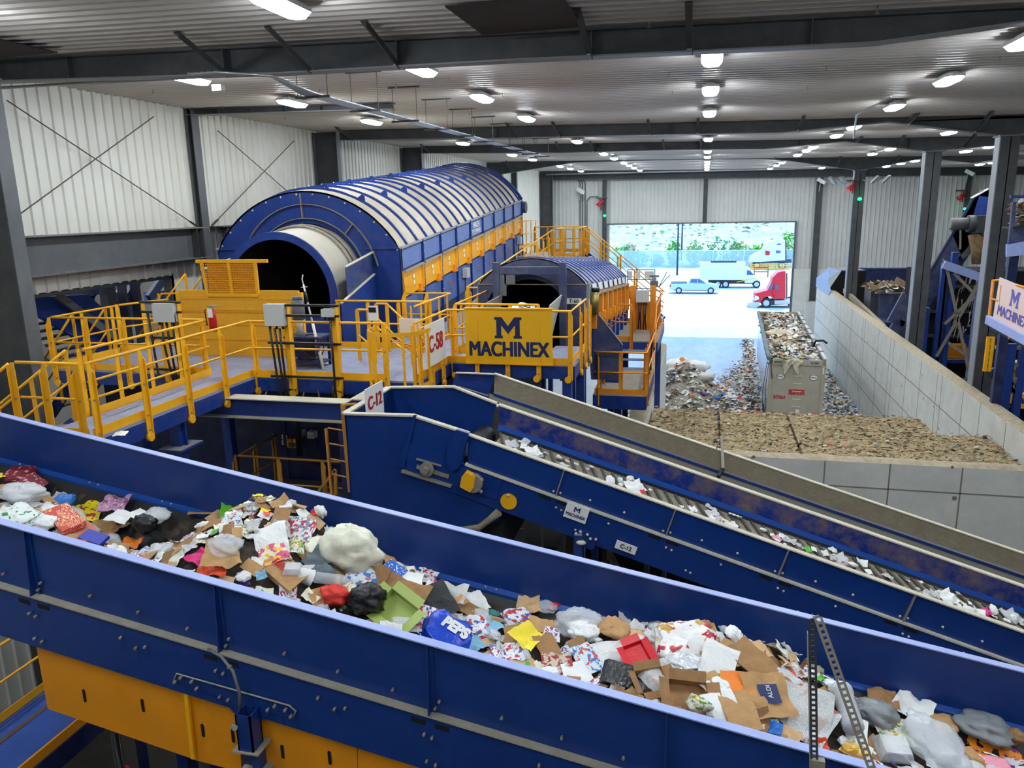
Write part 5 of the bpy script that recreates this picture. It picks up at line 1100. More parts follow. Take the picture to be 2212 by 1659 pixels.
MB().bar(l0 + V((-.35, .1, -.4)), l1 + V((-.35, .1, -.2)), .03, .05).build('stringer', YDK, t)
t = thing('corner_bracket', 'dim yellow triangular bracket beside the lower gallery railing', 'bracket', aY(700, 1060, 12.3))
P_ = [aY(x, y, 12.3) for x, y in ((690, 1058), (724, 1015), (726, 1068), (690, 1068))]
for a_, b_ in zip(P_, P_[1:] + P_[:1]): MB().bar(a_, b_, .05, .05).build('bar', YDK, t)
# stray machinery below the C-12 conveyor
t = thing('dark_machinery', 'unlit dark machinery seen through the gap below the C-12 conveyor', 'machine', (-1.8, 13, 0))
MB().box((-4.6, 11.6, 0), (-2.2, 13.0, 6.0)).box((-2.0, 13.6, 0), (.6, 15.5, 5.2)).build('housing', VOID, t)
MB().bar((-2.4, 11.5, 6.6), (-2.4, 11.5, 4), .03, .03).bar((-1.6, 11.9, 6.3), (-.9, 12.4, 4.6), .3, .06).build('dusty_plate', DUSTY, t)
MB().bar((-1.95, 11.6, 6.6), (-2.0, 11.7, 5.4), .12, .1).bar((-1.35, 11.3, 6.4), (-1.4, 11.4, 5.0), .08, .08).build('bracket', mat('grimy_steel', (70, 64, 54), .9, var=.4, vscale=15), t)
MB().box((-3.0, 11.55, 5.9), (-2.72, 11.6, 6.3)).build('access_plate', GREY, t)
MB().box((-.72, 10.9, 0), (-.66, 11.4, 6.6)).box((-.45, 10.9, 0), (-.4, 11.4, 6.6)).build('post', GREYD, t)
MB().box((-.3, 17, 0), (-.05, 18, 4.6)).build('pier', CONC, t)

# ================================================================ BUNKER: concrete walls, bales, litter
def cwall(name, a, b_, thick, zt, jx, jz, lab, face=1, ztf=None):
    """concrete retaining wall from a to b (ground), joints drawn as grooves on its inner face"""
    a, b_ = V((*a, 0)), V((*b_, 0)); d = (b_-a).normalized(); nrm = V((-d.y, d.x, 0))*face; L = (b_-a).length
    t = thing(name, lab, 'wall', a)
    MB().prism([a, b_, b_ + V((0, 0, zt)), a + V((0, 0, zt))], -nrm*thick).build('wall_body', CONC, t)
    b = MB()
    for x in jx:
        p = a + d*x + nrm*.004; b.prism([p, p + d*.035, p + d*.035 + V((0, 0, zt)), p + V((0, 0, zt))], -nrm*.003)
    for z in jz: b.prism([a + nrm*.004 + V((0, 0, z)), b_ + nrm*.004 + V((0, 0, z)), b_ + nrm*.004 + V((0, 0, z+.035)), a + nrm*.004 + V((0, 0, z+.035))], -nrm*.003)
    b.build('formwork_joints', CONCJ, t)
    b = MB(); rr = random.Random(3)
    for k in range(int(L*1.2)):
        p = a + d*rr.uniform(0, L) + nrm*.006 + V((0, 0, rr.choice(jz or [2.5])+rr.uniform(-1, 1))); b.tube([p, p + nrm*.002], rr.uniform(.02, .06), 7)
    b.build('tie_holes', mat('concrete_spots', (120, 116, 104), .9), t)
    p = a - nrm*thick*.5 + V((0, 0, zt)); q = b_ - nrm*thick*.5 + V((0, 0, zt)); b = MB(); n = max(8, int(L*2)); vs = []
    for k in range(n+1):
        c = lerp(p, q, k/n); h = .05 + .05*noise.noise(c*1.7); vs += [c + nrm*thick*.48 + V((0, 0, .0)), c + nrm*thick*.2 + V((0, 0, h)), c - nrm*thick*.25 + V((0, 0, h*.8)), c - nrm*thick*.48]
    b.add(vs, [(4*k+i, 4*k+i+1, 4*k+5+i, 4*k+4+i) for k in range(n) for i in range(3)], smooth=True); b.build('dust_cap', mat('pale_dust', (166, 152, 126), .95, var=.25, vscale=6, bump=.8, bscale=20), t); return t
cwall('concrete_wall', (8.6, 19.7), (8.6, 64), .5, 5.12, [1.2, 2.3, 4.4, 6.6, 8.3, 10.7, 11.3, 13.6, 15.8, 18.3, 19, 21.6, 25, 25.6, 29, 33], [1.3, 2.5, 3.9], 'long concrete wall on the right of the trailer bay, running towards the door')
cwall('concrete_wall', (-1.9, 19.7), (9.1, 19.7), .45, 5.12, [.8, 1.6, 2.4, 3.25, 5.0, 6.5, 8.1, 9.7, 10.7], [1.2, 2.9, 4.45], 'concrete wall crossing in front of the bales', face=-1)
cwall('concrete_wall', (-1.5, 20.2), (-1.5, 35.6), .55, 5.12, [3, 6, 9, 12], [2.5], 'short pale concrete wall below the lower right platform', face=-1)
b = MB()
for k in range(40):
    y = 20.3 + k*.38; b.box((-1.5, y, 0), (-1.492, y+.12, 5.0))
b.build('drip_streaks', mat('lime_streaks', (214, 216, 212), .8, var=.1, vscale=8), **tg('pale lime streaks running down the short concrete wall beside the litter heap', 'stain'))
t = thing('hopper_hood', 'blue-grey folded steel hood at the far end of the right concrete wall', 'hood', (8.8, 60, 0))
MB().prism([(8.55, 57.6, 4.9), (8.55, 64.2, 4.8), (8.55, 64.2, 5.5), (8.55, 58.5, 5.9), (8.55, 57, 5.2)], (.06, 0, 0)).build('inner_plate', mat('blue_grey_sheet', (130, 145, 175), .45, var=.1), t)
MB().prism([(8.6, 64.2, 5.5), (8.6, 58.5, 5.9), (9.4, 58.5, 6.5), (9.4, 64.2, 6.3)], (.02, 0, .04)).build('sloped_plate', mat('blue_grey_sheet', (130, 145, 175), .45), t)
MB().prism([(9.4, 58.5, 6.5), (9.4, 64.2, 6.3), (11, 64.2, 6.3), (11, 58.5, 6.5)], (0, 0, .04)).build('top_plate', BLUED2, t)
MB().prism([(8.66, 58.4, 5.2), (9.4, 58.4, 6.5), (11, 58.4, 6.5), (11, 58.4, 4), (8.66, 58.4, 4)], (0, .05, 0)).build('dark_mouth', VOID, t)
# bales
def bale(first=[]):
    if not first:
        rr = random.Random(5)
        for v in range(3):
            t = thing('waste_bale', '', 'bale', (0, 0, 0), 'pressed waste bales')
            W, D, Hh = 2.02, 1.6, 1.58; b = MB()
            nx, ny, nz = 26, 16, 16
            def q(x, y, z, s):
                p = V((x, y, z)); n1 = noise.noise(V((x*2+v*9, y*2, z*7))); n2 = noise.noise(V((x*9, y*9+v*5, z*22)))
                return n1*.05 + n2*.05
            def face(o, du, dv, nu, nv, nm):
                vs = []
                for j in range(nv+1):
                    for i in range(nu+1):
                        p = V(o) + V(du)*i/nu + V(dv)*j/nv; k = q(p.x, p.y, p.z*(1 if abs(nm[2]) < .5 else 1), 1)
                        if abs(nm[2]) > .5: k = noise.noise(V((p.x*2.5+v*7, p.y*7, 1)))*.06 + noise.noise(V((p.x*10, p.y*26, v)))*.06
                        vs.append(p + V(nm)*k)
                b.add(vs, [(j*(nu+1)+i, j*(nu+1)+i+1, (j+1)*(nu+1)+i+1, (j+1)*(nu+1)+i) for j in range(nv) for i in range(nu)])
            face((-W/2, -D/2, 0), (W, 0, 0), (0, 0, Hh), nx, nz, (0, -1, 0)); face((W/2, D/2, 0), (-W, 0, 0), (0, 0, Hh), nx, nz, (0, 1, 0))
            face((-W/2, D/2, 0), (0, -D, 0), (0, 0, Hh), ny, nz, (-1, 0, 0)); face((W/2, -D/2, 0), (0, D, 0), (0, 0, Hh), ny, nz, (1, 0, 0))
            face((-W/2, -D/2, Hh), (W, 0, 0), (0, D, 0), nx*2, ny*3, (0, 0, 1))
            o = b.build('pressed_block', mat('bale_fibre', (186, 168, 132), .95, var=.5, vscale=9, dust=.6, dustc=(96, 80, 58), dscale=7, stretch=(1, 2.5, 2.5), bump=.9, bscale=30), t)
            c = MB(); cols = [WHITE, CARD, mat('bale_dark', (60, 52, 42), .9), mat('bale_blue', (80, 110, 160), .6), mat('bale_red', (170, 50, 40), .6), mat('bale_tan', (190, 168, 128), .9), mat('bale_tan2', (150, 128, 92), .9), mat('bale_green', (60, 110, 70), .7)]
            for k in range(420):
                fs = rr.choice('tttttf'); x = rr.uniform(-W/2, W/2); s = rr.uniform(.03, .13)
                if fs == 't': o_ = V((x, rr.uniform(-D/2, D/2), Hh+rr.uniform(-.01, .07))); u, w_ = V((s, rr.uniform(-.03, .03), rr.uniform(-.02, .03))), V((rr.uniform(-.02, .02), s*.4, rr.uniform(-.03, .04)))
                else: o_ = V((x, -D/2-rr.uniform(.0, .05), rr.uniform(.2, Hh))); u, w_ = V((s, rr.uniform(-.03, .03), rr.uniform(-.02, .02))), V((rr.uniform(-.02, .02), -.02, s*.4))
                c.add([o_, o_+u, o_+u+w_, o_+w_*.8], [(0, 1, 2, 3)], cols[rr.choice([0, 2, 2, 5, 5, 1, 3, 4, 7] if k % 9 == 0 else [5, 6, 5, 6, 2])])
            c.build('loose_scraps', None, t)['kind'] = 'stuff'
            for o2 in t.children: o2['_open'] = 1
            first.append(t)
        first.append([0]*3)
    i = R0.randrange(3)
    if not first[3][i]: first[3][i] = 1; return first[i]
    return copytree(first[i])
colx = [-.42, 1.68, 3.78, 5.6, 7.5]
for i, x in enumerate(colx):
    for j in range(3):
        for k in range(3):
            tb = bale(); dz = [0, 0, 0, 0, .0][i]
            tb.location = (x + R0.uniform(-.02, .02)*0, 21.14 + j*1.66, k*1.62 + (.0)); tb.rotation_euler.z = R0.choice((0, PI)); tb.scale.z = .9 if i == 4 else 1; tb.location.z *= tb.scale.z
            tb['label'] = 'brown pressed waste bale, %s column from the left, %s row from the front, %s layer' % (['first', 'second', 'third', 'fourth', 'last'][i], ['front', 'middle', 'rear'][j], ['bottom', 'middle', 'top'][k])
import functools
SC = [mat('scrap_%s' % n_, c_, .8) for n_, c_ in (('white', (222, 222, 218)), ('paper', (200, 196, 186)), ('tan', (176, 150, 112)), ('brown', (112, 88, 62)), ('dark', (44, 42, 42)), ('blue', (60, 110, 180)), ('red', (190, 50, 45)), ('green', (60, 140, 80)), ('grey', (140, 140, 138)), ('orange', (214, 120, 50)))]
def litter(name, lab, cat, fn, n, smin, smax, seed, wts=None, org=None, lift=.06):
    rr = random.Random(seed); b = MB()
    for _ in range(n):
        p = fn(rr)
        if p is None: continue
        s = rr.uniform(smin, smax); a = rr.uniform(0, 2*PI); u = V((math.cos(a), math.sin(a), rr.uniform(-.3, .4)))*s; w_ = V((-math.sin(a), math.cos(a), rr.uniform(-.3, .5)))*s*rr.uniform(.4, 1)
        m_ = rr.choices(SC, wts or [10, 7, 5, 3, 2.5, .7, .6, .4, 2, .6])[0]; p = V(p) + V((0, 0, rr.uniform(.01, lift)))
        b.add([p, p+u*.5+V((0, 0, s*rr.uniform(-.1, .3))), p+u, p+u+w_, p+u*.5+w_*1.1+V((0, 0, s*rr.uniform(0, .4))), p+w_], [(0, 1, 4, 5), (1, 2, 3, 4)], m_)
    o = b.build(name, None, label=lab, category=cat, kind='stuff', _open=1); return o
def pileh(x, y):
    d = math.hypot((x+.8)/3.6, (y-42.5)/5.5); return max(0, (1-d))*3.0 if d < 1 else 0
def mound(name, lab, hf, x0, x1, y0, y1, n, m):
    b = MB(); vs = []
    for j in range(n+1):
        for i in range(n+1):
            x, y = lerp(x0, x1, i/n), lerp(y0, y1, j/n); h = hf(x, y); vs.append((x, y, h + (noise.noise(V((x*2.3, y*2.3, 0)))*.22*min(1, h*2) if h > 0 else -.02)))
    b.add(vs, [(j*(n+1)+i, j*(n+1)+i+1, (j+1)*(n+1)+i+1, (j+1)*(n+1)+i) for j in range(n) for i in range(n)], smooth=True)
    return b.build(name, m, **tg(lab, 'heap'), kind='stuff', _open=1)
HEAP = mat('heap_mix', (150, 142, 128), .9, var=.5, vscale=5, bump=1, bscale=12)
mound('waste_heap', 'heap of plastic bags and litter against the short concrete wall', pileh, -4, 3.2, 36, 49, 40, HEAP)
def fpile(rr):
    x, y = rr.uniform(-4, 3), rr.uniform(36, 48); h = pileh(x, y); return (x, y, h) if h > .05 else None
litter('heap_litter', 'bags, bottles and torn paper covering the heap by the short wall', 'litter', fpile, 2600, .08, .34, 1, [16, 5, 3, 1, 2, 2, 1.4, .6, 2, 1])
for i, (x, y, s, m_, lab) in enumerate(((-1.0, 44.0, .9, WHITE, 'long white bag at the back of the litter heap'), (.9, 40.9, .22, SC[5], 'blue bag at the foot of the litter heap'), (.3, 40.6, .2, mat('violet_bag', (96, 70, 130), .5), 'violet bag on the litter heap'), (1.9, 43.2, .22, SC[5], 'blue bundle lying on the floor right of the heap'), (-.3, 43.4, .7, SC[0], 'large pale bag on top of the litter heap'), (.2, 42, .5, SC[1], 'grey-white bag in the middle of the litter heap'), (2.0, 46.5, .3, SC[4], 'dark lump on the floor between heap and trailer'))):
    h = pileh(x, y); b = MB(); b.ball((x, y, h+s*.25), s, None, 12, 8, (1.2, .8, .45)); b.v = [p + V((noise.noise(p*4), noise.noise(p*4+V((9, 0, 0))), noise.noise(p*4+V((0, 9, 0)))))*s*.25 for p in b.v]
    b.build('plastic_bag', m_, **tg(lab, 'bag'))
def ffloor(rr):
    y = 41 + 26*rr.random()**1.5; x = 3.2 + (y-38)*.033 - abs(rr.gauss(0, 1))*max(.35, 2.6 - (y-41)*.13)
    return (x, y, 0.0)
litter('floor_litter', 'loose paper and plastic scattered on the floor left of the trailer', 'litter', ffloor, 3400, .05, .26, 2)
litter('floor_litter', 'loose scraps scattered on the floor between the trailer and the right concrete wall', 'litter', lambda rr: (8.5-abs(rr.gauss(0, 1.3)), rr.uniform(38, 58), 0), 1500, .05, .24, 3)
litter('floor_litter', 'trampled scraps around the rear wheels of the trailer', 'litter', lambda rr: (rr.uniform(1.5, 8.4), rr.uniform(36, 46), 0), 900, .06, .28, 8)
# ================================================================ TRAILER
ALU = mat('dusty_aluminium', (172, 164, 146), .5, metal=.15, var=.08, vscale=1.5, dust=.2, dustc=(130, 118, 96))
ALUS = mat('polished_aluminium', (200, 208, 218), .22, metal=.75, var=.05)
ro = Matrix.Rotation(-math.radians(1.9), 4, 'Z'); TO = V((4.5, 38.3, 0))
def TR(x, y, z): return TO + ro @ V((x, y, z))
t = tl_ = thing('trailer', 'open-top aluminium trailer numbered 87964, loaded with waste, seen from behind', 'trailer', TO)
def tb(x0, y0, z0, x1, y1, z1, name, m, parent=None, b=None):
    c = b or MB(); q = [(x0,y0,z0),(x1,y0,z0),(x1,y1,z0),(x0,y1,z0),(x0,y0,z1),(x1,y0,z1),(x1,y1,z1),(x0,y1,z1)]
    c.add([TR(*p) for p in q], [(0,3,2,1),(4,5,6,7),(0,1,5,4),(1,2,6,5),(2,3,7,6),(3,0,4,7)], m if b else None)
    return c if b else c.build(name, m, parent or t)
LT = 16.4
tb(-1.27, 0, 1.15, -1.22, LT, 4.0, 'left_side', ALUS); tb(1.22, 0, 1.15, 1.27, LT, 4.0, 'right_side', ALUS)
tb(-1.27, LT-.05, 1.15, 1.27, LT, 4.1, 'front_bulkhead', ALU); tb(-1.27, 0, 1.1, 1.27, LT, 1.2, 'floor', ALU)
rd = tb(-1.2, -.03, 1.3, 1.2, .05, 3.75, 'rear_door', ALU)
for x0_, x1__, z0_, z1__ in ((-1.27, -1.1, 1.2, 4.05), (1.1, 1.27, 1.2, 4.05)): tb(x0_, -.08, z0_, x1__, .06, z1__, 'corner_post', ALU)
tb(-1.27, -.08, 3.78, 1.27, .06, 4.05, 'top_rail', ALU); tb(-1.05, -.09, 3.86, -.7, -.08, 3.96, 'rail_slot', GREY); tb(.6, -.09, 3.86, .95, -.08, 3.96, 'rail_slot', GREY)
tb(-1.2, -.1, 1.22, 1.2, .05, 1.3, 'bottom_rail', mat('pale_dust', (166, 152, 126), .95)); tb(-1.27, -.08, .98, 1.27, .05, 1.2, 'bumper_beam', ALU)
for k in range(8): tb(-1.22+k*.33, -.09, 1.08, -1.08+k*.33, -.08, 1.14, 'reflector', RED if k != 6 else WHITE)
for k in range(6): z = 1.36 + k*.38; MB().tube([TR(-.12, -.04, z+.02), TR(-.12, -.1, z), TR(.22, -.1, z), TR(.22, -.04, z+.02)], .02, 6).build('door_rung', RIM2, rd)
tb(-1.15, -.05, .62, -.62, .1, .98, 'light_panel', ALU); tb(.62, -.05, .62, 1.15, .1, .98, 'light_panel', ALU); tb(-.4, -.04, .7, .4, .1, .96, 'plate_panel', mat('rusty_grime', (120, 104, 86), .9, var=.4, vscale=10))
for k in range(3):
    for s in (-1.05, .72): c_ = TR(s+k*.16, -.07, .82); MB().tube([c_, c_ + V((0, .03, 0))], .07, 12).build('tail_light', mat('tail_red', (120, 10, 20), .3), t)
for x in (-.62, .5): tb(x, -.04, .3, x+.16, .1, 1.0, 'bumper_strut', GREY)
for yy in (2.0, 3.4):
    for x in (-1.15, 1.15):
        a_ = TR(x-.14, yy, .5); b_ = TR(x+.14, yy, .5); w_ = MB().tube([a_, b_], .5, 20).build('wheel', BLK, t); MB().tube([TR(x-.15, yy, .5), TR(x+.15, yy, .5)], .27, 14).build('rim', ALUS, w_)
tb(-.5, .3, .75, .5, 5, 1.1, 'subframe', GREYD); tb(-.4, 13.0, 0, .4, 13.4, 1.1, 'landing_gear', GREYD)
def ttxt(s, size, x, z, m, bold=0, sx=1): return text(s, size, 'lettering', m, t, frame(TR(x, -.045, z), ro @ V((1, 0, 0)), (0, 0, 1)), bold, .003, sx)
ttxt('87964', .26, -.72, 2.17, SIGNR, .005, .85)
o = MB(); 
for k in range(15):
    pass
ttxt('RUMPKE', .29, .05, 2.46, SIGNR, .012, .66)
tb(-.3, -.05, 2.33, .42, -.042, 2.355, 'logo_bar', SIGNR); tb(-.3, -.05, 2.57, .42, -.042, 2.59, 'logo_bar', SIGNR)
for x in (-.72, .78):
    for r_, m_, d_ in ((1, BLKP, .046), (.88, SIGNW, .05)): MB().add([TR(x + .2*r_*math.cos(2*PI*k/24), -d_, 3.2 + .13*r_*math.sin(2*PI*k/24)) for k in range(24)], [list(range(24))]).build('oval_badge', m_, t)
    text('MAC', .13, 'lettering', BLKP, t, frame(TR(x, -.055, 3.2), ro @ V((1, 0, 0)), (0, 0, 1)), .003, .001, 1.1)
tb(.05, -.05, 1.42, .22, -.035, 1.62, 'placard', WHITE); tb(1.15, -.1, 3.4, 1.2, -.08, 3.7, 'marker', WHITE)
for x in (-.9, .75): tb(x, -.14, 1.15, x+.1, -.08, 1.42, 'door_lock', STEEL)
for q_ in ((-1.2, 3.9), (-1.26, 2.9), (-1.18, 1.8), (-1.22, 1.1)): pass
MB().tube([TR(-1.2, -.12, 4.0), TR(-1.15, -.16, 3.4), TR(-1.1, -.14, 3.1)], .02, 6).tube([TR(-1.3, -.12, 3.9), TR(-1.38, -.14, 2.6), TR(-1.3, -.1, 1.2)], .015, 6).tube([TR(-1.35, .2, 3.9), TR(-1.5, .2, 2.2), TR(-1.4, .2, 1.0)], .015, 6).build('tarp_rope', BLKP, t)
tp_ = [TR(-1.3, y, 4.08 + .03*math.sin(y*2)) for y in [k*.6 - .1 for k in range(28)]]
MB().tube(tp_, [.1 + .03*((k*7) % 3)/2 for k in range(28)], 10).build('tarp_roll', mat('grey_tarp', (106, 118, 120), .7, var=.25, vscale=3), t)
MB().bar(TR(1.24, 0, 4.08), TR(1.24, LT, 4.08), .14, .1).build('rail_tube', LGREY, t)
for k in range(1, 9): c_ = TR(1.24, k*1.8, 4.15); MB().cube(c_, (.2, .2, .06)).build('rail_clamp', STEEL, t)
MB().tube([TR(1.0, 3.4, 4.1), TR(1.1, 3.3, 4.4), TR(1.45, 3.2, 4.45), TR(1.6, 3.0, 4.35)], .06, 8).build('tarp_handle', BLKP, t)
def lh(x, y): return 3.55 + .45*max(0, 1-abs(x/1.25)**2.5) + .12*noise.noise(V((x*1.5, y*.8, 3)))
b = MB(); vs = []; nx, ny = 14, 70
for j in range(ny+1):
    for i in range(nx+1):
        x, y = -1.2 + 2.4*i/nx, .1 + (LT-.3)*j/ny; h = lh(x, y) - (.25 if y > LT-2 else 0); vs.append(TR(x, y, h + .1*noise.noise(V((x*4, y*4, 0)))))
b.add(vs, [(j*(nx+1)+i, j*(nx+1)+i+1, (j+1)*(nx+1)+i+1, (j+1)*(nx+1)+i) for j in range(ny) for i in range(nx)], smooth=True)
b.build('waste_load', HEAP, **tg('mixed waste heaped inside the open trailer', 'waste'), kind='stuff', _open=1)
def fl_(rr): x, y = rr.uniform(-1.15, 1.15), rr.uniform(.05, LT-.4); p = TR(x, y, lh(x, y)); return tuple(p)
litter('load_litter', 'torn paper, film and scraps covering the load of the trailer', 'litter', fl_, 4200, .06, .26, 4, [10, 8, 9, 4, 2, .3, .35, .4, 3, .6], lift=.1)
for x, y, s, m_, lab in ((-.7, 11.3, .28, SC[7], 'green bag on the trailer load'), (.1, 10.6, .25, SC[9], 'orange bag in the middle of the trailer load'), (-.5, 7.5, .6, mat('beige_film', (196, 178, 148), .6, var=.2), 'large beige film bundle on the trailer load'), (-.4, 5.6, .3, mat('orange_yellow_bag', (222, 150, 30), .5), 'flat orange bundle on the trailer load'), (.15, 4.0, .22, SC[9], 'small orange scrap on the near part of the trailer load'), (.6, 12.8, .35, SC[8], 'grey bag at the far right corner of the trailer load'), (.4, 8.6, .3, SC[0], 'white bag on the right half of the trailer load')):
    c_ = TR(x, y, lh(x, y)+s*.15); b = MB().ball(c_, s, None, 12, 8, (1.1, .9, .5)); b.v = [p + V((noise.noise(p*5), noise.noise(p*5+V((9, 0, 0))), noise.noise(p*5+V((0, 9, 0)))))*s*.3 for p in b.v]; b.build('plastic_bag', m_, **tg(lab, 'bag'))
# film hanging over the tailgate
b = MB(); vs = []
for j in range(13):
    for i in range(13):
        u, v_ = i/12, j/12; x = -.62 + .85*u*(1-.25*v_) + .05*math.sin(v_*9); z = 4.12 - .75*v_*(.7+.3*math.sin(u*7+1)); y = -.1 - .05*math.sin(u*20+v_*5) - (.06 if v_ > .1 else -.25)
        vs.append(TR(x, y, z + .03*noise.noise(V((u*9, v_*9, 0)))))
b.add(vs, [(j*13+i, j*13+i+1, (j+1)*13+i+1, (j+1)*13+i) for j in range(12) for i in range(12)], smooth=True)
b.build('plastic_film', mat('dirty_film', (196, 186, 160), .4, var=.2, vscale=12), **tg('torn dirty plastic film hanging over the tailgate of the trailer', 'film'), _open=1)

# ================================================================ YARD OUTSIDE
GL = mat('car_glass', (70, 95, 125), .1)
def extr(t, Y, w, pts, name, m): return MB().prism([(x, Y, z) for x, z in pts], (0, w, 0)).build(name, m, t)
def wheel(t, x, y, r, w=.28, m2=LGREY):
    o = MB().tube([(x, y, r), (x, y+w, r)], r, 20).build('wheel', BLK, t); MB().tube([(x, y-.02, r), (x, y+w+.02, r)], r*.62, 14).build('rim', m2, o)
px0 = -4.1; k_ = 6.15/6.0; Yp = 101
t = thing('pickup_truck', 'silver-blue pickup truck parked sideways outside the door', 'pickup', (-1, Yp, 0)); PB = mat('pickup_silver', (176, 200, 214), .3, metal=.3)
extr(t, Yp, 1.95, [(px0+x*k_, z) for x, z in ((0, .55), (0, 1.15), (.1, 1.3), (2.35, 1.32), (3.9, 1.3), (5.0, 1.22), (5.8, 1.08), (5.95, .9), (5.95, .5), (5.6, .42), (.3, .45))], 'body', PB)
extr(t, Yp+.12, 1.7, [(px0+x*k_, z) for x, z in ((2.3, 1.3), (2.45, 1.9), (3.6, 1.93), (4.4, 1.35))], 'cab', PB)
extr(t, Yp+.1, 1.74, [(px0+x*k_, z) for x, z in ((2.5, 1.4), (2.6, 1.85), (3.35, 1.86), (3.35, 1.4))], 'side_window', GL)
extr(t, Yp+.1, 1.74, [(px0+x*k_, z) for x, z in ((3.42, 1.4), (3.42, 1.86), (3.6, 1.86), (4.25, 1.4))], 'side_window', GL)
extr(t, Yp-.02, 1.99, [(px0+x*k_, z) for x, z in ((.15, 1.3), (2.1, 1.33), (2.1, 1.42), (.2, 1.4))], 'bed_cover', BLKP)
extr(t, Yp-.01, .1, [(px0+x*k_, z) for x, z in ((.03, 1.15), (.2, 1.15), (.15, .85), (.03, .85))], 'tail_light', RED)
extr(t, Yp-.01, 1.97, [(px0+x*k_, z) for x, z in ((.5, .48), (5.5, .45), (5.5, .36), (.5, .4))], 'sill', BLKP)
wheel(t, px0+1.15*k_, Yp-.02, .41); wheel(t, px0+5.0*k_, Yp-.02, .41)
wheel(t, px0+1.15*k_, Yp+1.7, .41); wheel(t, px0+5.0*k_, Yp+1.7, .41)
Yt = 108; X_ = lambda px: aY(px, 600, Yt).x; Z_ = lambda py: aY(1570, py, Yt).z
t = thing('box_truck', 'white box truck parked behind the pickup truck', 'truck', (X_(1560), Yt, 0)); TW = mat('truck_white', (225, 228, 226), .35)
MB().box((X_(1511), Yt, Z_(605)), (X_(1609), Yt+2.5, Z_(568))).build('cargo_box', TW, t)
MB().box((X_(1530), Yt+.2, .55), (X_(1640), Yt+2.3, 1.0)).build('chassis', BLKP, t)
extr(t, Yt+.1, 2.3, [(X_(1609), .7), (X_(1609), Z_(577)), (X_(1619), Z_(580)), (X_(1630), Z_(598)), (X_(1643), Z_(603)), (X_(1643), .7)], 'cab', TW)
extr(t, Yt+.08, 2.34, [(X_(1613), Z_(594)), (X_(1613), Z_(584)), (X_(1620), Z_(585)), (X_(1628), Z_(594))], 'cab_window', GL)
MB().box((X_(1534), Yt+.4, Z_(568)), (X_(1590), Yt+.6, Z_(564))).build('roof_rack', GREYD, t)
for x in (1551, 1568, 1635):
    wheel(t, X_(x), Yt, .5); wheel(t, X_(x), Yt+2.2, .5)
MB().bar((X_(1592), Yt-.1, .8), (X_(1645), Yt-.1, 1.5), .05, .1).build('yellow_stripe', YEL, t)
def semi(Y, pr, col_, lab, wheels, glass, deckl, mir=None, stack=None):
    A = lambda x, y: (aY(x, y, Y).x, aY(x, y, Y).z)
    t = thing('semi_truck', lab, 'truck', (A(pr[0][0], 0)[0], Y, 0))
    extr(t, Y, 2.4, [A(x, y) for x, y in pr], 'cab', col_)
    for g in glass: extr(t, Y-.03, 2.46, [A(x, y) for x, y in g], 'window', GL)
    extr(t, Y+.1, 2.2, [A(x, y) for x, y in deckl], 'chassis', GREYD)
    for x, y, r in wheels:
        xx, zz = A(x, y); wheel(t, xx, Y-.05, r, .3); wheel(t, xx, Y+2.1, r, .3)
    if mir: extr(t, Y-.3, .25, [A(x, y) for x, y in mir], 'mirror', RED)
    if stack: extr(t, Y, .2, [A(x, y) for x, y in stack], 'exhaust_stack', GREYD)
    return t
semi(88, [(1629, 650), (1629, 640), (1632, 634), (1658, 627), (1666, 612), (1669, 600), (1680, 589), (1690, 586), (1697, 586), (1697, 645), (1672, 647), (1664, 640), (1650, 643), (1642, 655)], mat('truck_red', (205, 22, 40), .3), 'red semi truck facing left just outside the door', [(1655, 659, .52), (1712, 660, .5)],
     [[(1674, 625), (1675, 615), (1682, 615), (1682, 625)], [(1660, 626), (1667, 613), (1670, 613), (1667, 626)]], [(1660, 650), (1714, 648), (1714, 657), (1660, 660)], None, [(1698, 590), (1701, 590), (1701, 645), (1698, 645)])
extr(bpy.data.objects[[o.name for o in bpy.data.objects if o.name.startswith('semi_truck')][0]], 87.9, 2.5, [(aY(x, y, 88).x, aY(x, y, 88).z) for x, y in ((1616, 662), (1616, 654), (1640, 652), (1642, 660), (1626, 668))], 'bumper', LGREY)
tk_ = [o for o in bpy.data.objects if o.name.startswith('semi_truck')][0]; A8 = lambda x, y: (aY(x, y, 88).x, aY(x, y, 88).z)
extr(tk_, 87.85, .4, [A8(1673, 649), A8(1708, 648), A8(1708, 656), A8(1673, 657)], 'fuel_tank', LGREY)
extr(tk_, 87.95, .1, [A8(1629, 650), A8(1631, 638), A8(1638, 640), A8(1640, 646)], 'headlight', WHITE)
extr(tk_, 87.93, .1, [A8(1671, 645), A8(1671, 613), A8(1672, 613), A8(1672, 645)], 'door_seam', mat('truck_red_dark', (140, 10, 24), .4))
extr(tk_, 87.7, .2, [A8(1669, 636), A8(1669, 624), A8(1673, 624), A8(1673, 636)], 'mirror', RED)
semi(138, [(1618, 566), (1621, 555), (1632, 548), (1645, 544), (1652, 530), (1662, 521), (1674, 518), (1696, 519), (1696, 562), (1640, 566)], TW, 'white semi truck with a red mirror panel beyond the box truck', [(1635, 567, .6), (1690, 566, .6)],
     [[(1676, 547), (1676, 541), (1686, 541), (1686, 547)], [(1677, 529), (1680, 526), (1687, 526), (1687, 529)]], [(1640, 562), (1710, 560), (1710, 568), (1640, 569)], [(1653, 551), (1653, 541), (1663, 543), (1662, 551)], [(1696, 520), (1699, 520), (1699, 560), (1696, 560)])
t = thing('car_hauler_rack', 'low yellow striped rack between the white semi truck and the box truck', 'rack', aY(1665, 585, 124))
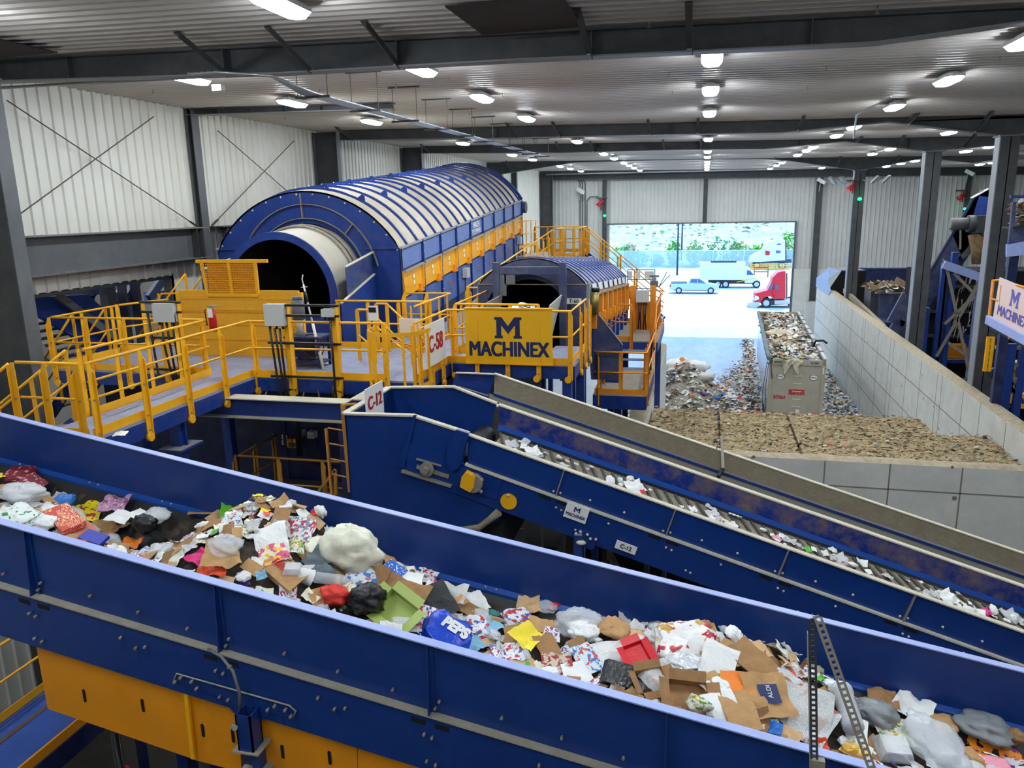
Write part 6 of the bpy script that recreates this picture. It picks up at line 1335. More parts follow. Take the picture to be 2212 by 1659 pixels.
for y in (571, 575, 580): a_, b_ = aY(1620, y, 124), aY(1712, y-1, 124); MB().bar(a_, (b_.x, 124, b_.z), .1, .14).build('rail', YEL, t)
for x in (1630, 1660, 1690): a_ = aY(x, 570, 124); MB().box((a_.x-.08, 124, 0), (a_.x+.08, 124.2, a_.z)).build('leg', GREY, t)
for y in (578, 587): a_, b_ = aY(1628, y, 123.5), aY(1660, y, 123.5); MB().bar(a_, (b_.x, 123.5, b_.z), .1, .16).build('red_bar', RED, t)
# lamp posts, fence, slope, bushes
for Y, x, lab in ((127, 1463.5, 'nearer dark lamp post in the yard behind the pickup truck'), (149, 1472, 'thinner lamp post farther away in the yard')):
    X = aY(x, 560, Y).x; t = thing('lamp_post', lab, 'lamp post', (X, Y, 0))
    MB().tube([(X, Y, 0), (X, Y, 13)], [.16, .1], 10).build('pole', mat('pole_navy', (30, 40, 70), .5), t); MB().box((X-.7, Y-.15, 12.9), (X+.3, Y+.15, 13.1)).build('lamp_head', GREYD, t)
t = thing('chain_link_fence', 'pale chain-link fence along the foot of the bank outside', 'fence', (0, 141, 0))
for k in range(16): x = -40 + k*5.2; MB().tube([(x, 141, 0), (x, 141, 3.0)], .09, 6).build('post', mat('fence_pale', (205, 215, 220), .5), t)
MB().tube([(-42, 141, 3.0), (40, 141, 3.0)], .06, 6).build('top_rail', mat('fence_pale', (205, 215, 220), .5), t)
FM = mat('fence_mesh', (190, 205, 210), .6, alpha=.45); MB().box((-42, 141.05, 0), (40, 141.07, 2.95)).build('mesh', FM, t)
b = MB(); vs = []; n = 40
for j in range(n+1):
    for i in range(n+1): x, y = -90 + 190*i/n, 142 + 110*(j/n)**1.2; vs.append((x, y, (y-142)*.16 + noise.noise(V((x*.06, y*.06, 0)))*1.2*min(1, (y-142)/8)))
b.add(vs, [(j*(n+1)+i, j*(n+1)+i+1, (j+1)*(n+1)+i+1, (j+1)*(n+1)+i) for j in range(n) for i in range(n)], smooth=True)
b.build('grassy_bank', mat('dry_grass', (176, 172, 152), .95, var=.25, vscale=.5, dust=.8, dustc=(96, 122, 84), dscale=.22), label='dry grassy bank rising behind the fence', category='slope', kind='structure', _open=1)
LEAF = [mat('leaf_%d' % k, c_, .7, var=.25, vscale=2) for k, c_ in enumerate(((120, 178, 66), (96, 146, 84), (160, 176, 92), (206, 172, 128)))]
for i, (px_, py_, w_, h_, m_, lab) in enumerate(((1345, 548, 4.4, 3.6, 0, 'bright green bush behind the fence at the left door jamb'), (1378, 550, 4.2, 2.6, 0, 'low green bush right of the leftmost one'), (1362, 545, 2.4, 4.2, 3, 'pale orange tree between the two leftmost bushes'), (1455, 548, 2.6, 4.6, 0, 'slim green bush just left of the lamp posts'), (1502, 548, 3.4, 4.4, 2, 'yellow-green bush right of the lamp posts'), (1563, 550, 6.2, 5.0, 1, 'largest round grey-green bush in the middle of the bank'), (1600, 550, 3.8, 4.2, 2, 'yellow-green bush right of the largest one'), (1640, 552, 4.4, 3.6, 0, 'green bush behind the white semi truck nose'), (1532, 551, 2.6, 2.6, 0, 'small bush left of the largest one'), (1702, 545, 2.4, 6.0, 0, 'green shrub at the right door jamb'), (1420, 550, 2.6, 1.8, 2, 'smallest low bush in the left half of the bank'))):
    p = aY(px_, py_, 144); p.z = .3; rr = random.Random(i); t = thing('bush', lab, 'bush', p, 'bushes behind the fence')
    MB().tube([p, p + V((0, 0, h_*.5))], .12, 6).build('stem', SC[3], t)
    b = MB()
    for k in range(260):
        d_ = V((rr.gauss(0, 1), rr.gauss(0, 1), rr.gauss(0, 1))).normalized()*rr.uniform(.55, 1.0); c_ = p + V((d_.x*w_*.5, d_.y*w_*.4, h_*.5 + d_.z*h_*.5)); s = rr.uniform(.15, .42)
        u = V((rr.uniform(-1, 1), rr.uniform(-1, 1), rr.uniform(-1, 1)))*s; w2 = V((rr.uniform(-1, 1), rr.uniform(-1, 1), rr.uniform(-1, 1)))*s; b.add([c_-u, c_+w2, c_+u, c_-w2], [(0, 1, 2, 3)])
    o = b.build('foliage', LEAF[m_], t); o['_open'] = 1
def fb(rr): x, y = rr.uniform(-25, 22), 150 + 60*rr.random()**.7; return (x, y, (y-142)*.16+.4)
litter('bank_scrub', 'scattered dark scrub and brush on the upper bank', 'scrub', fb, 500, .3, 1.0, 12, [1, 2, 3, 1, 0, 0, 0, 4, 3, 0])

# ================================================================ RIGHT-HAND MACHINERY
# inclined conveyor behind the bunker wall
IC = lambda x, s, d: V((x, 0, 0))
t = thing('inclined_conveyor', 'steep dark blue conveyor climbing to the right behind the tall columns', 'conveyor', (12, 44, 0))
Yc = 44.0
def cY(x, y, Y=Yc): return aY(x, y, Y)
top0, top1 = cY(2000, 620), cY(2125, 412); low0, low1 = cY(1985, 692), cY(2185, 470)
g0, g1 = cY(1858, 790), cY(2130, 412)
MB().prism([cY(1925, 733), cY(2098, 438), cY(2098, 428), cY(2134, 408), cY(2145, 413), cY(2142, 480), cY(2102, 520), cY(2066, 562), cY(2035, 620), cY(2003, 668), cY(1968, 722), cY(1945, 752)], (0, .06, 0)).build('near_side_frame', BLUED2, t)
MB().prism([cY(1925, 735, 45.6), cY(2118, 415, 45.6), cY(2150, 415, 45.6), cY(2150, 470, 45.6), cY(1990, 700, 45.6)], (0, .06, 0)).build('far_side_frame', BLUED2, t)
MB().prism([cY(1930, 738, 44.2), cY(2120, 425, 44.2), cY(2125, 435, 44.2), cY(1935, 748, 44.2)], (0, 1.3, 0)).build('belt', BLK, t)
MB().bar(cY(1934, 717), cY(2098, 438), .05, .12).build('top_edge', BLUED, t); MB().bar(cY(2098, 428), cY(2134, 408), .3, .05).build('hood_edge', LGREY, t)
for q in (.1, .35, .6, .82):
    a_ = lerp(cY(1937, 722), cY(2098, 445), q); MB().bar(a_ + V((.12, -.1, 0)), a_ + V((.2, -.1, -.95)), .04, .22, up=(0, 1, 0)).build('side_rib', mat('rib_grey', (134, 128, 118), .6, var=.1), t)
MB().prism([cY(2055, 498), cY(2120, 410), cY(2142, 412), cY(2135, 520), cY(2080, 560), cY(2068, 540)], (0, .1, 0)).build('head_plate', GREY, t)
MB().bar(cY(2130, 425, 43.8), cY(2105, 505, 43.8), .6, .1, up=(0, 1, 0)).build('blue_band', BLUE, t)
def mtr(t, x, y, Y):
    p = cY(x, y, Y); MB().tube([p + V((-1.0, 0, 0)), p + V((-.95, 0, 0)), p + V((-.2, 0, 0))], [.22, .3, .3], 14).build('motor', GREY, t); MB().tube([p + V((-.2, 0, 0)), p + V((.1, 0, 0))], .42, 14).box(p + V((.1, -.3, -.45)), p + V((.85, .3, .4))).build('gearbox', GREYD, t)
mtr(t, 2100, 483, 43.2)
MB().tube([cY(2105, 505, 43.3), cY(2115, 540, 43.3), cY(2112, 570, 43.3)], [.3, .36, .27], 10).build('wrapped_duct', mat('brown_wrap', (126, 100, 64), .7, var=.5, vscale=4), t)
t = thing('steel_trestle', 'blue braced trestle carrying the inclined conveyor behind the bunker wall', 'trestle', (13, 43, 0))
for (xa, ya), (xb_, yb), m_ in (((2042, 568), (2018, 790), BLUE), ((2050, 568), (2028, 790), BLUED), ((2120, 590), (2092, 838), RIM), ((2128, 590), (2100, 838), BLUED), ((2003, 665), (1993, 765), BLUE), ((2064, 545), (2062, 570), BLUE)):
    a_, b_ = cY(xa, ya, 43), cY(xb_, yb, 43); MB().box((a_.x-.14, 42.9, 0), (a_.x+.12, 43.2, a_.z)).build('post', m_, t)
for (xa, ya), (xb_, yb) in (((2038, 571), (2115, 598)),): MB().bar(cY(xa, ya, 42.8), cY(xb_, yb, 42.8), .15, .4).build('cross_beam', RIM, t)
for (xa, ya), (xb_, yb) in (((2044, 575), (2092, 800)), ((2115, 610), (2022, 770)), ((2105, 640), (2040, 700)), ((2060, 590), (2100, 630)), ((2048, 740), (2090, 770)), ((2020, 780), (2090, 830))): MB().bar(cY(xa, ya, 42.9), cY(xb_, yb, 42.9), .12, .14).build('diagonal', STEEL, t)
for (xa, ya), (xb_, yb) in (((2065, 522), (2105, 522)), ((2072, 560), (2108, 530)), ((2052, 665), (2105, 768)), ((2040, 780), (2105, 780))): MB().bar(cY(xa, ya, 44.5), cY(xb_, yb, 44.5), .16, .2).build('strut', BLUE, t)
t = thing('hanging_scraps', 'strips of torn plastic hanging inside the blue trestle', 'scraps', cY(2075, 620, 43.6))
rr = random.Random(4); b = MB()
for k in range(40):
    x, y = rr.uniform(2048, 2105), rr.uniform(590, 720); p = cY(x, y, 43.4+rr.random()); L_ = rr.uniform(.1, .8); b.add([p, p + V((rr.uniform(.03, .14), 0, 0)), p + V((rr.uniform(-.1, .1), .02, -L_))], [(0, 1, 2)], rr.choice(SC[:3]))
o = b.build('strips', None, t); o['_open'] = 1; o['kind'] = 'stuff'
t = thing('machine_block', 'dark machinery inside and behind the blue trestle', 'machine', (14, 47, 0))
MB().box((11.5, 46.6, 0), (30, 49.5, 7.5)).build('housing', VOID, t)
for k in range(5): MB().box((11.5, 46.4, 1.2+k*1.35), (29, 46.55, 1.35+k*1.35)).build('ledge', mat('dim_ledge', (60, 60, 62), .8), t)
MB().box((12.6, 45.6, 2.9), (15.2, 46.4, 3.6)).build('yellow_cover', YELD, t)
# open steel work between and right of the columns
t = thing('steel_trestle', 'cluttered blue frame with braces below the right-hand logo board', 'trestle', (12, 26, 0))
def dY(x, y, Y=27.5): return aY(x, y, Y)
for x in (2165, 2180, 2205): MB().box((dY(x, 800).x-.1, 27.4, 0), (dY(x, 800).x+.1, 27.6, dY(x, 742).z)).build('post', BLUE, t)
for (xa, ya), (xb_, yb), m_ in (((2145, 795), (2212, 870), BLUE), ((2140, 870), (2212, 805), STEEL), ((2150, 750), (2230, 752), STEEL), ((2172, 780), (2230, 800), STEEL), ((2175, 790), (2190, 850), STEEL), ((2150, 830), (2180, 880), BLUE), ((2165, 720), (2190, 700), BLUE)): MB().bar(dY(xa, ya), dY(xb_, yb), .09, .11).build('brace', m_, t)
t = thing('yellow_ladder', 'short yellow ladder behind the tall column nearest the right edge', 'ladder', dY(2155, 800))
for x in (2150, 2160): MB().box((dY(x, 800).x-.05, 28.4, dY(x, 815).z), (dY(x, 800).x+.05, 28.5, dY(x, 738).z)).build('stringer', YEL, t)
for k in range(6): z = lerp(dY(2155, 812).z, dY(2155, 742).z, k/5); MB().box((dY(2150, 800).x, 28.42, z), (dY(2160, 800).x, 28.48, z+.06)).build('rung', YEL, t)
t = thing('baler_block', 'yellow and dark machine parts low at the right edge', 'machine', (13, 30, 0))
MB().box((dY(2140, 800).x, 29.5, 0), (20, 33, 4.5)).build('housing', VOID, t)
for x, y, w_, h_ in ((2185, 800, .5, .4), (2150, 845, .5, .4), (2195, 850, .5, .5), (2200, 810, .6, .25)): p = dY(x, y, 29.3); MB().box((p.x, 29.2, p.z-h_), (p.x+w_, 29.5, p.z)).build('yellow_part', YEL, t)
b = MB(); p = dY(2195, 790, 29); b.ball(p, .35, None, 10, 6, (1.6, 1, .5)); b.v = [q + V((noise.noise(q*5), noise.noise(q*6), noise.noise(q*7)))*.15 for q in b.v]; b.build('fluff_heap', SC[1], t)
# right platform with second logo board
Ys = 21.0
def eY(x, y, Y=Ys): return aY(x, y, Y)
t = thing('walkway_deck', 'pale blue platform beam with dark brackets under the right-hand logo board', 'walkway', eY(2140, 700))
a_, b_ = eY(2133, 690), eY(2222, 738, 19.0)
MB().bar(a_, b_, .1, .2).build('edge_beam', RIM, t); MB().bar(a_ + V((.4, .3, -.2)), b_ + V((.4, .3, -.2)), .5, .12).build('under_beam', BLUED, t)
MB().prism([eY(2133, 688), eY(2222, 734, 19), eY(2222, 734, 19) + V((3.2, 1.6, 0)), eY(2133, 688) + V((3.2, 1.6, 0))], (0, 0, .03)).build('tread_plate', DECK, t)
leg(t, 9.45, 21.9, eY(2180, 720).z-.15)
dirv = (b_ - a_); 
bt, bm_ = board('logo_board', 'pale sun-glared board with a violet M and MACHINEX at the right edge', lerp(eY(2160, 612, 20.55), eY(2222, 712, 19.15), .5), (b_-a_).normalized(), (0, 0, 1), 1.75, .98, mat('glare_board', (232, 205, 196), .3), [('MACHINEX', .33, .0, -.26, mat('violet_ink', (96, 90, 170), .5), .01, .84)])  # sun glare is painted into the pale panel colour
slabM(bm_, 0, .15, .42, .38, mat('violet_ink', (96, 90, 170), .5), bt)
t = thing('guard_railing', 'orange-yellow railing end left of the right-hand logo board', 'railing', eY(2140, 690))
for x, xb_, y1_, y2_, Y in ((2145, 2136, 607, 690, 21.0), (2162, 2152, 616, 706, 20.6)): MB().bar(eY(x, y1_, Y), eY(xb_, y2_, Y), .03, .14, up=(0, 1, 0)).build('post', YO, t)
MB().tube([eY(2143, 607), eY(2158, 605, 20.9), eY(2225, 624, 19.2)], .03, 8).build('top_rail', YO, t); MB().tube([eY(2140, 645), eY(2158, 650, 20.6)], .024, 8).build('mid_rail', YO, t)
MB().box(eY(2150, 702, 20.6), eY(2150, 702, 20.6) + V((.28, .1, -.1))).build('bracket', YO, t); p = eY(2182, 722, 20); MB().box(p, p + V((.25, .1, -.12))).build('bracket', YO, t)
# high conveyor at the right edge
t = thing('overhead_conveyor', 'pale blue-grey overhead conveyor carrying waste at the right edge', 'conveyor', aY(2190, 500, 26))
def fY(x, y, Y=26): return aY(x, y, Y)
MB().prism([fY(2175, 555), fY(2175, 528), fY(2240, 515), fY(2240, 548)], (0, .1, 0)).build('lower_beam', RIM, t)
MB().prism([fY(2178, 528), fY(2188, 436), fY(2196, 436), fY(2192, 492), fY(2240, 484), fY(2240, 516)], (0, .1, 0)).build('side_plate', BLUED2, t)
MB().bar(fY(2188, 492, 25.9), fY(2240, 482, 25.9), .1, .06).build('edge', BLK, t); MB().box(fY(2190, 492, 26.2), fY(2260, 484, 27.2) + V((0, 0, -.1))).build('belt', BLK, t)
MB().bar(fY(2182, 425, 26), fY(2240, 425, 26), .08, .08).build('top_bar', BLUE, t)
MB().box((fY(2185, 500).x+.1, 26.2, 0), (fY(2185, 500).x+.35, 26.4, fY(2185, 545).z)).build('leg', BLUED, t)
def fo(rr): x, y = rr.uniform(2192, 2250), rr.uniform(440, 488); p = fY(x, y, 26.3 + rr.random()*.8); return tuple(p)
litter('conveyed_waste', 'pile of mixed waste on the overhead conveyor at the right edge', 'waste', fo, 500, .05, .22, 21, lift=.02)
# blue bin wall and container behind the bunker wall
t = thing('blue_bin_wall', 'long dark blue steel wall along the foot of the far siding', 'wall', (18, 66, 0))
xa, xb_ = aY(1855, 590, 66).x, aY(2212, 590, 66).x; zt_ = aY(1900, 580, 66).z
MB().box((xa, 66, 0), (xb_, 66.1, zt_)).build('sheet', BLUED, t); MB().bar((xa, 66, zt_), (xb_, 66, zt_), .15, .12).build('top_rail', BLUEW, t)
for px_ in (1883, 1900, 1953): X = aY(px_, 600, 66).x; MB().box((X-.06, 65.9, 0), (X+.06, 66, zt_)).build('rib', BLUED, t)
t = thing('waste_container', 'dark blue steel container heaped with pale debris behind the bunker wall', 'container', aY(1920, 670, 50))
a_, b_ = aY(1902, 632, 50), aY(1968, 684, 50)
MB().box((a_.x, 50, 0), (b_.x, 53, a_.z)).build('body', BLUED2, t); MB().box((a_.x-.4, 50.6, 0), (a_.x, 52.6, a_.z)).build('side_box', GREYD, t)
MB().bar((a_.x-.3, 50, a_.z), (b_.x, 50, a_.z), .1, .1).build('rim', DUSTR, t)
rr = random.Random(9)
def fc(rr): return (rr.uniform(a_.x-.3, b_.x), rr.uniform(50, 52.8), a_.z + rr.uniform(0, .25))
litter('container_debris', 'pale wood and paper debris on top of the dark blue container', 'debris', fc, 300, .15, .6, 22, [3, 3, 8, 3, 1, 0, 0, 0, 1, 0])
t = thing('machine_block', 'low dark machinery and beams between bunker wall and container', 'machine', (10.5, 47, 0))
MB().box((9.4, 47, 0), (11.2, 49.4, 4.6)).build('housing', BLUED, t); MB().bar((9.3, 56, 5.4), (9.6, 45, 4.6), .2, .3).build('dusty_beam', DUSTY, t)
MB().bar(aY(1935, 700, 42), aY(1968, 640, 42), .2, .9).bar(aY(1930, 716, 42), aY(1945, 690, 42), .2, .5).build('lower_frame', BLUED2, t)
# blue equipment seen through the opening in the left wall
t = thing('steel_chute', 'deep blue slanting steel chute seen through the opening in the left wall', 'chute', aX(150, 700, -16))
def gX(x, y, X=-16.0): return aX(x, y, X)
MB().prism([gX(55, 643), gX(190, 636), gX(260, 700), gX(300, 770), gX(230, 770), gX(58, 668)], (-.1, 0, 0)).build('side_plate', BLUE, t)
MB().bar(gX(118, 634, -15.8), gX(330, 790, -15.8), .12, .2).build('rail', GREY, t); MB().bar(gX(60, 730, -15.9), gX(130, 790, -15.9), .12, .2).build('rail', STEEL, t)
for k in range(7): a_ = gX(62+k*6, 690+k*16, -16.3); MB().box(a_, a_ + V((-.4, 1.6, .04))).build('step', BLUED, t)
t = thing('blue_machinery', 'blue drums and frames in bright light beyond the opening in the left wall', 'machine', aX(270, 640, -19))
def hX(x, y, X=-19.0): return aX(x, y, X)
for (x0_, y0_, x1__, y1__), m_ in (((175, 640, 246, 680), BLUEW), ((250, 632, 297, 700), BLUEW), ((190, 610, 250, 636), BLUE), ((340, 630, 385, 650), BLUE)): a_, b_ = hX(x0_, y0_), hX(x1__, y1__); MB().box((-19, a_.y, b_.z), (-19.6, b_.y, a_.z)).build('frame', m_, t)
for x0_, x1__, y0_, y1__ in ((247, 255, 606, 800), (295, 326, 604, 800), (268, 276, 610, 640)): a_, b_ = hX(x0_, y0_, -18), hX(x1__, y1__, -18); MB().box((-18, a_.y, 0), (-18.3, b_.y, a_.z)).build('post', mat('navy_post', (12, 20, 48), .6), t)
a_, b_ = hX(215, 648, -18.6), hX(243, 646, -18.6); MB().tube([a_, b_], .18, 14).build('drum', STEEL, t)
for (xa, ya), (xb_, yb) in (((272, 650), (296, 606)), ((322, 645), (350, 604)), ((60, 650), (200, 628))): MB().bar(hX(xa, ya, -18.4), hX(xb_, yb, -18.4), .15, .3).build('brace', BLUEW, t)
MB().box((-26.8, 14, 7.8), (-26.9, 24, 11)).build('window_2', mat('daylight_panel', (255, 255, 255), .5, emit=2.5, emitc=(235, 245, 255)), **ST)
MB().box((-27.2, 14, 0), (-27.1, 24, 7.8)).build('wall_adjoining_panel', SIDEF, **ST)
l = bpy.data.lights.new('adjoining_hall_light', 'AREA'); l.energy = 350; l.size = 6; lo = bpy.data.objects.new('adjoining_hall_light', l); col.objects.link(lo); lo.location = (-21, 20, 13.6)
MB().box((XL-12, 7.6, .0), (-1.95, 35, .015)).build('floor_plant', DIRT, **ST)
MB().box((-1.9, 7, .0), (9.1, 19.6, .015)).build('floor_pit', DIRT, **ST)
MB().box((9.2, 19, .0), (40, 60, .015)).build('floor_right', DIRT, **ST)
MB().box((XL, YB, .0), (9, 7.6, .015)).build('floor_near', DIRT, **ST)
# ================================================================ WASTE ON THE BELTS
def pmat(name, base, kind, c1=(60, 60, 60), c2=(200, 40, 40), sc=8, rough=.55, alpha=1):
    """printed sheet: print fixed to the object itself (generated coordinates)"""
    if name in MT: return MT[name]
    m = mat(name, base, rough, alpha=alpha); n, l = m.node_tree.nodes, m.node_tree.links; b = n['Principled BSDF']
    tc = n.new('ShaderNodeTexCoord'); mp = n.new('ShaderNodeMapping'); l.new(tc.outputs['Generated'], mp.inputs[0])
    mx = n.new('ShaderNodeMix'); mx.data_type = 'RGBA'; mx.inputs[6].default_value = s2l(base) + (1,); mx.inputs[7].default_value = s2l(c1) + (1,)
    mx2 = n.new('ShaderNodeMix'); mx2.data_type = 'RGBA'; mx2.inputs[7].default_value = s2l(c2) + (1,); l.new(mx.outputs[2], mx2.inputs[6])
    def ramp(src, lo, hi):
        r = n.new('ShaderNodeMapRange'); r.inputs[1].default_value = lo; r.inputs[2].default_value = hi; l.new(src, r.inputs[0]); return r.outputs[0]
    if kind == 'text':
        mp.inputs['Scale'].default_value = (sc*2.2, sc*6, sc)
        v = n.new('ShaderNodeTexNoise'); v.inputs['Scale'].default_value = 2.2; v.inputs['Detail'].default_value = 1; l.new(mp.outputs[0], v.inputs['Vector']); l.new(ramp(v.outputs['Fac'], .5, .56), mx.inputs[0])
        v2 = n.new('ShaderNodeTexVoronoi'); v2.inputs['Scale'].default_value = 3; l.new(tc.outputs['Generated'], v2.inputs['Vector']); s = n.new('ShaderNodeSeparateColor'); l.new(v2.outputs['Color'], s.inputs[0]); l.new(ramp(s.outputs[0], .86, .88), mx2.inputs[0])
    elif kind == 'blocks':
        v = n.new('ShaderNodeTexVoronoi'); v.distance = 'CHEBYCHEV'; v.inputs['Scale'].default_value = sc; v.inputs['Randomness'].default_value = .5; l.new(mp.outputs[0], v.inputs['Vector'])
        s = n.new('ShaderNodeSeparateColor'); l.new(v.outputs['Color'], s.inputs[0]); l.new(ramp(s.outputs[0], .55, .57), mx.inputs[0]); l.new(ramp(s.outputs[1], .72, .74), mx2.inputs[0])
    elif kind == 'blobs':
        v = n.new('ShaderNodeTexNoise'); v.inputs['Scale'].default_value = sc; v.inputs['Detail'].default_value = 3; l.new(mp.outputs[0], v.inputs['Vector']); l.new(ramp(v.outputs['Fac'], .52, .55), mx.inputs[0])
        v2 = n.new('ShaderNodeTexNoise'); v2.inputs['Scale'].default_value = sc*1.7; mq = n.new('ShaderNodeMapping'); mq.inputs['Location'].default_value = (5, 3, 1); l.new(tc.outputs['Generated'], mq.inputs[0]); l.new(mq.outputs[0], v2.inputs['Vector']); l.new(ramp(v2.outputs['Fac'], .58, .61), mx2.inputs[0])
    l.new(mx2.outputs[2], b.inputs['Base Color'])
    nb = n.new('ShaderNodeTexNoise'); nb.inputs['Scale'].default_value = 7; nb.inputs['Detail'].default_value = 4; l.new(tc.outputs['Generated'], nb.inputs['Vector'])
    bp = n.new('ShaderNodeBump'); bp.inputs['Strength'].default_value = .35; bp.inputs['Distance'].default_value = .02; l.new(nb.outputs['Fac'], bp.inputs['Height']); l.new(bp.outputs[0], b.inputs['Normal'])
    return m
def wm(name, rgb, rough=.6, **k): return mat('w_' + name, rgb, rough, bump=.25, bscale=40, **k)
W = dict(
 paper=wm('paper', (236, 236, 232)), cream=wm('cream', (238, 226, 178)), ivory=wm('ivory', (240, 238, 214), .4), news=pmat('w_news', (216, 216, 210), 'text', (160, 160, 160), (186, 170, 160), 13), news2=pmat('w_news2', (226, 226, 222), 'text', (140, 142, 150), (190, 90, 80), 14),
 kraft=mat('w_kraft', (186, 144, 96), .85, var=.15, vscale=14, bump=.3, bscale=50), kraft2=mat('w_kraft2', (160, 120, 78), .85, var=.2, vscale=10, bump=.3, bscale=50), kraft3=mat('w_kraft3', (204, 168, 122), .85, var=.12, vscale=14),
 coupon=pmat('w_coupon', (232, 232, 228), 'blocks', (120, 150, 180), (206, 60, 70), 9), mag=pmat('w_mag', (235, 225, 190), 'blocks', (220, 90, 130), (240, 190, 50), 5), mag2=pmat('w_mag2', (210, 225, 230), 'blobs', (60, 120, 190), (220, 80, 50), 4), mag3=pmat('w_mag3', (230, 232, 236), 'blobs', (200, 50, 50), (50, 90, 160), 3), mag4=pmat('w_mag4', (228, 226, 216), 'blobs', (96, 150, 70), (230, 180, 40), 4),
 maroon=pmat('w_maroon', (128, 18, 40), 'blobs', (110, 12, 34), (210, 160, 165), 3), yellow=pmat('w_yellow', (246, 226, 20), 'blobs', (246, 226, 20), (200, 40, 30), 2.2), redbag=pmat('w_redbag', (206, 74, 56), 'text', (236, 190, 150), (206, 74, 56), 2.5), salmon=wm('salmon', (196, 112, 88)), whitegreen=pmat('w_wg', (226, 230, 222), 'blobs', (226, 230, 222), (40, 130, 80), 4),
 blue=wm('blue', (30, 110, 190), .4), blue2=wm('blue2', (44, 60, 170), .4), navy=wm('navy', (26, 42, 92), .5), pepsi=wm('pepsi', (24, 70, 196), .25), mauve=pmat('w_mauve', (190, 140, 170), 'blobs', (120, 70, 110), (230, 190, 210), 4, .3), green=wm('green', (96, 184, 40), .35), lime=wm('lime', (166, 184, 96), .45), dgreen=wm('dgreen', (30, 120, 60), .4),
 black=mat('w_black', (20, 20, 22), .3, bump=.5, bscale=25), felt=wm('felt', (52, 54, 54), .9), grey=wm('grey', (104, 116, 124), .8), lgrey=mat('w_lgrey', (205, 208, 210), .35, bump=.4, bscale=25), pink=wm('pink', (226, 30, 120), .5), lpink=wm('lpink', (236, 150, 170), .5), orange=wm('orange', (238, 84, 36), .5), orange2=wm('orange2', (240, 130, 30), .4), gold=mat('w_gold', (206, 160, 70), .25, metal=.6, bump=.5, bscale=25), yel2=wm('yel2', (250, 224, 40), .4),
 red=wm('red', (214, 30, 40), .4), red2=wm('red2', (222, 58, 44), .6), clear=mat('w_clear', (244, 248, 250), .1, alpha=.42, bump=.9, bscale=22), clear2=mat('w_clear2', (232, 234, 234), .18, alpha=.66, bump=.9, bscale=20), silver=mat('w_silver', (206, 208, 210), .25, metal=.5, bump=.6, bscale=30), teal=wm('teal', (70, 160, 150), .5), sky=wm('sky', (130, 180, 206), .6), purple=wm('purple', (70, 40, 120), .5), grbag=mat('w_grbag', (150, 154, 156), .3, alpha=.75, bump=.5, bscale=20),
 scary=pmat('w_orange_purple', (240, 140, 30), 'blobs', (110, 40, 120), (30, 24, 30), 3), chip=pmat('w_chip', (232, 230, 226), 'blobs', (200, 160, 70), (190, 30, 50), 2.5, .3), cookie=pmat('w_cookie', (206, 190, 170), 'blobs', (170, 40, 40), (120, 60, 40), 4), snow=pmat('w_snow', (30, 100, 200), 'blobs', (30, 100, 200), (230, 240, 250), 5))
PM = {}
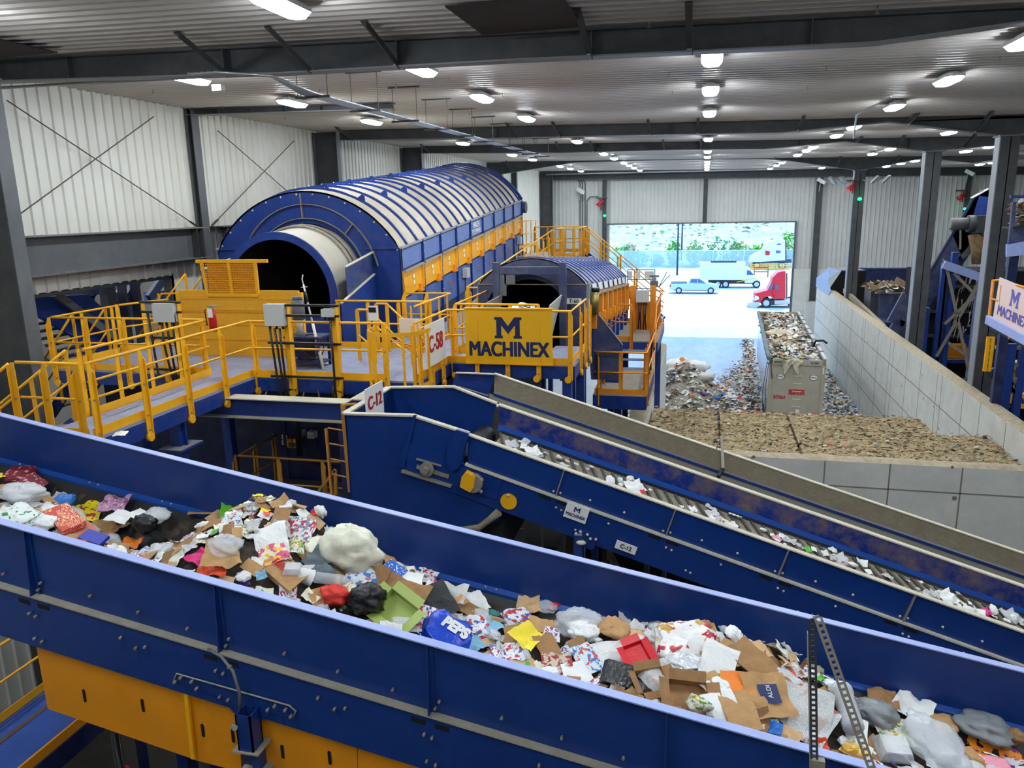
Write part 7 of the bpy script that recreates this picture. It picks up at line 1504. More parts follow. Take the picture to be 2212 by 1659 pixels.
def proto(kind, var):
    """one mesh of unit size (about 1 m), lying flat"""
    key = (kind, var)
    if key in PM: return PM[key]
    rr = random.Random(hash(kind) % 1 + sum(map(ord, kind))*7 + var); sd = V((var*7.3, sum(map(ord, kind)), 2))
    vs, fs, sm = [], [], False
    def grid(nx, ny, f):
        o = len(vs)
        for j in range(ny+1):
            for i in range(nx+1): vs.append(V(f(i/nx, j/ny)))
        for j in range(ny):
            for i in range(nx): fs.append((o+j*(nx+1)+i, o+j*(nx+1)+i+1, o+(j+1)*(nx+1)+i+1, o+(j+1)*(nx+1)+i))
    if kind in ('sheet', 'crumple', 'cloth'):
        amp = dict(sheet=.07, crumple=.16, cloth=.2)[kind]; fold = rr.uniform(-.5, .5); n = 14 if kind != 'sheet' else 9; asp = rr.uniform(.65, .95); cut = rr.uniform(0, .25)
        def f(u, v):
            x, y = (u-.5), (v-.5)*asp
            x *= 1 - cut*v; e = noise.noise(V((x*2, y*2, 0))+sd)*.12; x += e*.5; y += e*.4
            z = amp*(noise.noise(V((x*3, y*3, 1))+sd) + .5*abs(noise.noise(V((x*7, y*7, 3))+sd)) ) + abs(x-fold*.3)*(.18 if kind == 'sheet' else .3)*rr_s
            if kind == 'cloth': z += .25*(1-4*(x*x+y*y))*.5
            return (x, y, z)
        rr_s = rr.choice((-1, 1, .4)); grid(n, n, f); sm = kind != 'sheet'
    elif kind in ('bag', 'ball', 'pouch'):
        nu, nv = 30, 19; fl = dict(bag=.42, ball=.75, pouch=.26)[kind]; asp = rr.uniform(.65, .9)
        for j in range(nv+1):
            th = PI*j/nv
            for i in range(nu):
                ph = 2*PI*i/nu; d = V((math.sin(th)*math.cos(ph), math.sin(th)*math.sin(ph), math.cos(th)))
                if kind == 'pouch': d.x = math.copysign(abs(d.x)**.55, d.x); d.y = math.copysign(abs(d.y)**.6, d.y)
                k = 1 + .32*noise.noise(d*1.6+sd) + .34*(.25-abs(noise.noise(d*2.8+sd))) + .2*(.2-abs(noise.noise(d*6+sd))) + .1*(.2-abs(noise.noise(d*13+sd))); vs.append(V((d.x*.5*k, d.y*.5*asp*k, d.z*.5*fl*k + .5*fl*.6)))
        for j in range(nv):
            for i in range(nu): fs.append((j*nu+i, j*nu+(i+1) % nu, (j+1)*nu+(i+1) % nu, (j+1)*nu+i))
        sm = True
    elif kind in ('card', 'flap'):
        asp = rr.uniform(.5, .8); a = rr.uniform(.2, .9) if kind == 'flap' else rr.uniform(-.12, .12); fx = rr.uniform(-.1, .25); nx, ny = 10, 6; T = .022
        def f0(u, v, o):
            x, y = u-.5, (v-.5)*asp; y += .04*noise.noise(V((x*4, v, 0))+sd); x += .03*noise.noise(V((u, y*6, 0))+sd); z = .03*noise.noise(V((x*3, y*3, 0))+sd)
            if x > fx: z += (x-fx)*math.sin(a); x = fx + (x-fx)*math.cos(a)
            return (x, y, z+o)
        grid(nx, ny, lambda u, v: f0(u, v, 0)); grid(nx, ny, lambda u, v: f0(u, v, T)); o = (nx+1)*(ny+1)
        ed = [i for i in range(nx+1)] + [j*(nx+1)+nx for j in range(1, ny+1)] + [ny*(nx+1)+i for i in range(nx-1, -1, -1)] + [j*(nx+1) for j in range(ny-1, 0, -1)]
        for i in range(len(ed)): p, q = ed[i], ed[(i+1) % len(ed)]; fs.append((p, q, o+q, o+p))
    elif kind == 'box':
        h = rr.uniform(.12, .25); sk = rr.uniform(-.15, .15); w_, d_ = .5, rr.uniform(.3, .42)
        q = [(-w_, -d_), (w_, -d_+.04), (w_-.05, d_), (-w_+.02, d_-.03)]
        vs = [V((x, y, 0)) for x, y in q] + [V((x+sk, y*.96, h*(1-.3*(x > 0)))) for x, y in q] + [V((sk*.8, 0, h*.8))]; fs = [(0, 3, 2, 1), (0, 1, 5, 4), (1, 2, 6, 5), (2, 3, 7, 6), (3, 0, 4, 7), (4, 5, 8), (5, 6, 8), (6, 7, 8), (7, 4, 8)]
    elif kind == 'openbox':
        for a0, b0 in (((-.5, -.35), (.5, -.35)), ((.5, -.35), (.5, .35)), ((.5, .35), (-.5, .35)), ((-.5, .35), (-.5, -.35))):
            A, B = V((*a0, 0)), V((*b0, 0)); o = len(vs); n_ = V(((a0[0]+b0[0])*.3, (a0[1]+b0[1])*.35, rr.uniform(.02, .2))); vs += [A, B, B + V((0, 0, .32)), A + V((0, 0, .32)), B + V((0, 0, .32)) + n_, A + V((0, 0, .32)) + n_]; fs += [(o, o+1, o+2, o+3), (o+3, o+2, o+4, o+5)]
        o = len(vs); vs += [V((-.5, -.35, 0)), V((.5, -.35, 0)), V((.5, .35, 0)), V((-.5, .35, 0))]; fs.append((o, o+1, o+2, o+3))
    elif kind in ('bottle', 'tub', 'cup', 'can'):
        pr = dict(bottle=[(.0, -.5), (.13, -.5), (.15, -.46), (.14, -.3), (.155, -.15), (.14, 0), (.15, .15), (.12, .28), (.05, .38), (.045, .48), (0, .48)], tub=[(0, -.3), (.3, -.3), (.34, .28), (.36, .28), (.36, .33), (0, .33)], cup=[(0, -.35), (.2, -.35), (.28, .35), (.3, .35), (.26, .3), (.18, -.3), (0, -.3)], can=[(0, -.5), (.17, -.5), (.17, .3), (.19, .3), (.19, .42), (.14, .48), (0, .48)])[kind]; n = 16
        for r, y in pr: vs += [V((y, r*math.cos(2*PI*k/n), r*math.sin(2*PI*k/n)+.15)) for k in range(n)]
        for j in range(len(pr)-1): fs += [(j*n+k, j*n+(k+1) % n, (j+1)*n+(k+1) % n, (j+1)*n+k) for k in range(n)]
        sm = True
    elif kind == 'clam':
        for s, z0 in ((1, 0), (.96, .06)):
            o = len(vs)
            for x, y, z in ((-.5, -.4, 0), (.5, -.4, 0), (.5, .4, 0), (-.5, .4, 0), (-.4, -.3, .25), (.4, -.3, .25), (.4, .3, .25), (-.4, .3, .25)): vs.append(V((x*s, y*s, z*s+z0)))
            fs += [(o, o+1, o+5, o+4), (o+1, o+2, o+6, o+5), (o+2, o+3, o+7, o+6), (o+3, o, o+4, o+7), (o+4, o+5, o+6, o+7)]
    me = bpy.data.meshes.new('waste_' + kind); me.from_pydata([tuple(v) for v in vs], [], fs); me.polygons.foreach_set('use_smooth', [sm]*len(fs)); me.update(); PM[key] = me; return me
MM = {}
def item(name, kind, var, m, loc, size, rz, tilt=(0, 0), lab='', cat='', group=None, zs=1.0):
    key = (kind, var, m.name)
    if key not in MM:
        me = proto(kind, var).copy(); me.materials.clear(); me.materials.append(m); MM[key] = me
    o = bpy.data.objects.new(name, MM[key]); col.objects.link(o); o.location = loc; o.rotation_euler = (Matrix.Rotation(tilt[0], 3, 'X') @ Matrix.Rotation(tilt[1], 3, 'Y') @ Matrix.Rotation(rz, 3, 'Z')).to_euler()
    o.scale = (size, size, size*zs); o['label'] = lab; o['category'] = cat; o['_open'] = 1
    if group: o['group'] = group
    return o
KN = [(-60, .42, 6.9), (0, .45, 6.95), (90, .42, 6.95), (160, .32, 6.75), (300, .30, 6.6), (370, .44, 6.8), (430, .62, 7.2), (480, .86, 7.38), (560, .92, 7.42), (620, .84, 7.42), (690, .64, 7.36), (760, .56, 7.36), (900, .52, 7.3), (1000, .42, 7.1), (1100, .4, 6.95), (1200, .5, 7.2), (1300, .54, 7.3), (1450, .68, 7.36), (1560, .74, 7.38), (1700, .7, 7.38), (1800, .58, 7.3), (1950, .42, 7.1), (2060, .40, 6.9), (2212, .44, 7.0), (2400, .44, 7.0)]
KX = []
def on_c1(px, py, d):
    r = ray(px, py); k = (7.616 + d - 11.5)/(r.z + .175*r.x); return CAM + r*k
for px_, h_, yf in KN: KX.append((on_c1(px_, 1122 + .27*px_ - 40, -.45).x, h_, yf))
def kn(x):
    if x <= KX[0][0]: return KX[0][1:]
    for a_, b_ in zip(KX, KX[1:]):
        if a_[0] <= x <= b_[0]: q = (x-a_[0])/(b_[0]-a_[0]); return lerp(a_[1], b_[1], q), lerp(a_[2], b_[2], q)
    return KX[-1][1:]
def surf(x, y):
    h, yf = kn(x); base = -.93 if 5.95 < y < 6.95 else (-.93 + (5.95-y)*.6 if y <= 5.95 else -.93 + (y-6.95)*.7)
    q = max(0, min(1, (yf+.1-y)/.4)); prof = q*q*(3-2*q); nearq = min(1, max(0, (y-5.35)/.9)); s = -.93 + h*(.6+.4*math.sin(nearq*PI/2))*prof + .05*noise.noise(V((x*2.2, y*2.2, 0)))
    return max(base+.01, s) if prof > .02 else base
# bed of small stuff below
b = MB(); vs = []; nx, ny = 160, 22
for j in range(ny+1):
    for i in range(nx+1):
        x, y = lerp(-9.2, 5.9, i/nx), lerp(5.5, 7.36, j/ny); vs.append(C1(x, y, surf(x, y) - .05 + .04*noise.noise(V((x*6, y*6, 4)))))
b.add(vs, [(j*(nx+1)+i, j*(nx+1)+i+1, (j+1)*(nx+1)+i+1, (j+1)*(nx+1)+i) for j in range(ny) for i in range(nx)])
b.build('waste_bed', mat('bed_mix', (70, 60, 50), .9, var=.7, vscale=9, dust=.9, dustc=(30, 28, 26), dscale=6), label='dark tangled bed of crushed waste lying under the larger pieces on the big belt', category='waste', kind='stuff', _open=1)
rr = random.Random(11)
def place(px, py, lift=.02):
    d = -.5
    for _ in range(8): p = on_c1(px, py, d); y = max(5.5, min(7.3, p.y)); d = surf(p.x, y) + lift
    p = on_c1(px, py, d); p.y = max(5.62, p.y); return p
H_ = []
def hero(name, kind, px, py, size, mk, lab, cat, rz=0, tilt=(0, 0), var=0, zs=1, lift=.03, txt=None):
    p = place(px, py, lift + .035); m = W[mk] if isinstance(mk, str) else mk
    o = item(name, kind, var, m, p, size, math.radians(rz), (math.radians(tilt[0]), math.radians(tilt[1]) + .17), lab, cat, None, zs); H_.append((p.x, p.y, size)); o['_org'] = tuple(p)
    if txt:
        for s, sz, dx, dy, dz, tm, bold in txt:
            cu = bpy.data.curves.new('lettering', 'FONT'); cu.body = s; cu.size = sz; cu.extrude = .004; cu.offset = bold; cu.align_x = 'CENTER'; cu.align_y = 'CENTER'
            ob = bpy.data.objects.new('lettering', cu); col.objects.link(ob); me = bpy.data.meshes.new_from_object(ob.evaluated_get(bpy.context.evaluated_depsgraph_get())); bpy.data.objects.remove(ob)
            me.materials.clear(); me.materials.append(tm); t_ = bpy.data.objects.new('lettering', me); col.objects.link(t_); t_.parent = o; t_.location = (dx, dy, dz); t_['_open'] = 1
            if '*' in lab: pass
    return o
T_ = 'on the big belt'
for a_ in (
 ('paper_bag', 'pouch', 42, 1028, .30, 'maroon', 'maroon printed bag at the far left, upper one of the maroon pair', 'bag', 10, (20, 0), 1),
 ('carton', 'box', 72, 1046, .26, 'maroon', 'crushed maroon printed carton right of the maroon bag', 'carton', -20, (25, 5), 2),
 ('plastic_wrapper', 'crumple', 4, 1028, .16, 'yel2', 'yellow scrap touching the left photo edge beside the maroon bag', 'wrapper', 30),
 ('plastic_bag', 'bag', 50, 1075, .42, 'clear2', 'clear crumpled plastic bag below the maroon carton', 'bag', 15, (0, 0), 1),
 ('newspaper', 'sheet', 8, 1055, .22, 'kraft', 'stack of brown paper at the left photo edge', 'paper', 70, (10, 0), 2),
 ('printed_leaflet', 'sheet', 58, 1090, .22, 'news2', 'small printed white leaflet below the clear bag at the left', 'leaflet', 80, (10, 0), 1),
 ('shopping_bag', 'pouch', 40, 1120, .38, 'whitegreen', 'white shopping bag with green print by the near rim at the far left', 'bag', -10, (10, 0), 2),
 ('plastic_bag', 'bag', 92, 1135, .24, 'paper', 'white plastic bag left of the red paper bag', 'bag', 20, (10, 0), 3),
 ('paper_bag', 'box', 142, 1128, .40, 'redbag', 'big red-orange paper bag with pale lettering', 'bag', -28, (12, 0), 1),
 ('paper_sheet', 'card', 178, 1152, .34, 'salmon', 'salmon cardboard sheet under the red-orange paper bag', 'cardboard', -30, (8, 0), 1),
 ('plastic_bag', 'pouch', 138, 1083, .20, 'blue', 'bright blue bag with a white mark, right of the left-end clear bag', 'bag', 5, (25, 0), 1, 1, .08),
 ('carton', 'crumple', 125, 1072, .18, 'news2', 'white and black scrap just above the bright blue bag', 'wrapper', 0, (20, 0), 3),
 ('plastic_wrapper', 'sheet', 186, 1102, .36, 'yellow', 'yellow bag with red print lying flat right of the blue bag', 'bag', 8, (22, 0), 2, 1, .10),
 ('plastic_film', 'crumple', 248, 1088, .28, 'mauve', 'mauve printed film alone at the far side of the pile', 'film', 10, (20, 0), 1),
 ('paper_sheet', 'sheet', 258, 1113, .24, 'paper', 'white paper sheets below the mauve film', 'paper', 5, (8, 0), 3),
 ('paper_sheet', 'sheet', 300, 1112, .18, 'paper', 'small white sheet to the right, below the mauve film', 'paper', -20, (12, 0), 4),
 ('plastic_film', 'crumple', 208, 1124, .16, 'dgreen', 'shiny green film between the yellow bag and the crumpled brown bag', 'film', 10, (10, 0), 2),
 ('plastic_bag', 'bag', 340, 1117, .26, 'clear2', 'clear bag at the far side left of the cardboard pile', 'bag', 0, (10, 0), 2),
 ('paper_bag', 'crumple', 238, 1142, .32, 'kraft', 'crumpled brown paper bag left of the black crumpled bag', 'bag', -15, (10, 0), 4),
 ('rubbish_bag', 'ball', 312, 1144, .26, 'black', 'shiny black crumpled bag left of the cardboard pile', 'bag', 5, (0, 0), 1),
 ('carton', 'box', 205, 1166, .24, 'blue2', 'violet-blue packet by the near rim under the brown bag', 'packet', -5, (15, 0), 1),
 ('plastic_wrapper', 'bag', 242, 1168, .18, 'clear', 'clear wrapper beside the violet-blue packet', 'wrapper', 0, (10, 0), 4),
 ('plastic_wrapper', 'crumple', 283, 1173, .20, 'orange2', 'orange-yellow wrapper by the near rim below the black crumpled bag', 'wrapper', 10, (10, 0), 1),
 ('cardboard_sheet', 'card', 455, 1105, .42, 'kraft', 'brown cardboard sheet on the left slope of the tallest pile', 'cardboard', 25, (-12, -10), 1, 1, .05),
 ('cardboard_sheet', 'card', 505, 1122, .46, 'kraft3', 'broad cardboard sheet across the middle of the tallest pile', 'cardboard', -12, (14, 6), 2, 1, .10),
 ('cardboard_sheet', 'card', 525, 1150, .42, 'kraft2', 'darker cardboard layer under the middle of the tallest pile', 'cardboard', -5, (28, 0), 3, 1, .02),
 ('cardboard_sheet', 'flap', 560, 1098, .38, 'kraft2', 'torn cardboard near the top of the tallest pile', 'cardboard', 160, (8, 0), 4, 1, .10),
 ('cardboard_sheet', 'card', 535, 1076, .16, 'kraft3', 'small cardboard tab sticking up on top of the tallest pile', 'cardboard', 5, (60, 0), 1, 1, .18),
 ('plastic_bag', 'pouch', 545, 1088, .28, 'paper', 'white pillow-shaped bag on top of the tallest pile', 'bag', 15, (15, 0), 4, .8, .24),
 ('plastic_wrapper', 'crumple', 508, 1094, .3, 'green', 'bright green bag crumpled left of the white pillow-shaped bag', 'wrapper', 30, (25, 0), 2, 1.2, .24),
 ('plastic_wrapper', 'crumple', 572, 1088, .28, 'green', 'bright green bag edge right of the white pillow-shaped bag', 'wrapper', -20, (25, 0), 3, 1.2, .24),
 ('plastic_bag', 'cloth', 592, 1108, .40, 'clear2', 'large greyish clear bag hanging over the right slope of the tallest pile', 'bag', -40, (25, 20), 1, 1, .05),
 ('coupon_sheet', 'sheet', 645, 1140, .30, 'coupon', 'coupon sheet with many small pictures right of the tallest pile', 'leaflet', 0, (35, 0), 1, 1, .05),
 ('paper_sheet', 'sheet', 585, 1160, .36, 'paper', 'large white folded paper on the front of the tallest pile', 'paper', 120, (25, 0), 2, 1, .05),
 ('plastic_wrapper', 'crumple', 432, 1200, .22, 'pink', 'hot pink crumpled sheet near the front left of the tallest pile', 'wrapper', -20, (15, 0), 3),
 ('clamshell_pack', 'bag', 485, 1187, .30, 'clear', 'crushed clear plastic pack on brown paper in front of the tallest pile', 'pack', 0, (10, 0), 3),
 ('paper_bag', 'crumple', 480, 1206, .32, 'kraft', 'brown paper bag under the crushed clear pack', 'bag', 30, (10, 0), 5),
 ('plastic_wrapper', 'crumple', 462, 1226, .24, 'orange', 'orange crumpled cloth by the near rim left of the red lettered bag', 'wrapper', 15, (15, 0), 1),
 ('plastic_bag', 'pouch', 545, 1232, .22, 'red', 'red bag with black script lettering left of the pizza box', 'bag', -25, (20, 0), 2, 1, .04, [('Cola', .36, 0, 0, .28, BLKP, .02)]),
 ('pizza_box', 'box', 612, 1238, .40, 'kraft', 'brown pizza box with red lettering, tilted towards the near rim', 'box', -28, (22, 0), 5, .8, .06, [('PAYA', .2, -.02, .0, .27, RED, .01), ('PIZZA', .1, -.1, .22, .27, BLKP, .0)]),
 ('clear_container', 'clam', 632, 1232, .16, 'clear', 'clear domed lid lying on the pizza box', 'lid', 20, (10, 0), 1, 1, .14),  # a loose lid, drawn with the clamshell shape
 ('plastic_tub', 'tub', 656, 1250, .20, 'paper', 'white plastic tub right of the pizza box', 'tub', 25, (0, 20), 1, 1, .06),
 ('magazine', 'sheet', 590, 1195, .28, 'mag', 'pink and yellow magazine page above the pizza box', 'magazine', 35, (20, 0), 2, 1, .05),
 ('magazine', 'crumple', 628, 1178, .24, 'mag4', 'yellow printed bag above the pizza box', 'bag', 20, (15, 0), 3, 1, .05),
 ('cloth_rag', 'crumple', 685, 1210, .22, 'grey', 'grey cloth flap standing up left of the big white sack', 'cloth', 60, (40, 10), 1, 1, .06),
 ('cloth_rag', 'ball', 700, 1248, .20, 'grey', 'grey balled cloth below the grey flap', 'cloth', 0, (0, 0), 2, 1, .02),
 ('rubbish_bag', 'bag', 757, 1212, .56, 'ivory', 'biggest puffy cream-white plastic sack in the middle of the belt', 'bag', 10, (15, 0), 4, 2.0, .02),
 ('rubbish_bag', 'bag', 690, 1190, .34, 'ivory', 'flatter cream bag left of the biggest puffy sack', 'bag', 30, (10, 0), 5, .9, .0),
 ('carton', 'box', 838, 1206, .26, 'black', 'black pack with white letters behind the biggest puffy sack', 'pack', -30, (30, 0), 3, 1.4, .03, [('S', .5, .2, 0, .2, WHITE, .03)]),
 ('carton', 'box', 850, 1236, .22, 'snow', 'blue packet with white snow dots below the black pack', 'packet', -25, (20, 0), 4, 1, .04),
 ('cardboard_sheet', 'card', 820, 1232, .20, 'kraft', 'small brown box flap left of the snow-dotted packet', 'cardboard', -35, (20, 0), 5, 1, .03),
 ('paper_sheet', 'crumple', 890, 1238, .28, 'paper', 'crumpled white paper at the far side right of the black pack', 'paper', 20, (12, 0), 1, 1, .03),
 ('paper_sheet', 'sheet', 880, 1256, .30, 'paper', 'flat white sheet below the crumpled white paper', 'paper', 5, (10, 0), 4),
 ('plastic_wrapper', 'crumple', 922, 1246, .20, 'mag3', 'white bag with an orange edge at the far side of the belt', 'bag', 70, (20, 0), 2),
 ('crisp_packet', 'pouch', 785, 1255, .30, 'mag2', 'shiny blue crisp packet below the biggest puffy sack', 'packet', -20, (15, 0), 3, .8),
 ('plastic_bottle', 'bottle', 718, 1262, .34, 'clear', 'crushed clear bottle below the biggest puffy sack', 'bottle', 30, (0, 10), 1),
 ('magazine', 'sheet', 745, 1282, .28, 'mag4', 'yellow and green magazine left of the cardboard box flap', 'magazine', -35, (15, 0), 3, 1, .04),
 ('plastic_pouch', 'ball', 722, 1298, .24, 'red2', 'red soft pouch by the near rim', 'pouch', 0, (0, 0), 3, .9),
 ('rubbish_bag', 'ball', 790, 1310, .33, 'black', 'black crumpled bag by the near rim right of the red pouch', 'bag', 30, (0, 0), 4),
 ('cardboard_box', 'flap', 815, 1262, .34, 'kraft2', 'open cardboard box flap rising right of the blue crisp packet', 'cardboard', 60, (20, -25), 2, 1, .05),
 ('cardboard_box', 'flap', 870, 1290, .48, 'kraft2', 'wide cardboard box behind the green tray', 'cardboard', -15, (35, 0), 3, 1, .03),
 ('plastic_tray', 'openbox', 858, 1325, .34, 'lime', 'olive green plastic tray by the near rim', 'tray', -30, (30, -10), 1, .7, .02),
 ('felt_sheet', 'sheet', 935, 1300, .40, 'felt', 'pointed black felt sheet right of the wide cardboard box', 'felt', 130, (20, 0), 6, 1, .05),
 ('leaflet', 'sheet', 908, 1335, .28, 'mag3', 'white printed cone of paper right of the green tray', 'leaflet', 70, (25, 0), 4, 1, .04),
 ('leaflet', 'sheet', 880, 1350, .24, 'news2', 'printed white paper by the near rim under the paper cone', 'leaflet', 20, (10, 0), 5),
 ('drink_bag', 'pouch', 968, 1372, .42, 'pepsi', 'royal blue bag with big white letters and a round logo', 'bag', -22, (25, 0), 4, .8, .05, [('PEPS', .3, .1, .12, .24, WHITE, .02)]),
 ('plastic_wrapper', 'crumple', 1025, 1392, .18, 'sky', 'pale blue cloth by the near rim right of the royal blue bag', 'cloth', -40, (10, 0), 2),
 ('leaflet', 'crumple', 975, 1285, .30, 'news', 'crumpled grey newsprint at the far side above the black felt sheet', 'newspaper', 0, (15, 0), 4, 1, .03),
 ('cardboard_sheet', 'card', 988, 1303, .20, 'kraft', 'small brown card between newsprint and white crumpled paper', 'cardboard', 60, (20, 0), 4, 1, .05),
 ('paper_sheet', 'crumple', 1020, 1303, .30, 'paper', 'white crumpled paper right of the black felt sheet', 'paper', 30, (15, 0), 5, 1, .05),
 ('plastic_wrapper', 'crumple', 1055, 1318, .20, 'teal', 'teal wrapper right of the white crumpled paper', 'wrapper', 20, (10, 0), 1),
 ('paper_plate', 'crumple', 1030, 1352, .34, 'mag3', 'round white paper with orange print above the royal blue bag', 'paper', 0, (12, 0), 6),
 ('cloth_rag', 'crumple', 1062, 1348, .22, 'sky', 'light blue rag in the middle of the belt', 'cloth', 50, (10, 0), 3, 1, .04),
 ('paper_bag', 'crumple', 1142, 1306, .24, 'kraft3', 'light brown crumpled paper at the far side of the thin stretch', 'paper', 10, (15, 0), 2, 1.2, .05),
 ('clear_pack', 'bag', 1180, 1315, .20, 'clear', 'clear pack beside the red labelled pack at the far side', 'pack', 0, (10, 0), 5),
 ('clear_pack', 'bag', 1200, 1310, .16, 'red', 'red labelled pack at the far side', 'pack', 60, (10, 0), 6),
 ('paper_packet', 'pouch', 1115, 1334, .24, 'mag3', 'white packet with red letters below the light brown crumpled paper', 'packet', 30, (20, 0), 5, .8),
 ('label_strip', 'sheet', 1125, 1352, .20, 'navy', 'dark blue label strip under the white packet with red letters', 'label', 5, (15, 0), 3),
 ('cardboard_sheet', 'card', 1172, 1352, .26, 'kraft', 'oval piece of brown card in the middle of the belt', 'cardboard', 0, (10, 0), 6, 1, .04),
 ('plastic_wrapper', 'crumple', 1140, 1378, .26, 'yel2', 'bright yellow crumpled bag in the middle of the belt', 'bag', -30, (15, 0), 5, 1, .05),
 ('paper_sheet', 'sheet', 1192, 1370, .16, 'mag3', 'white label sheet right of the bright yellow bag', 'label', 0, (15, 0), 6),
 ('plastic_bag', 'bag', 1245, 1358, .40, 'clear', 'large puffy clear bag in the middle of the belt', 'bag', 20, (10, 0), 1, 1.3, .02),
 ('plastic_bag', 'bag', 1258, 1368, .26, 'paper', 'white foam tray inside the large puffy clear bag', 'tray', 10, (10, 0), 2, 1, .06),
 ('paper_bag', 'pouch', 1328, 1362, .26, 'kraft', 'brown paper sack right of the large puffy clear bag', 'bag', -10, (10, 0), 3, 1.1, .05),
 ('newspaper', 'crumple', 1365, 1346, .32, 'news', 'crumpled newspaper at the far side behind the brown paper sack', 'newspaper', 10, (25, 0), 5, 1.2, .07),
 ('clamshell_pack', 'clam', 1415, 1348, .26, 'clear', 'clear box-shaped pack standing against the far side', 'pack', 10, (35, 0), 2, 1, .06),
 ('envelope', 'sheet', 1482, 1372, .30, 'cream', 'cream yellow envelope at the far side above the gold bag', 'envelope', 30, (20, 0), 4, 1, .06),
 ('paper_cup', 'sheet', 1318, 1412, .30, 'paper', 'white cup-shaped paper left of the red plastic part', 'paper', 20, (35, 0), 5, 1, .06),
 ('plastic_part', 'openbox', 1378, 1420, .23, 'red', 'bright red plastic part with square holes', 'plastic part', -60, (25, -10), 2, .5, .07),
 ('crisp_bag', 'pouch', 1480, 1402, .52, 'chip', 'large white and gold crisp bag with red letters', 'bag', 15, (25, 0), 1, 1, .05),
 ('crisp_bag', 'pouch', 1490, 1422, .42, 'silver', 'silver lower side of the large crisp bag', 'bag', 10, (15, 0), 2, .9, .02),
 ('gold_foil', 'crumple', 1422, 1412, .22, 'gold', 'gold foil at the left end of the large crisp bag', 'foil', 70, (15, 0), 3, 1.2, .06),
 ('plastic_bag', 'bag', 1432, 1386, .28, 'clear2', 'clear bag with white content above the gold foil', 'bag', 0, (0, 0), 6, 1, .06),
 ('paper_sheet', 'sheet', 1552, 1432, .34, 'paper', 'clean white sheet standing right of the large crisp bag', 'paper', 75, (40, 0), 1, .6, .08),
 ('cardboard_box', 'flap', 1625, 1412, .34, 'kraft', 'upper brown cardboard flap by the far side', 'cardboard', -35, (25, 0), 1, 1, .10),
 ('cardboard_box', 'card', 1640, 1440, .52, 'kraft2', 'long dark cardboard panel slanting right of the white sheet', 'cardboard', -38, (15, 8), 5, 1, .07),
 ('cardboard_box', 'crumple', 1678, 1418, .34, 'kraft', 'crumpled brown paper right of the upper cardboard flap', 'paper', -20, (20, 0), 6, 1, .08),
 ('plastic_film', 'sheet', 1598, 1482, .30, 'orange2', 'orange plastic film below the white sheet', 'film', 10, (20, 0), 4, 1, .05),
 ('plastic_cup', 'crumple', 1572, 1405, .14, 'orange', 'small orange scrap by the white sheet at the far side', 'scrap', 0, (20, 0), 4, 1, .08),
 ('shopping_bag', 'crumple', 1660, 1502, .38, 'kraft', 'brown supermarket bag with a navy square reading ALDI', 'bag', -75, (25, 0), 1, .6, .06),
 ('newspaper', 'sheet', 1740, 1530, .46, 'news', 'big open newspaper behind the upright slotted post', 'newspaper', 75, (30, 0), 3, .8, .08),
 ('newspaper', 'sheet', 1755, 1560, .42, 'news2', 'second newspaper under the big open newspaper', 'newspaper', 60, (20, 0), 5, .7, .03),
 ('newspaper', 'crumple', 1440, 1470, .36, 'news', 'folded grey newspaper below the silver bag', 'newspaper', -40, (30, 0), 6, 1.1, .05),
 ('plastic_tray', 'box', 1345, 1462, .34, 'black', 'flat black tray by the near rim left of the open brown box', 'tray', -5, (30, 0), 5, .6, .04),
 ('cardboard_box', 'openbox', 1400, 1478, .25, 'kraft2', 'open brown box right of the flat black tray', 'box', 30, (25, 15), 3, 1, .0),
 ('cardboard_box', 'openbox', 1480, 1510, .30, 'kraft2', 'open brown carton by the near rim below the folded newspaper', 'box', 10, (30, 10), 4, .9, .0),
 ('magazine', 'sheet', 1268, 1425, .28, 'mag2', 'colourful picture magazine in the middle, below the puffy clear bag', 'magazine', -50, (20, 0), 5, 1, .05),
 ('biscuit_pack', 'crumple', 1205, 1438, .28, 'cookie', 'red biscuit packet by the near rim', 'packet', 15, (15, 0), 2, 1, .03),
 ('paper_napkin', 'sheet', 1245, 1455, .24, 'paper', 'white note sheet by the near rim below the picture magazine', 'paper', 30, (15, 0), 6, .7, .03),
 ('paper_bag', 'card', 1185, 1402, .32, 'kraft2', 'brown paper sheet below the bright yellow bag', 'paper', -60, (15, 0), 4, 1, .02),
 ('cardboard_box', 'card', 1598, 1535, .32, 'kraft', 'brown carton with white labels by the near rim', 'cardboard', -70, (20, 0), 2, 1, .05),
 ('net_bag', 'ball', 1505, 1533, .18, 'mag4', 'green and yellow ball-shaped bag by the near rim', 'bag', 0, (0, 0), 5),
 ('paper_sheet', 'sheet', 1560, 1530, .34, 'paper', 'white curling paper by the near rim', 'paper', 110, (25, 0), 2, 1, .03),
 ('storage_tube', 'can', 1812, 1535, .46, 'lgrey', 'grey tube with a pink scribble between the slotted post and brace', 'tube', 95, (0, 40), 1, 1, .08),
 ('paper_bag', 'cloth', 1905, 1512, .28, 'kraft2', 'brown ring-shaped paper bag at the far side right of the brace', 'bag', 0, (10, 0), 2, .9, .05),
 ('plastic_bag', 'bag', 1888, 1552, .34, 'grbag', 'dark grey see-through bag right of the brace', 'bag', 20, (0, 0), 3, 1.2, .02),
 ('paper_sheet', 'crumple', 1972, 1528, .32, 'paper', 'long white paper sleeve at the far side near the right end', 'paper', -30, (20, 0), 4, 1, .04),
 ('bubble_bag', 'bag', 2012, 1612, .56, 'clear', 'longest clear bubble-wrap bag at the lower right', 'bag', -62, (10, 0), 5, .8, .04),
 ('plastic_bag', 'bag', 2125, 1582, .44, 'grbag', 'pale grey plastic bag near the lower right corner', 'bag', 0, (0, 0), 6, .9, .03),
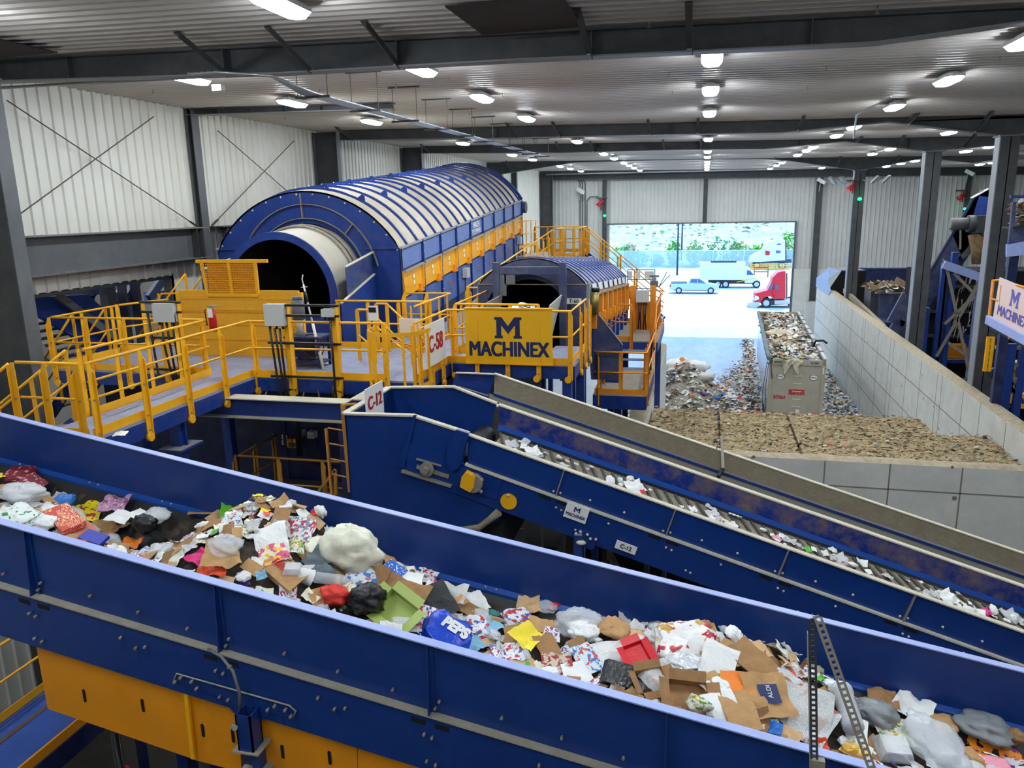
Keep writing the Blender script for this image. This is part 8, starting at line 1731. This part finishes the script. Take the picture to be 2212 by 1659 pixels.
 ('sweet_bag', 'pouch', 2150, 1628, .40, 'scary', 'orange and purple printed sweet bag in the lower right corner', 'bag', -30, (15, 0), 3, .6, .04),
 ('shopping_bag', 'crumple', 1930, 1588, .26, 'mag4', 'green printed bag left of the bubble-wrap bag', 'bag', 20, (15, 0), 1, 1, .04),
 ('clear_container', 'clam', 1928, 1622, .26, 'clear', 'clear round-cornered lids below the green printed bag', 'lid', 10, (15, 0), 3, 1, .04),
 ('gold_foil', 'crumple', 1842, 1630, .20, 'gold', 'gold wrapper by the near rim at the foot of the brace', 'foil', 60, (10, 0), 5, 1, .03),
 ('paper_bag', 'pouch', 2040, 1563, .20, 'kraft', 'small brown bag at the far side right of the paper sleeve', 'bag', 10, (10, 0), 6, .8, .04),
 ('greeting_card', 'sheet', 2158, 1655, .24, 'lpink', 'pink card at the bottom right edge', 'card', 10, (10, 0), 1),
 ('paper_bag', 'ball', 2188, 1600, .18, 'kraft2', 'small brown bundle at the right photo edge', 'bag', 0, (0, 0), 2),
 ('paper_sheet', 'sheet', 1850, 1580, .24, 'paper', 'white folded papers right of the grey tube', 'paper', 80, (20, 0), 5, 1, .04),
 ('newspaper', 'sheet', 1690, 1470, .30, 'news2', 'brownish printed paper above the supermarket bag', 'newspaper', -20, (15, 0), 1, 1, .06),
 ('leaflet', 'sheet', 1715, 1445, .34, 'mag2', 'white and light blue leaflet at the far side left of the post', 'leaflet', -20, (20, 0), 2, 1, .06)):
    a_ = list(a_); rest = a_[8:]; kw = dict(zip(('tilt', 'var', 'zs', 'lift', 'txt'), rest[0:0])); 
    nm, kd, px_, py_, sz_, mk_, lb_, ct_ = a_[:8]; r_ = rest[0] if rest else 0; ti = rest[1] if len(rest) > 1 else (0, 0); va = rest[2] if len(rest) > 2 else 0; zz = rest[3] if len(rest) > 3 else 1; lf = rest[4] if len(rest) > 4 else .03; tx = rest[5] if len(rest) > 5 else None
    o = hero(nm, kd, px_, py_, sz_*1.12, mk_, lb_, ct_, r_, ti, va, zz, lf, tx)
    if 'ALDI' in lb_:
        b = MB(); b.add([(-.2, -.2, .12), (.2, -.2, .12), (.2, .2, .12), (-.2, .2, .12)], [(0, 1, 2, 3)], INK); me_o = b.build('printed_square', INK, None); me_o.parent = o; me_o.location = (0, 0, .12); me_o['_open'] = 1
        cu = bpy.data.curves.new('lettering', 'FONT'); cu.body = 'ALDI'; cu.size = .13; cu.extrude = .004; cu.align_x = 'CENTER'; ob = bpy.data.objects.new('lettering', cu); col.objects.link(ob)
        me = bpy.data.meshes.new_from_object(ob.evaluated_get(bpy.context.evaluated_depsgraph_get())); bpy.data.objects.remove(ob); me.materials.clear(); me.materials.append(WHITE); t_ = bpy.data.objects.new('lettering', me); col.objects.link(t_); t_.parent = o; t_.location = (0, .02, .25); t_.rotation_euler = (0, 0, PI); t_['_open'] = 1
# smaller pieces filling the pile
FK = [('paper_scrap', 'paper', 'crumple', ['paper', 'news', 'news2', 'ivory'], 'crumpled %s paper scrap', 'paper', {'paper': 'white', 'news': 'grey newsprint', 'news2': 'printed', 'ivory': 'cream'}, 5, (.12, .26)),
      ('paper_sheet', 'sheet', 'sheet', ['paper', 'news2', 'mag3', 'mag2', 'coupon', 'mag4'], '%s sheet of paper', 'paper', {'paper': 'plain white', 'news2': 'text-printed', 'mag3': 'red and blue printed', 'mag2': 'blue printed', 'coupon': 'coupon-printed', 'mag4': 'green printed'}, 5, (.14, .28)),
      ('cardboard_piece', 'card', 'card', ['kraft', 'kraft2', 'kraft3'], '%s piece of cardboard', 'cardboard', {'kraft': 'brown', 'kraft2': 'dark brown', 'kraft3': 'light brown'}, 4.5, (.14, .32)),
      ('cardboard_piece', 'flap', 'flap', ['kraft', 'kraft2'], '%s folded cardboard flap', 'cardboard', {'kraft': 'brown', 'kraft2': 'dark brown'}, 2, (.16, .3)),
      ('plastic_bag', 'bag', 'bag', ['clear', 'clear2', 'paper', 'paper', 'lgrey'], '%s crumpled plastic bag', 'bag', {'clear': 'clear', 'clear2': 'milky', 'paper': 'white', 'lgrey': 'pale grey'}, 1.8, (.12, .24)),
      ('plastic_wrapper', 'crumple', 'crumple', ['red', 'blue', 'green', 'yel2', 'black', 'orange', 'silver', 'teal', 'sky', 'pink', 'purple'], 'small %s wrapper', 'wrapper', {'red': 'red', 'blue': 'blue', 'green': 'green', 'yel2': 'yellow', 'black': 'black', 'orange': 'orange', 'silver': 'silver', 'teal': 'teal', 'sky': 'light blue', 'pink': 'pink', 'purple': 'purple'}, 2.2, (.07, .15)),
      ('carton', 'box', 'box', ['kraft', 'paper', 'mag3', 'snow'], 'small crushed %s carton', 'carton', {'kraft': 'brown', 'paper': 'white', 'mag3': 'red and white printed', 'snow': 'blue'}, 1.3, (.1, .18)),
      ('plastic_bottle', 'bottle', 'bottle', ['clear'], '%s plastic bottle', 'bottle', {'clear': 'clear'}, .5, (.18, .26))]
LM = [(-8.5, 'at the far left end of the pile'), (-5.6, 'between the black crumpled bag and the tallest pile'), (-4.3, 'around the tallest pile'), (-2.9, 'around the pizza box and the puffy sack'), (-1.6, 'around the green tray and the royal blue bag'), (-.4, 'around the bright yellow bag'), (.6, 'around the crisp bag and red plastic part'), (1.6, 'around the supermarket bag and cardboard'), (2.6, 'around the slotted brace'), (9, 'at the lower right end')]
def zone(x):
    for i in range(len(LM)-1, -1, -1):
        if x >= LM[i][0] - .0: return LM[i][1]
    return LM[0][1]
CT = {}
def filler(x, y, dz, big=1):
    k = rr.choices(FK, [f[7] for f in FK])[0]; mk_ = rr.choice(k[3]); s = rr.uniform(*k[8])*(.8 if y < 5.75 else 1)*.92; CT[k[0]] = CT.get(k[0], 0) + 1
    if CT[k[0]] > 285: return
    if k[2] == 'sheet' and rr.random() < .4: mk_ = 'paper'
    a = (surf(x, y+.08) - surf(x, y-.08))/.16; z_ = zone(x)
    lab = (k[4] % k[6][mk_]) + ' ' + z_
    item(k[0], k[2], rr.randrange(6), W[mk_], C1(x, y, surf(x, y) + dz + .035), s, rr.uniform(0, 2*PI) if k[2] not in ('bottle',) else rr.uniform(0, 6), (rr.uniform(-.25, .45)*.7 + math.atan(a)*.9, rr.uniform(-.3, .3) + .17 - math.atan((surf(x+.08, y)-surf(x-.08, y))/.16)*.9), lab, k[5], '%s %s %s' % (k[6][mk_], k[5], z_), rr.uniform(.8, 1.3))
x = -8.3
N_ = 0
while x < 4.9:
    h, yf = kn(x); y = 5.64
    while y < yf - .02:
        xx, yy = x + rr.uniform(-.07, .07), y + rr.uniform(-.06, .06)
        near = [q for q in H_ if abs(q[0]-xx) < q[2]*.36 + .03 and abs(q[1]-yy) < q[2]*.3 + .03]
        if not near:
            filler(xx, max(5.63, min(yy, 7.25)), rr.uniform(-.03, .04) - (.05 if near else 0)); N_ += 1
        y += .105
    x += .125
# C-12 belt scraps
rr = random.Random(5)
for i in range(105):
    x = -2.75 + 9.2*rr.random(); y = rr.gauss(10.62, .2); y = max(10.1, min(10.92, y)); k = rr.choice(('crumple', 'sheet', 'crumple', 'bag')); mk_ = rr.choice(('paper', 'paper', 'paper', 'news2', 'ivory', 'clear2', 'news'))
    zb = -.35
    z_ = 'upper' if x < -.5 else ('middle' if x < 2 else 'lower')
    item('paper_shred', k, rr.randrange(6), W[mk_], C2(x, y, zb + rr.uniform(0, .05)), rr.uniform(.06, .17), rr.uniform(0, 6.28), (rr.uniform(-.3, .5), .3), 'white paper or film scrap on the %s stretch of the C-12 belt' % z_, 'paper', 'scraps on the %s stretch of the C-12 belt' % z_)
for px_, py_, s, mk_, lab in ((1370, 1052, .30, 'paper', 'larger white paper on the C-12 belt with a red scrap beside it'), (1388, 1062, .09, 'red', 'tiny red scrap on the C-12 belt'), (1497, 1100, .12, 'paper', 'small upright white sheet on the C-12 belt'), (1540, 1112, .22, 'news2', 'grey-white leaflet on the C-12 belt'), (1677, 1163, .13, 'lpink', 'pink scrap on the C-12 belt'), (1745, 1187, .12, 'green', 'green scrap on the C-12 belt'), (1815, 1210, .26, 'news2', 'flat printed white sheet on the C-12 belt'), (2045, 1290, .28, 'paper', 'jagged white paper on the C-12 belt'), (2130, 1322, .14, 'pink', 'pink crumpled scrap near the lower end of the C-12 belt'), (2185, 1332, .26, 'clear2', 'clear film near the lower end of the C-12 belt'), (1105, 874+85, .2, 'clear2', 'clear film at the head of the C-12 belt'), (1150, 975, .24, 'paper', 'crumpled white paper near the head of the C-12 belt')):
    r = ray(px_, py_); k = (7.555 - .32 - 11.5)/(r.z + .308*r.x); p = CAM + r*k; p.y = min(10.85, max(9.85, p.y)); item('paper_scrap', 'crumple', 2, W[mk_], p, s, .5, (.3, .3), lab, 'scrap', None, 1.2)
def onc3(px_, py_): r = ray(px_, py_); k = (7.386 - .55 - 11.5)/(r.z + .308*r.x); return CAM + r*k
for i, (px_, py_, s, mk_) in enumerate(((1095, 868, .22, 'paper'), (1110, 872, .3, 'ivory'), (1128, 884, .22, 'paper'), (1150, 892, .16, 'paper'), (1165, 899, .2, 'news2'), (1185, 906, .14, 'paper'), (1200, 912, .12, 'paper'))):
    item('paper_scrap', 'crumple', i % 6, W[mk_], onc3(px_, py_-2) + V((0, 0, .1)), s, i, (.2, .3), 'white scrap at the upper end of the dusty grey conveyor', 'paper', 'scraps at the top of the dusty conveyor')
for px_, py_, s, mk_, lab in ((1270, 932, .16, 'black', 'black scrap at the edge of the dusty grey conveyor'), (1293, 935, .2, 'paper', 'white upright paper tab at the edge of the dusty grey conveyor')):
    item('paper_scrap', 'crumple', 3, W[mk_], onc3(px_, py_), s, 1, (.9, .3), lab, 'scrap', None, 1.5)
# waste entering the small trommel
rr = random.Random(6)
for i in range(60):
    x, y = rr.uniform(-4.75, -3.6), rr.uniform(16.95, 18.2); item('waste_scrap', rr.choice(('crumple', 'sheet', 'bag')), rr.randrange(6), W[rr.choice(('paper', 'paper', 'ivory', 'news2', 'kraft', 'clear2'))], (x, y, 8.78 + .35*(1-abs(x+4.15)/.7)+.1*rr.random()), rr.uniform(.1, .25), rr.uniform(0, 6), (rr.uniform(-.5, .5), 0), 'pale scrap of waste on the feed belt of the small trommel', 'scrap', 'scraps entering the small trommel')
o = item('white_slip', 'sheet', 1, W['ivory'], aY(265, 930, 9.0) + V((0, -.05, -.02)), .18, .3, (.2, 0), 'small pale paper slip stuck on the gangway edge', 'paper')
# ================================================================ LIGHT AND RENDER SETTINGS
w = bpy.data.worlds.new('world'); bpy.context.scene.world = w; w.use_nodes = True
wn = w.node_tree.nodes; wl = w.node_tree.links; bg = wn['Background']
sky = wn.new('ShaderNodeTexSky'); sky.sky_type = 'HOSEK_WILKIE'; sky.sun_direction = V((.25, .5, .85)).normalized(); sky.turbidity = 3.5; sky.ground_albedo = .4
mxw = wn.new('ShaderNodeMix'); mxw.data_type = 'RGBA'; mxw.inputs[0].default_value = .75; mxw.inputs[7].default_value = (.17, .45, 1, 1)
wl.new(sky.outputs[0], mxw.inputs[6]); wl.new(mxw.outputs[2], bg.inputs[0]); bg.inputs[1].default_value = 3.6
sd = bpy.data.lights.new('sun', 'SUN'); sd.energy = 3.4; sd.angle = math.radians(1.5); sd.color = (1, .97, .92)
so = bpy.data.objects.new('sun', sd); col.objects.link(so); so.rotation_euler = V((.12, .5, .86)).to_track_quat('Z', 'Y').to_euler(); so.location = (0, 120, 60)
for o in list(bpy.data.objects):
    if '_org' in o: del o['_org']
fixnormals()
for o in list(bpy.data.objects):
    if '_open' in o: del o['_open']
sc = bpy.context.scene
sc.view_settings.view_transform = 'Standard'; sc.view_settings.look = 'None'; sc.view_settings.gamma = 1; sc.view_settings.use_curve_mapping = False
sc.view_settings.exposure = 0.58
sc.cycles.max_bounces = 6; sc.cycles.diffuse_bounces = 3; sc.cycles.glossy_bounces = 3; sc.cycles.transparent_max_bounces = 8
sc.cycles.use_denoising = True; sc.cycles.sample_clamp_indirect = 6; sc.cycles.caustics_reflective = False; sc.cycles.caustics_refractive = False
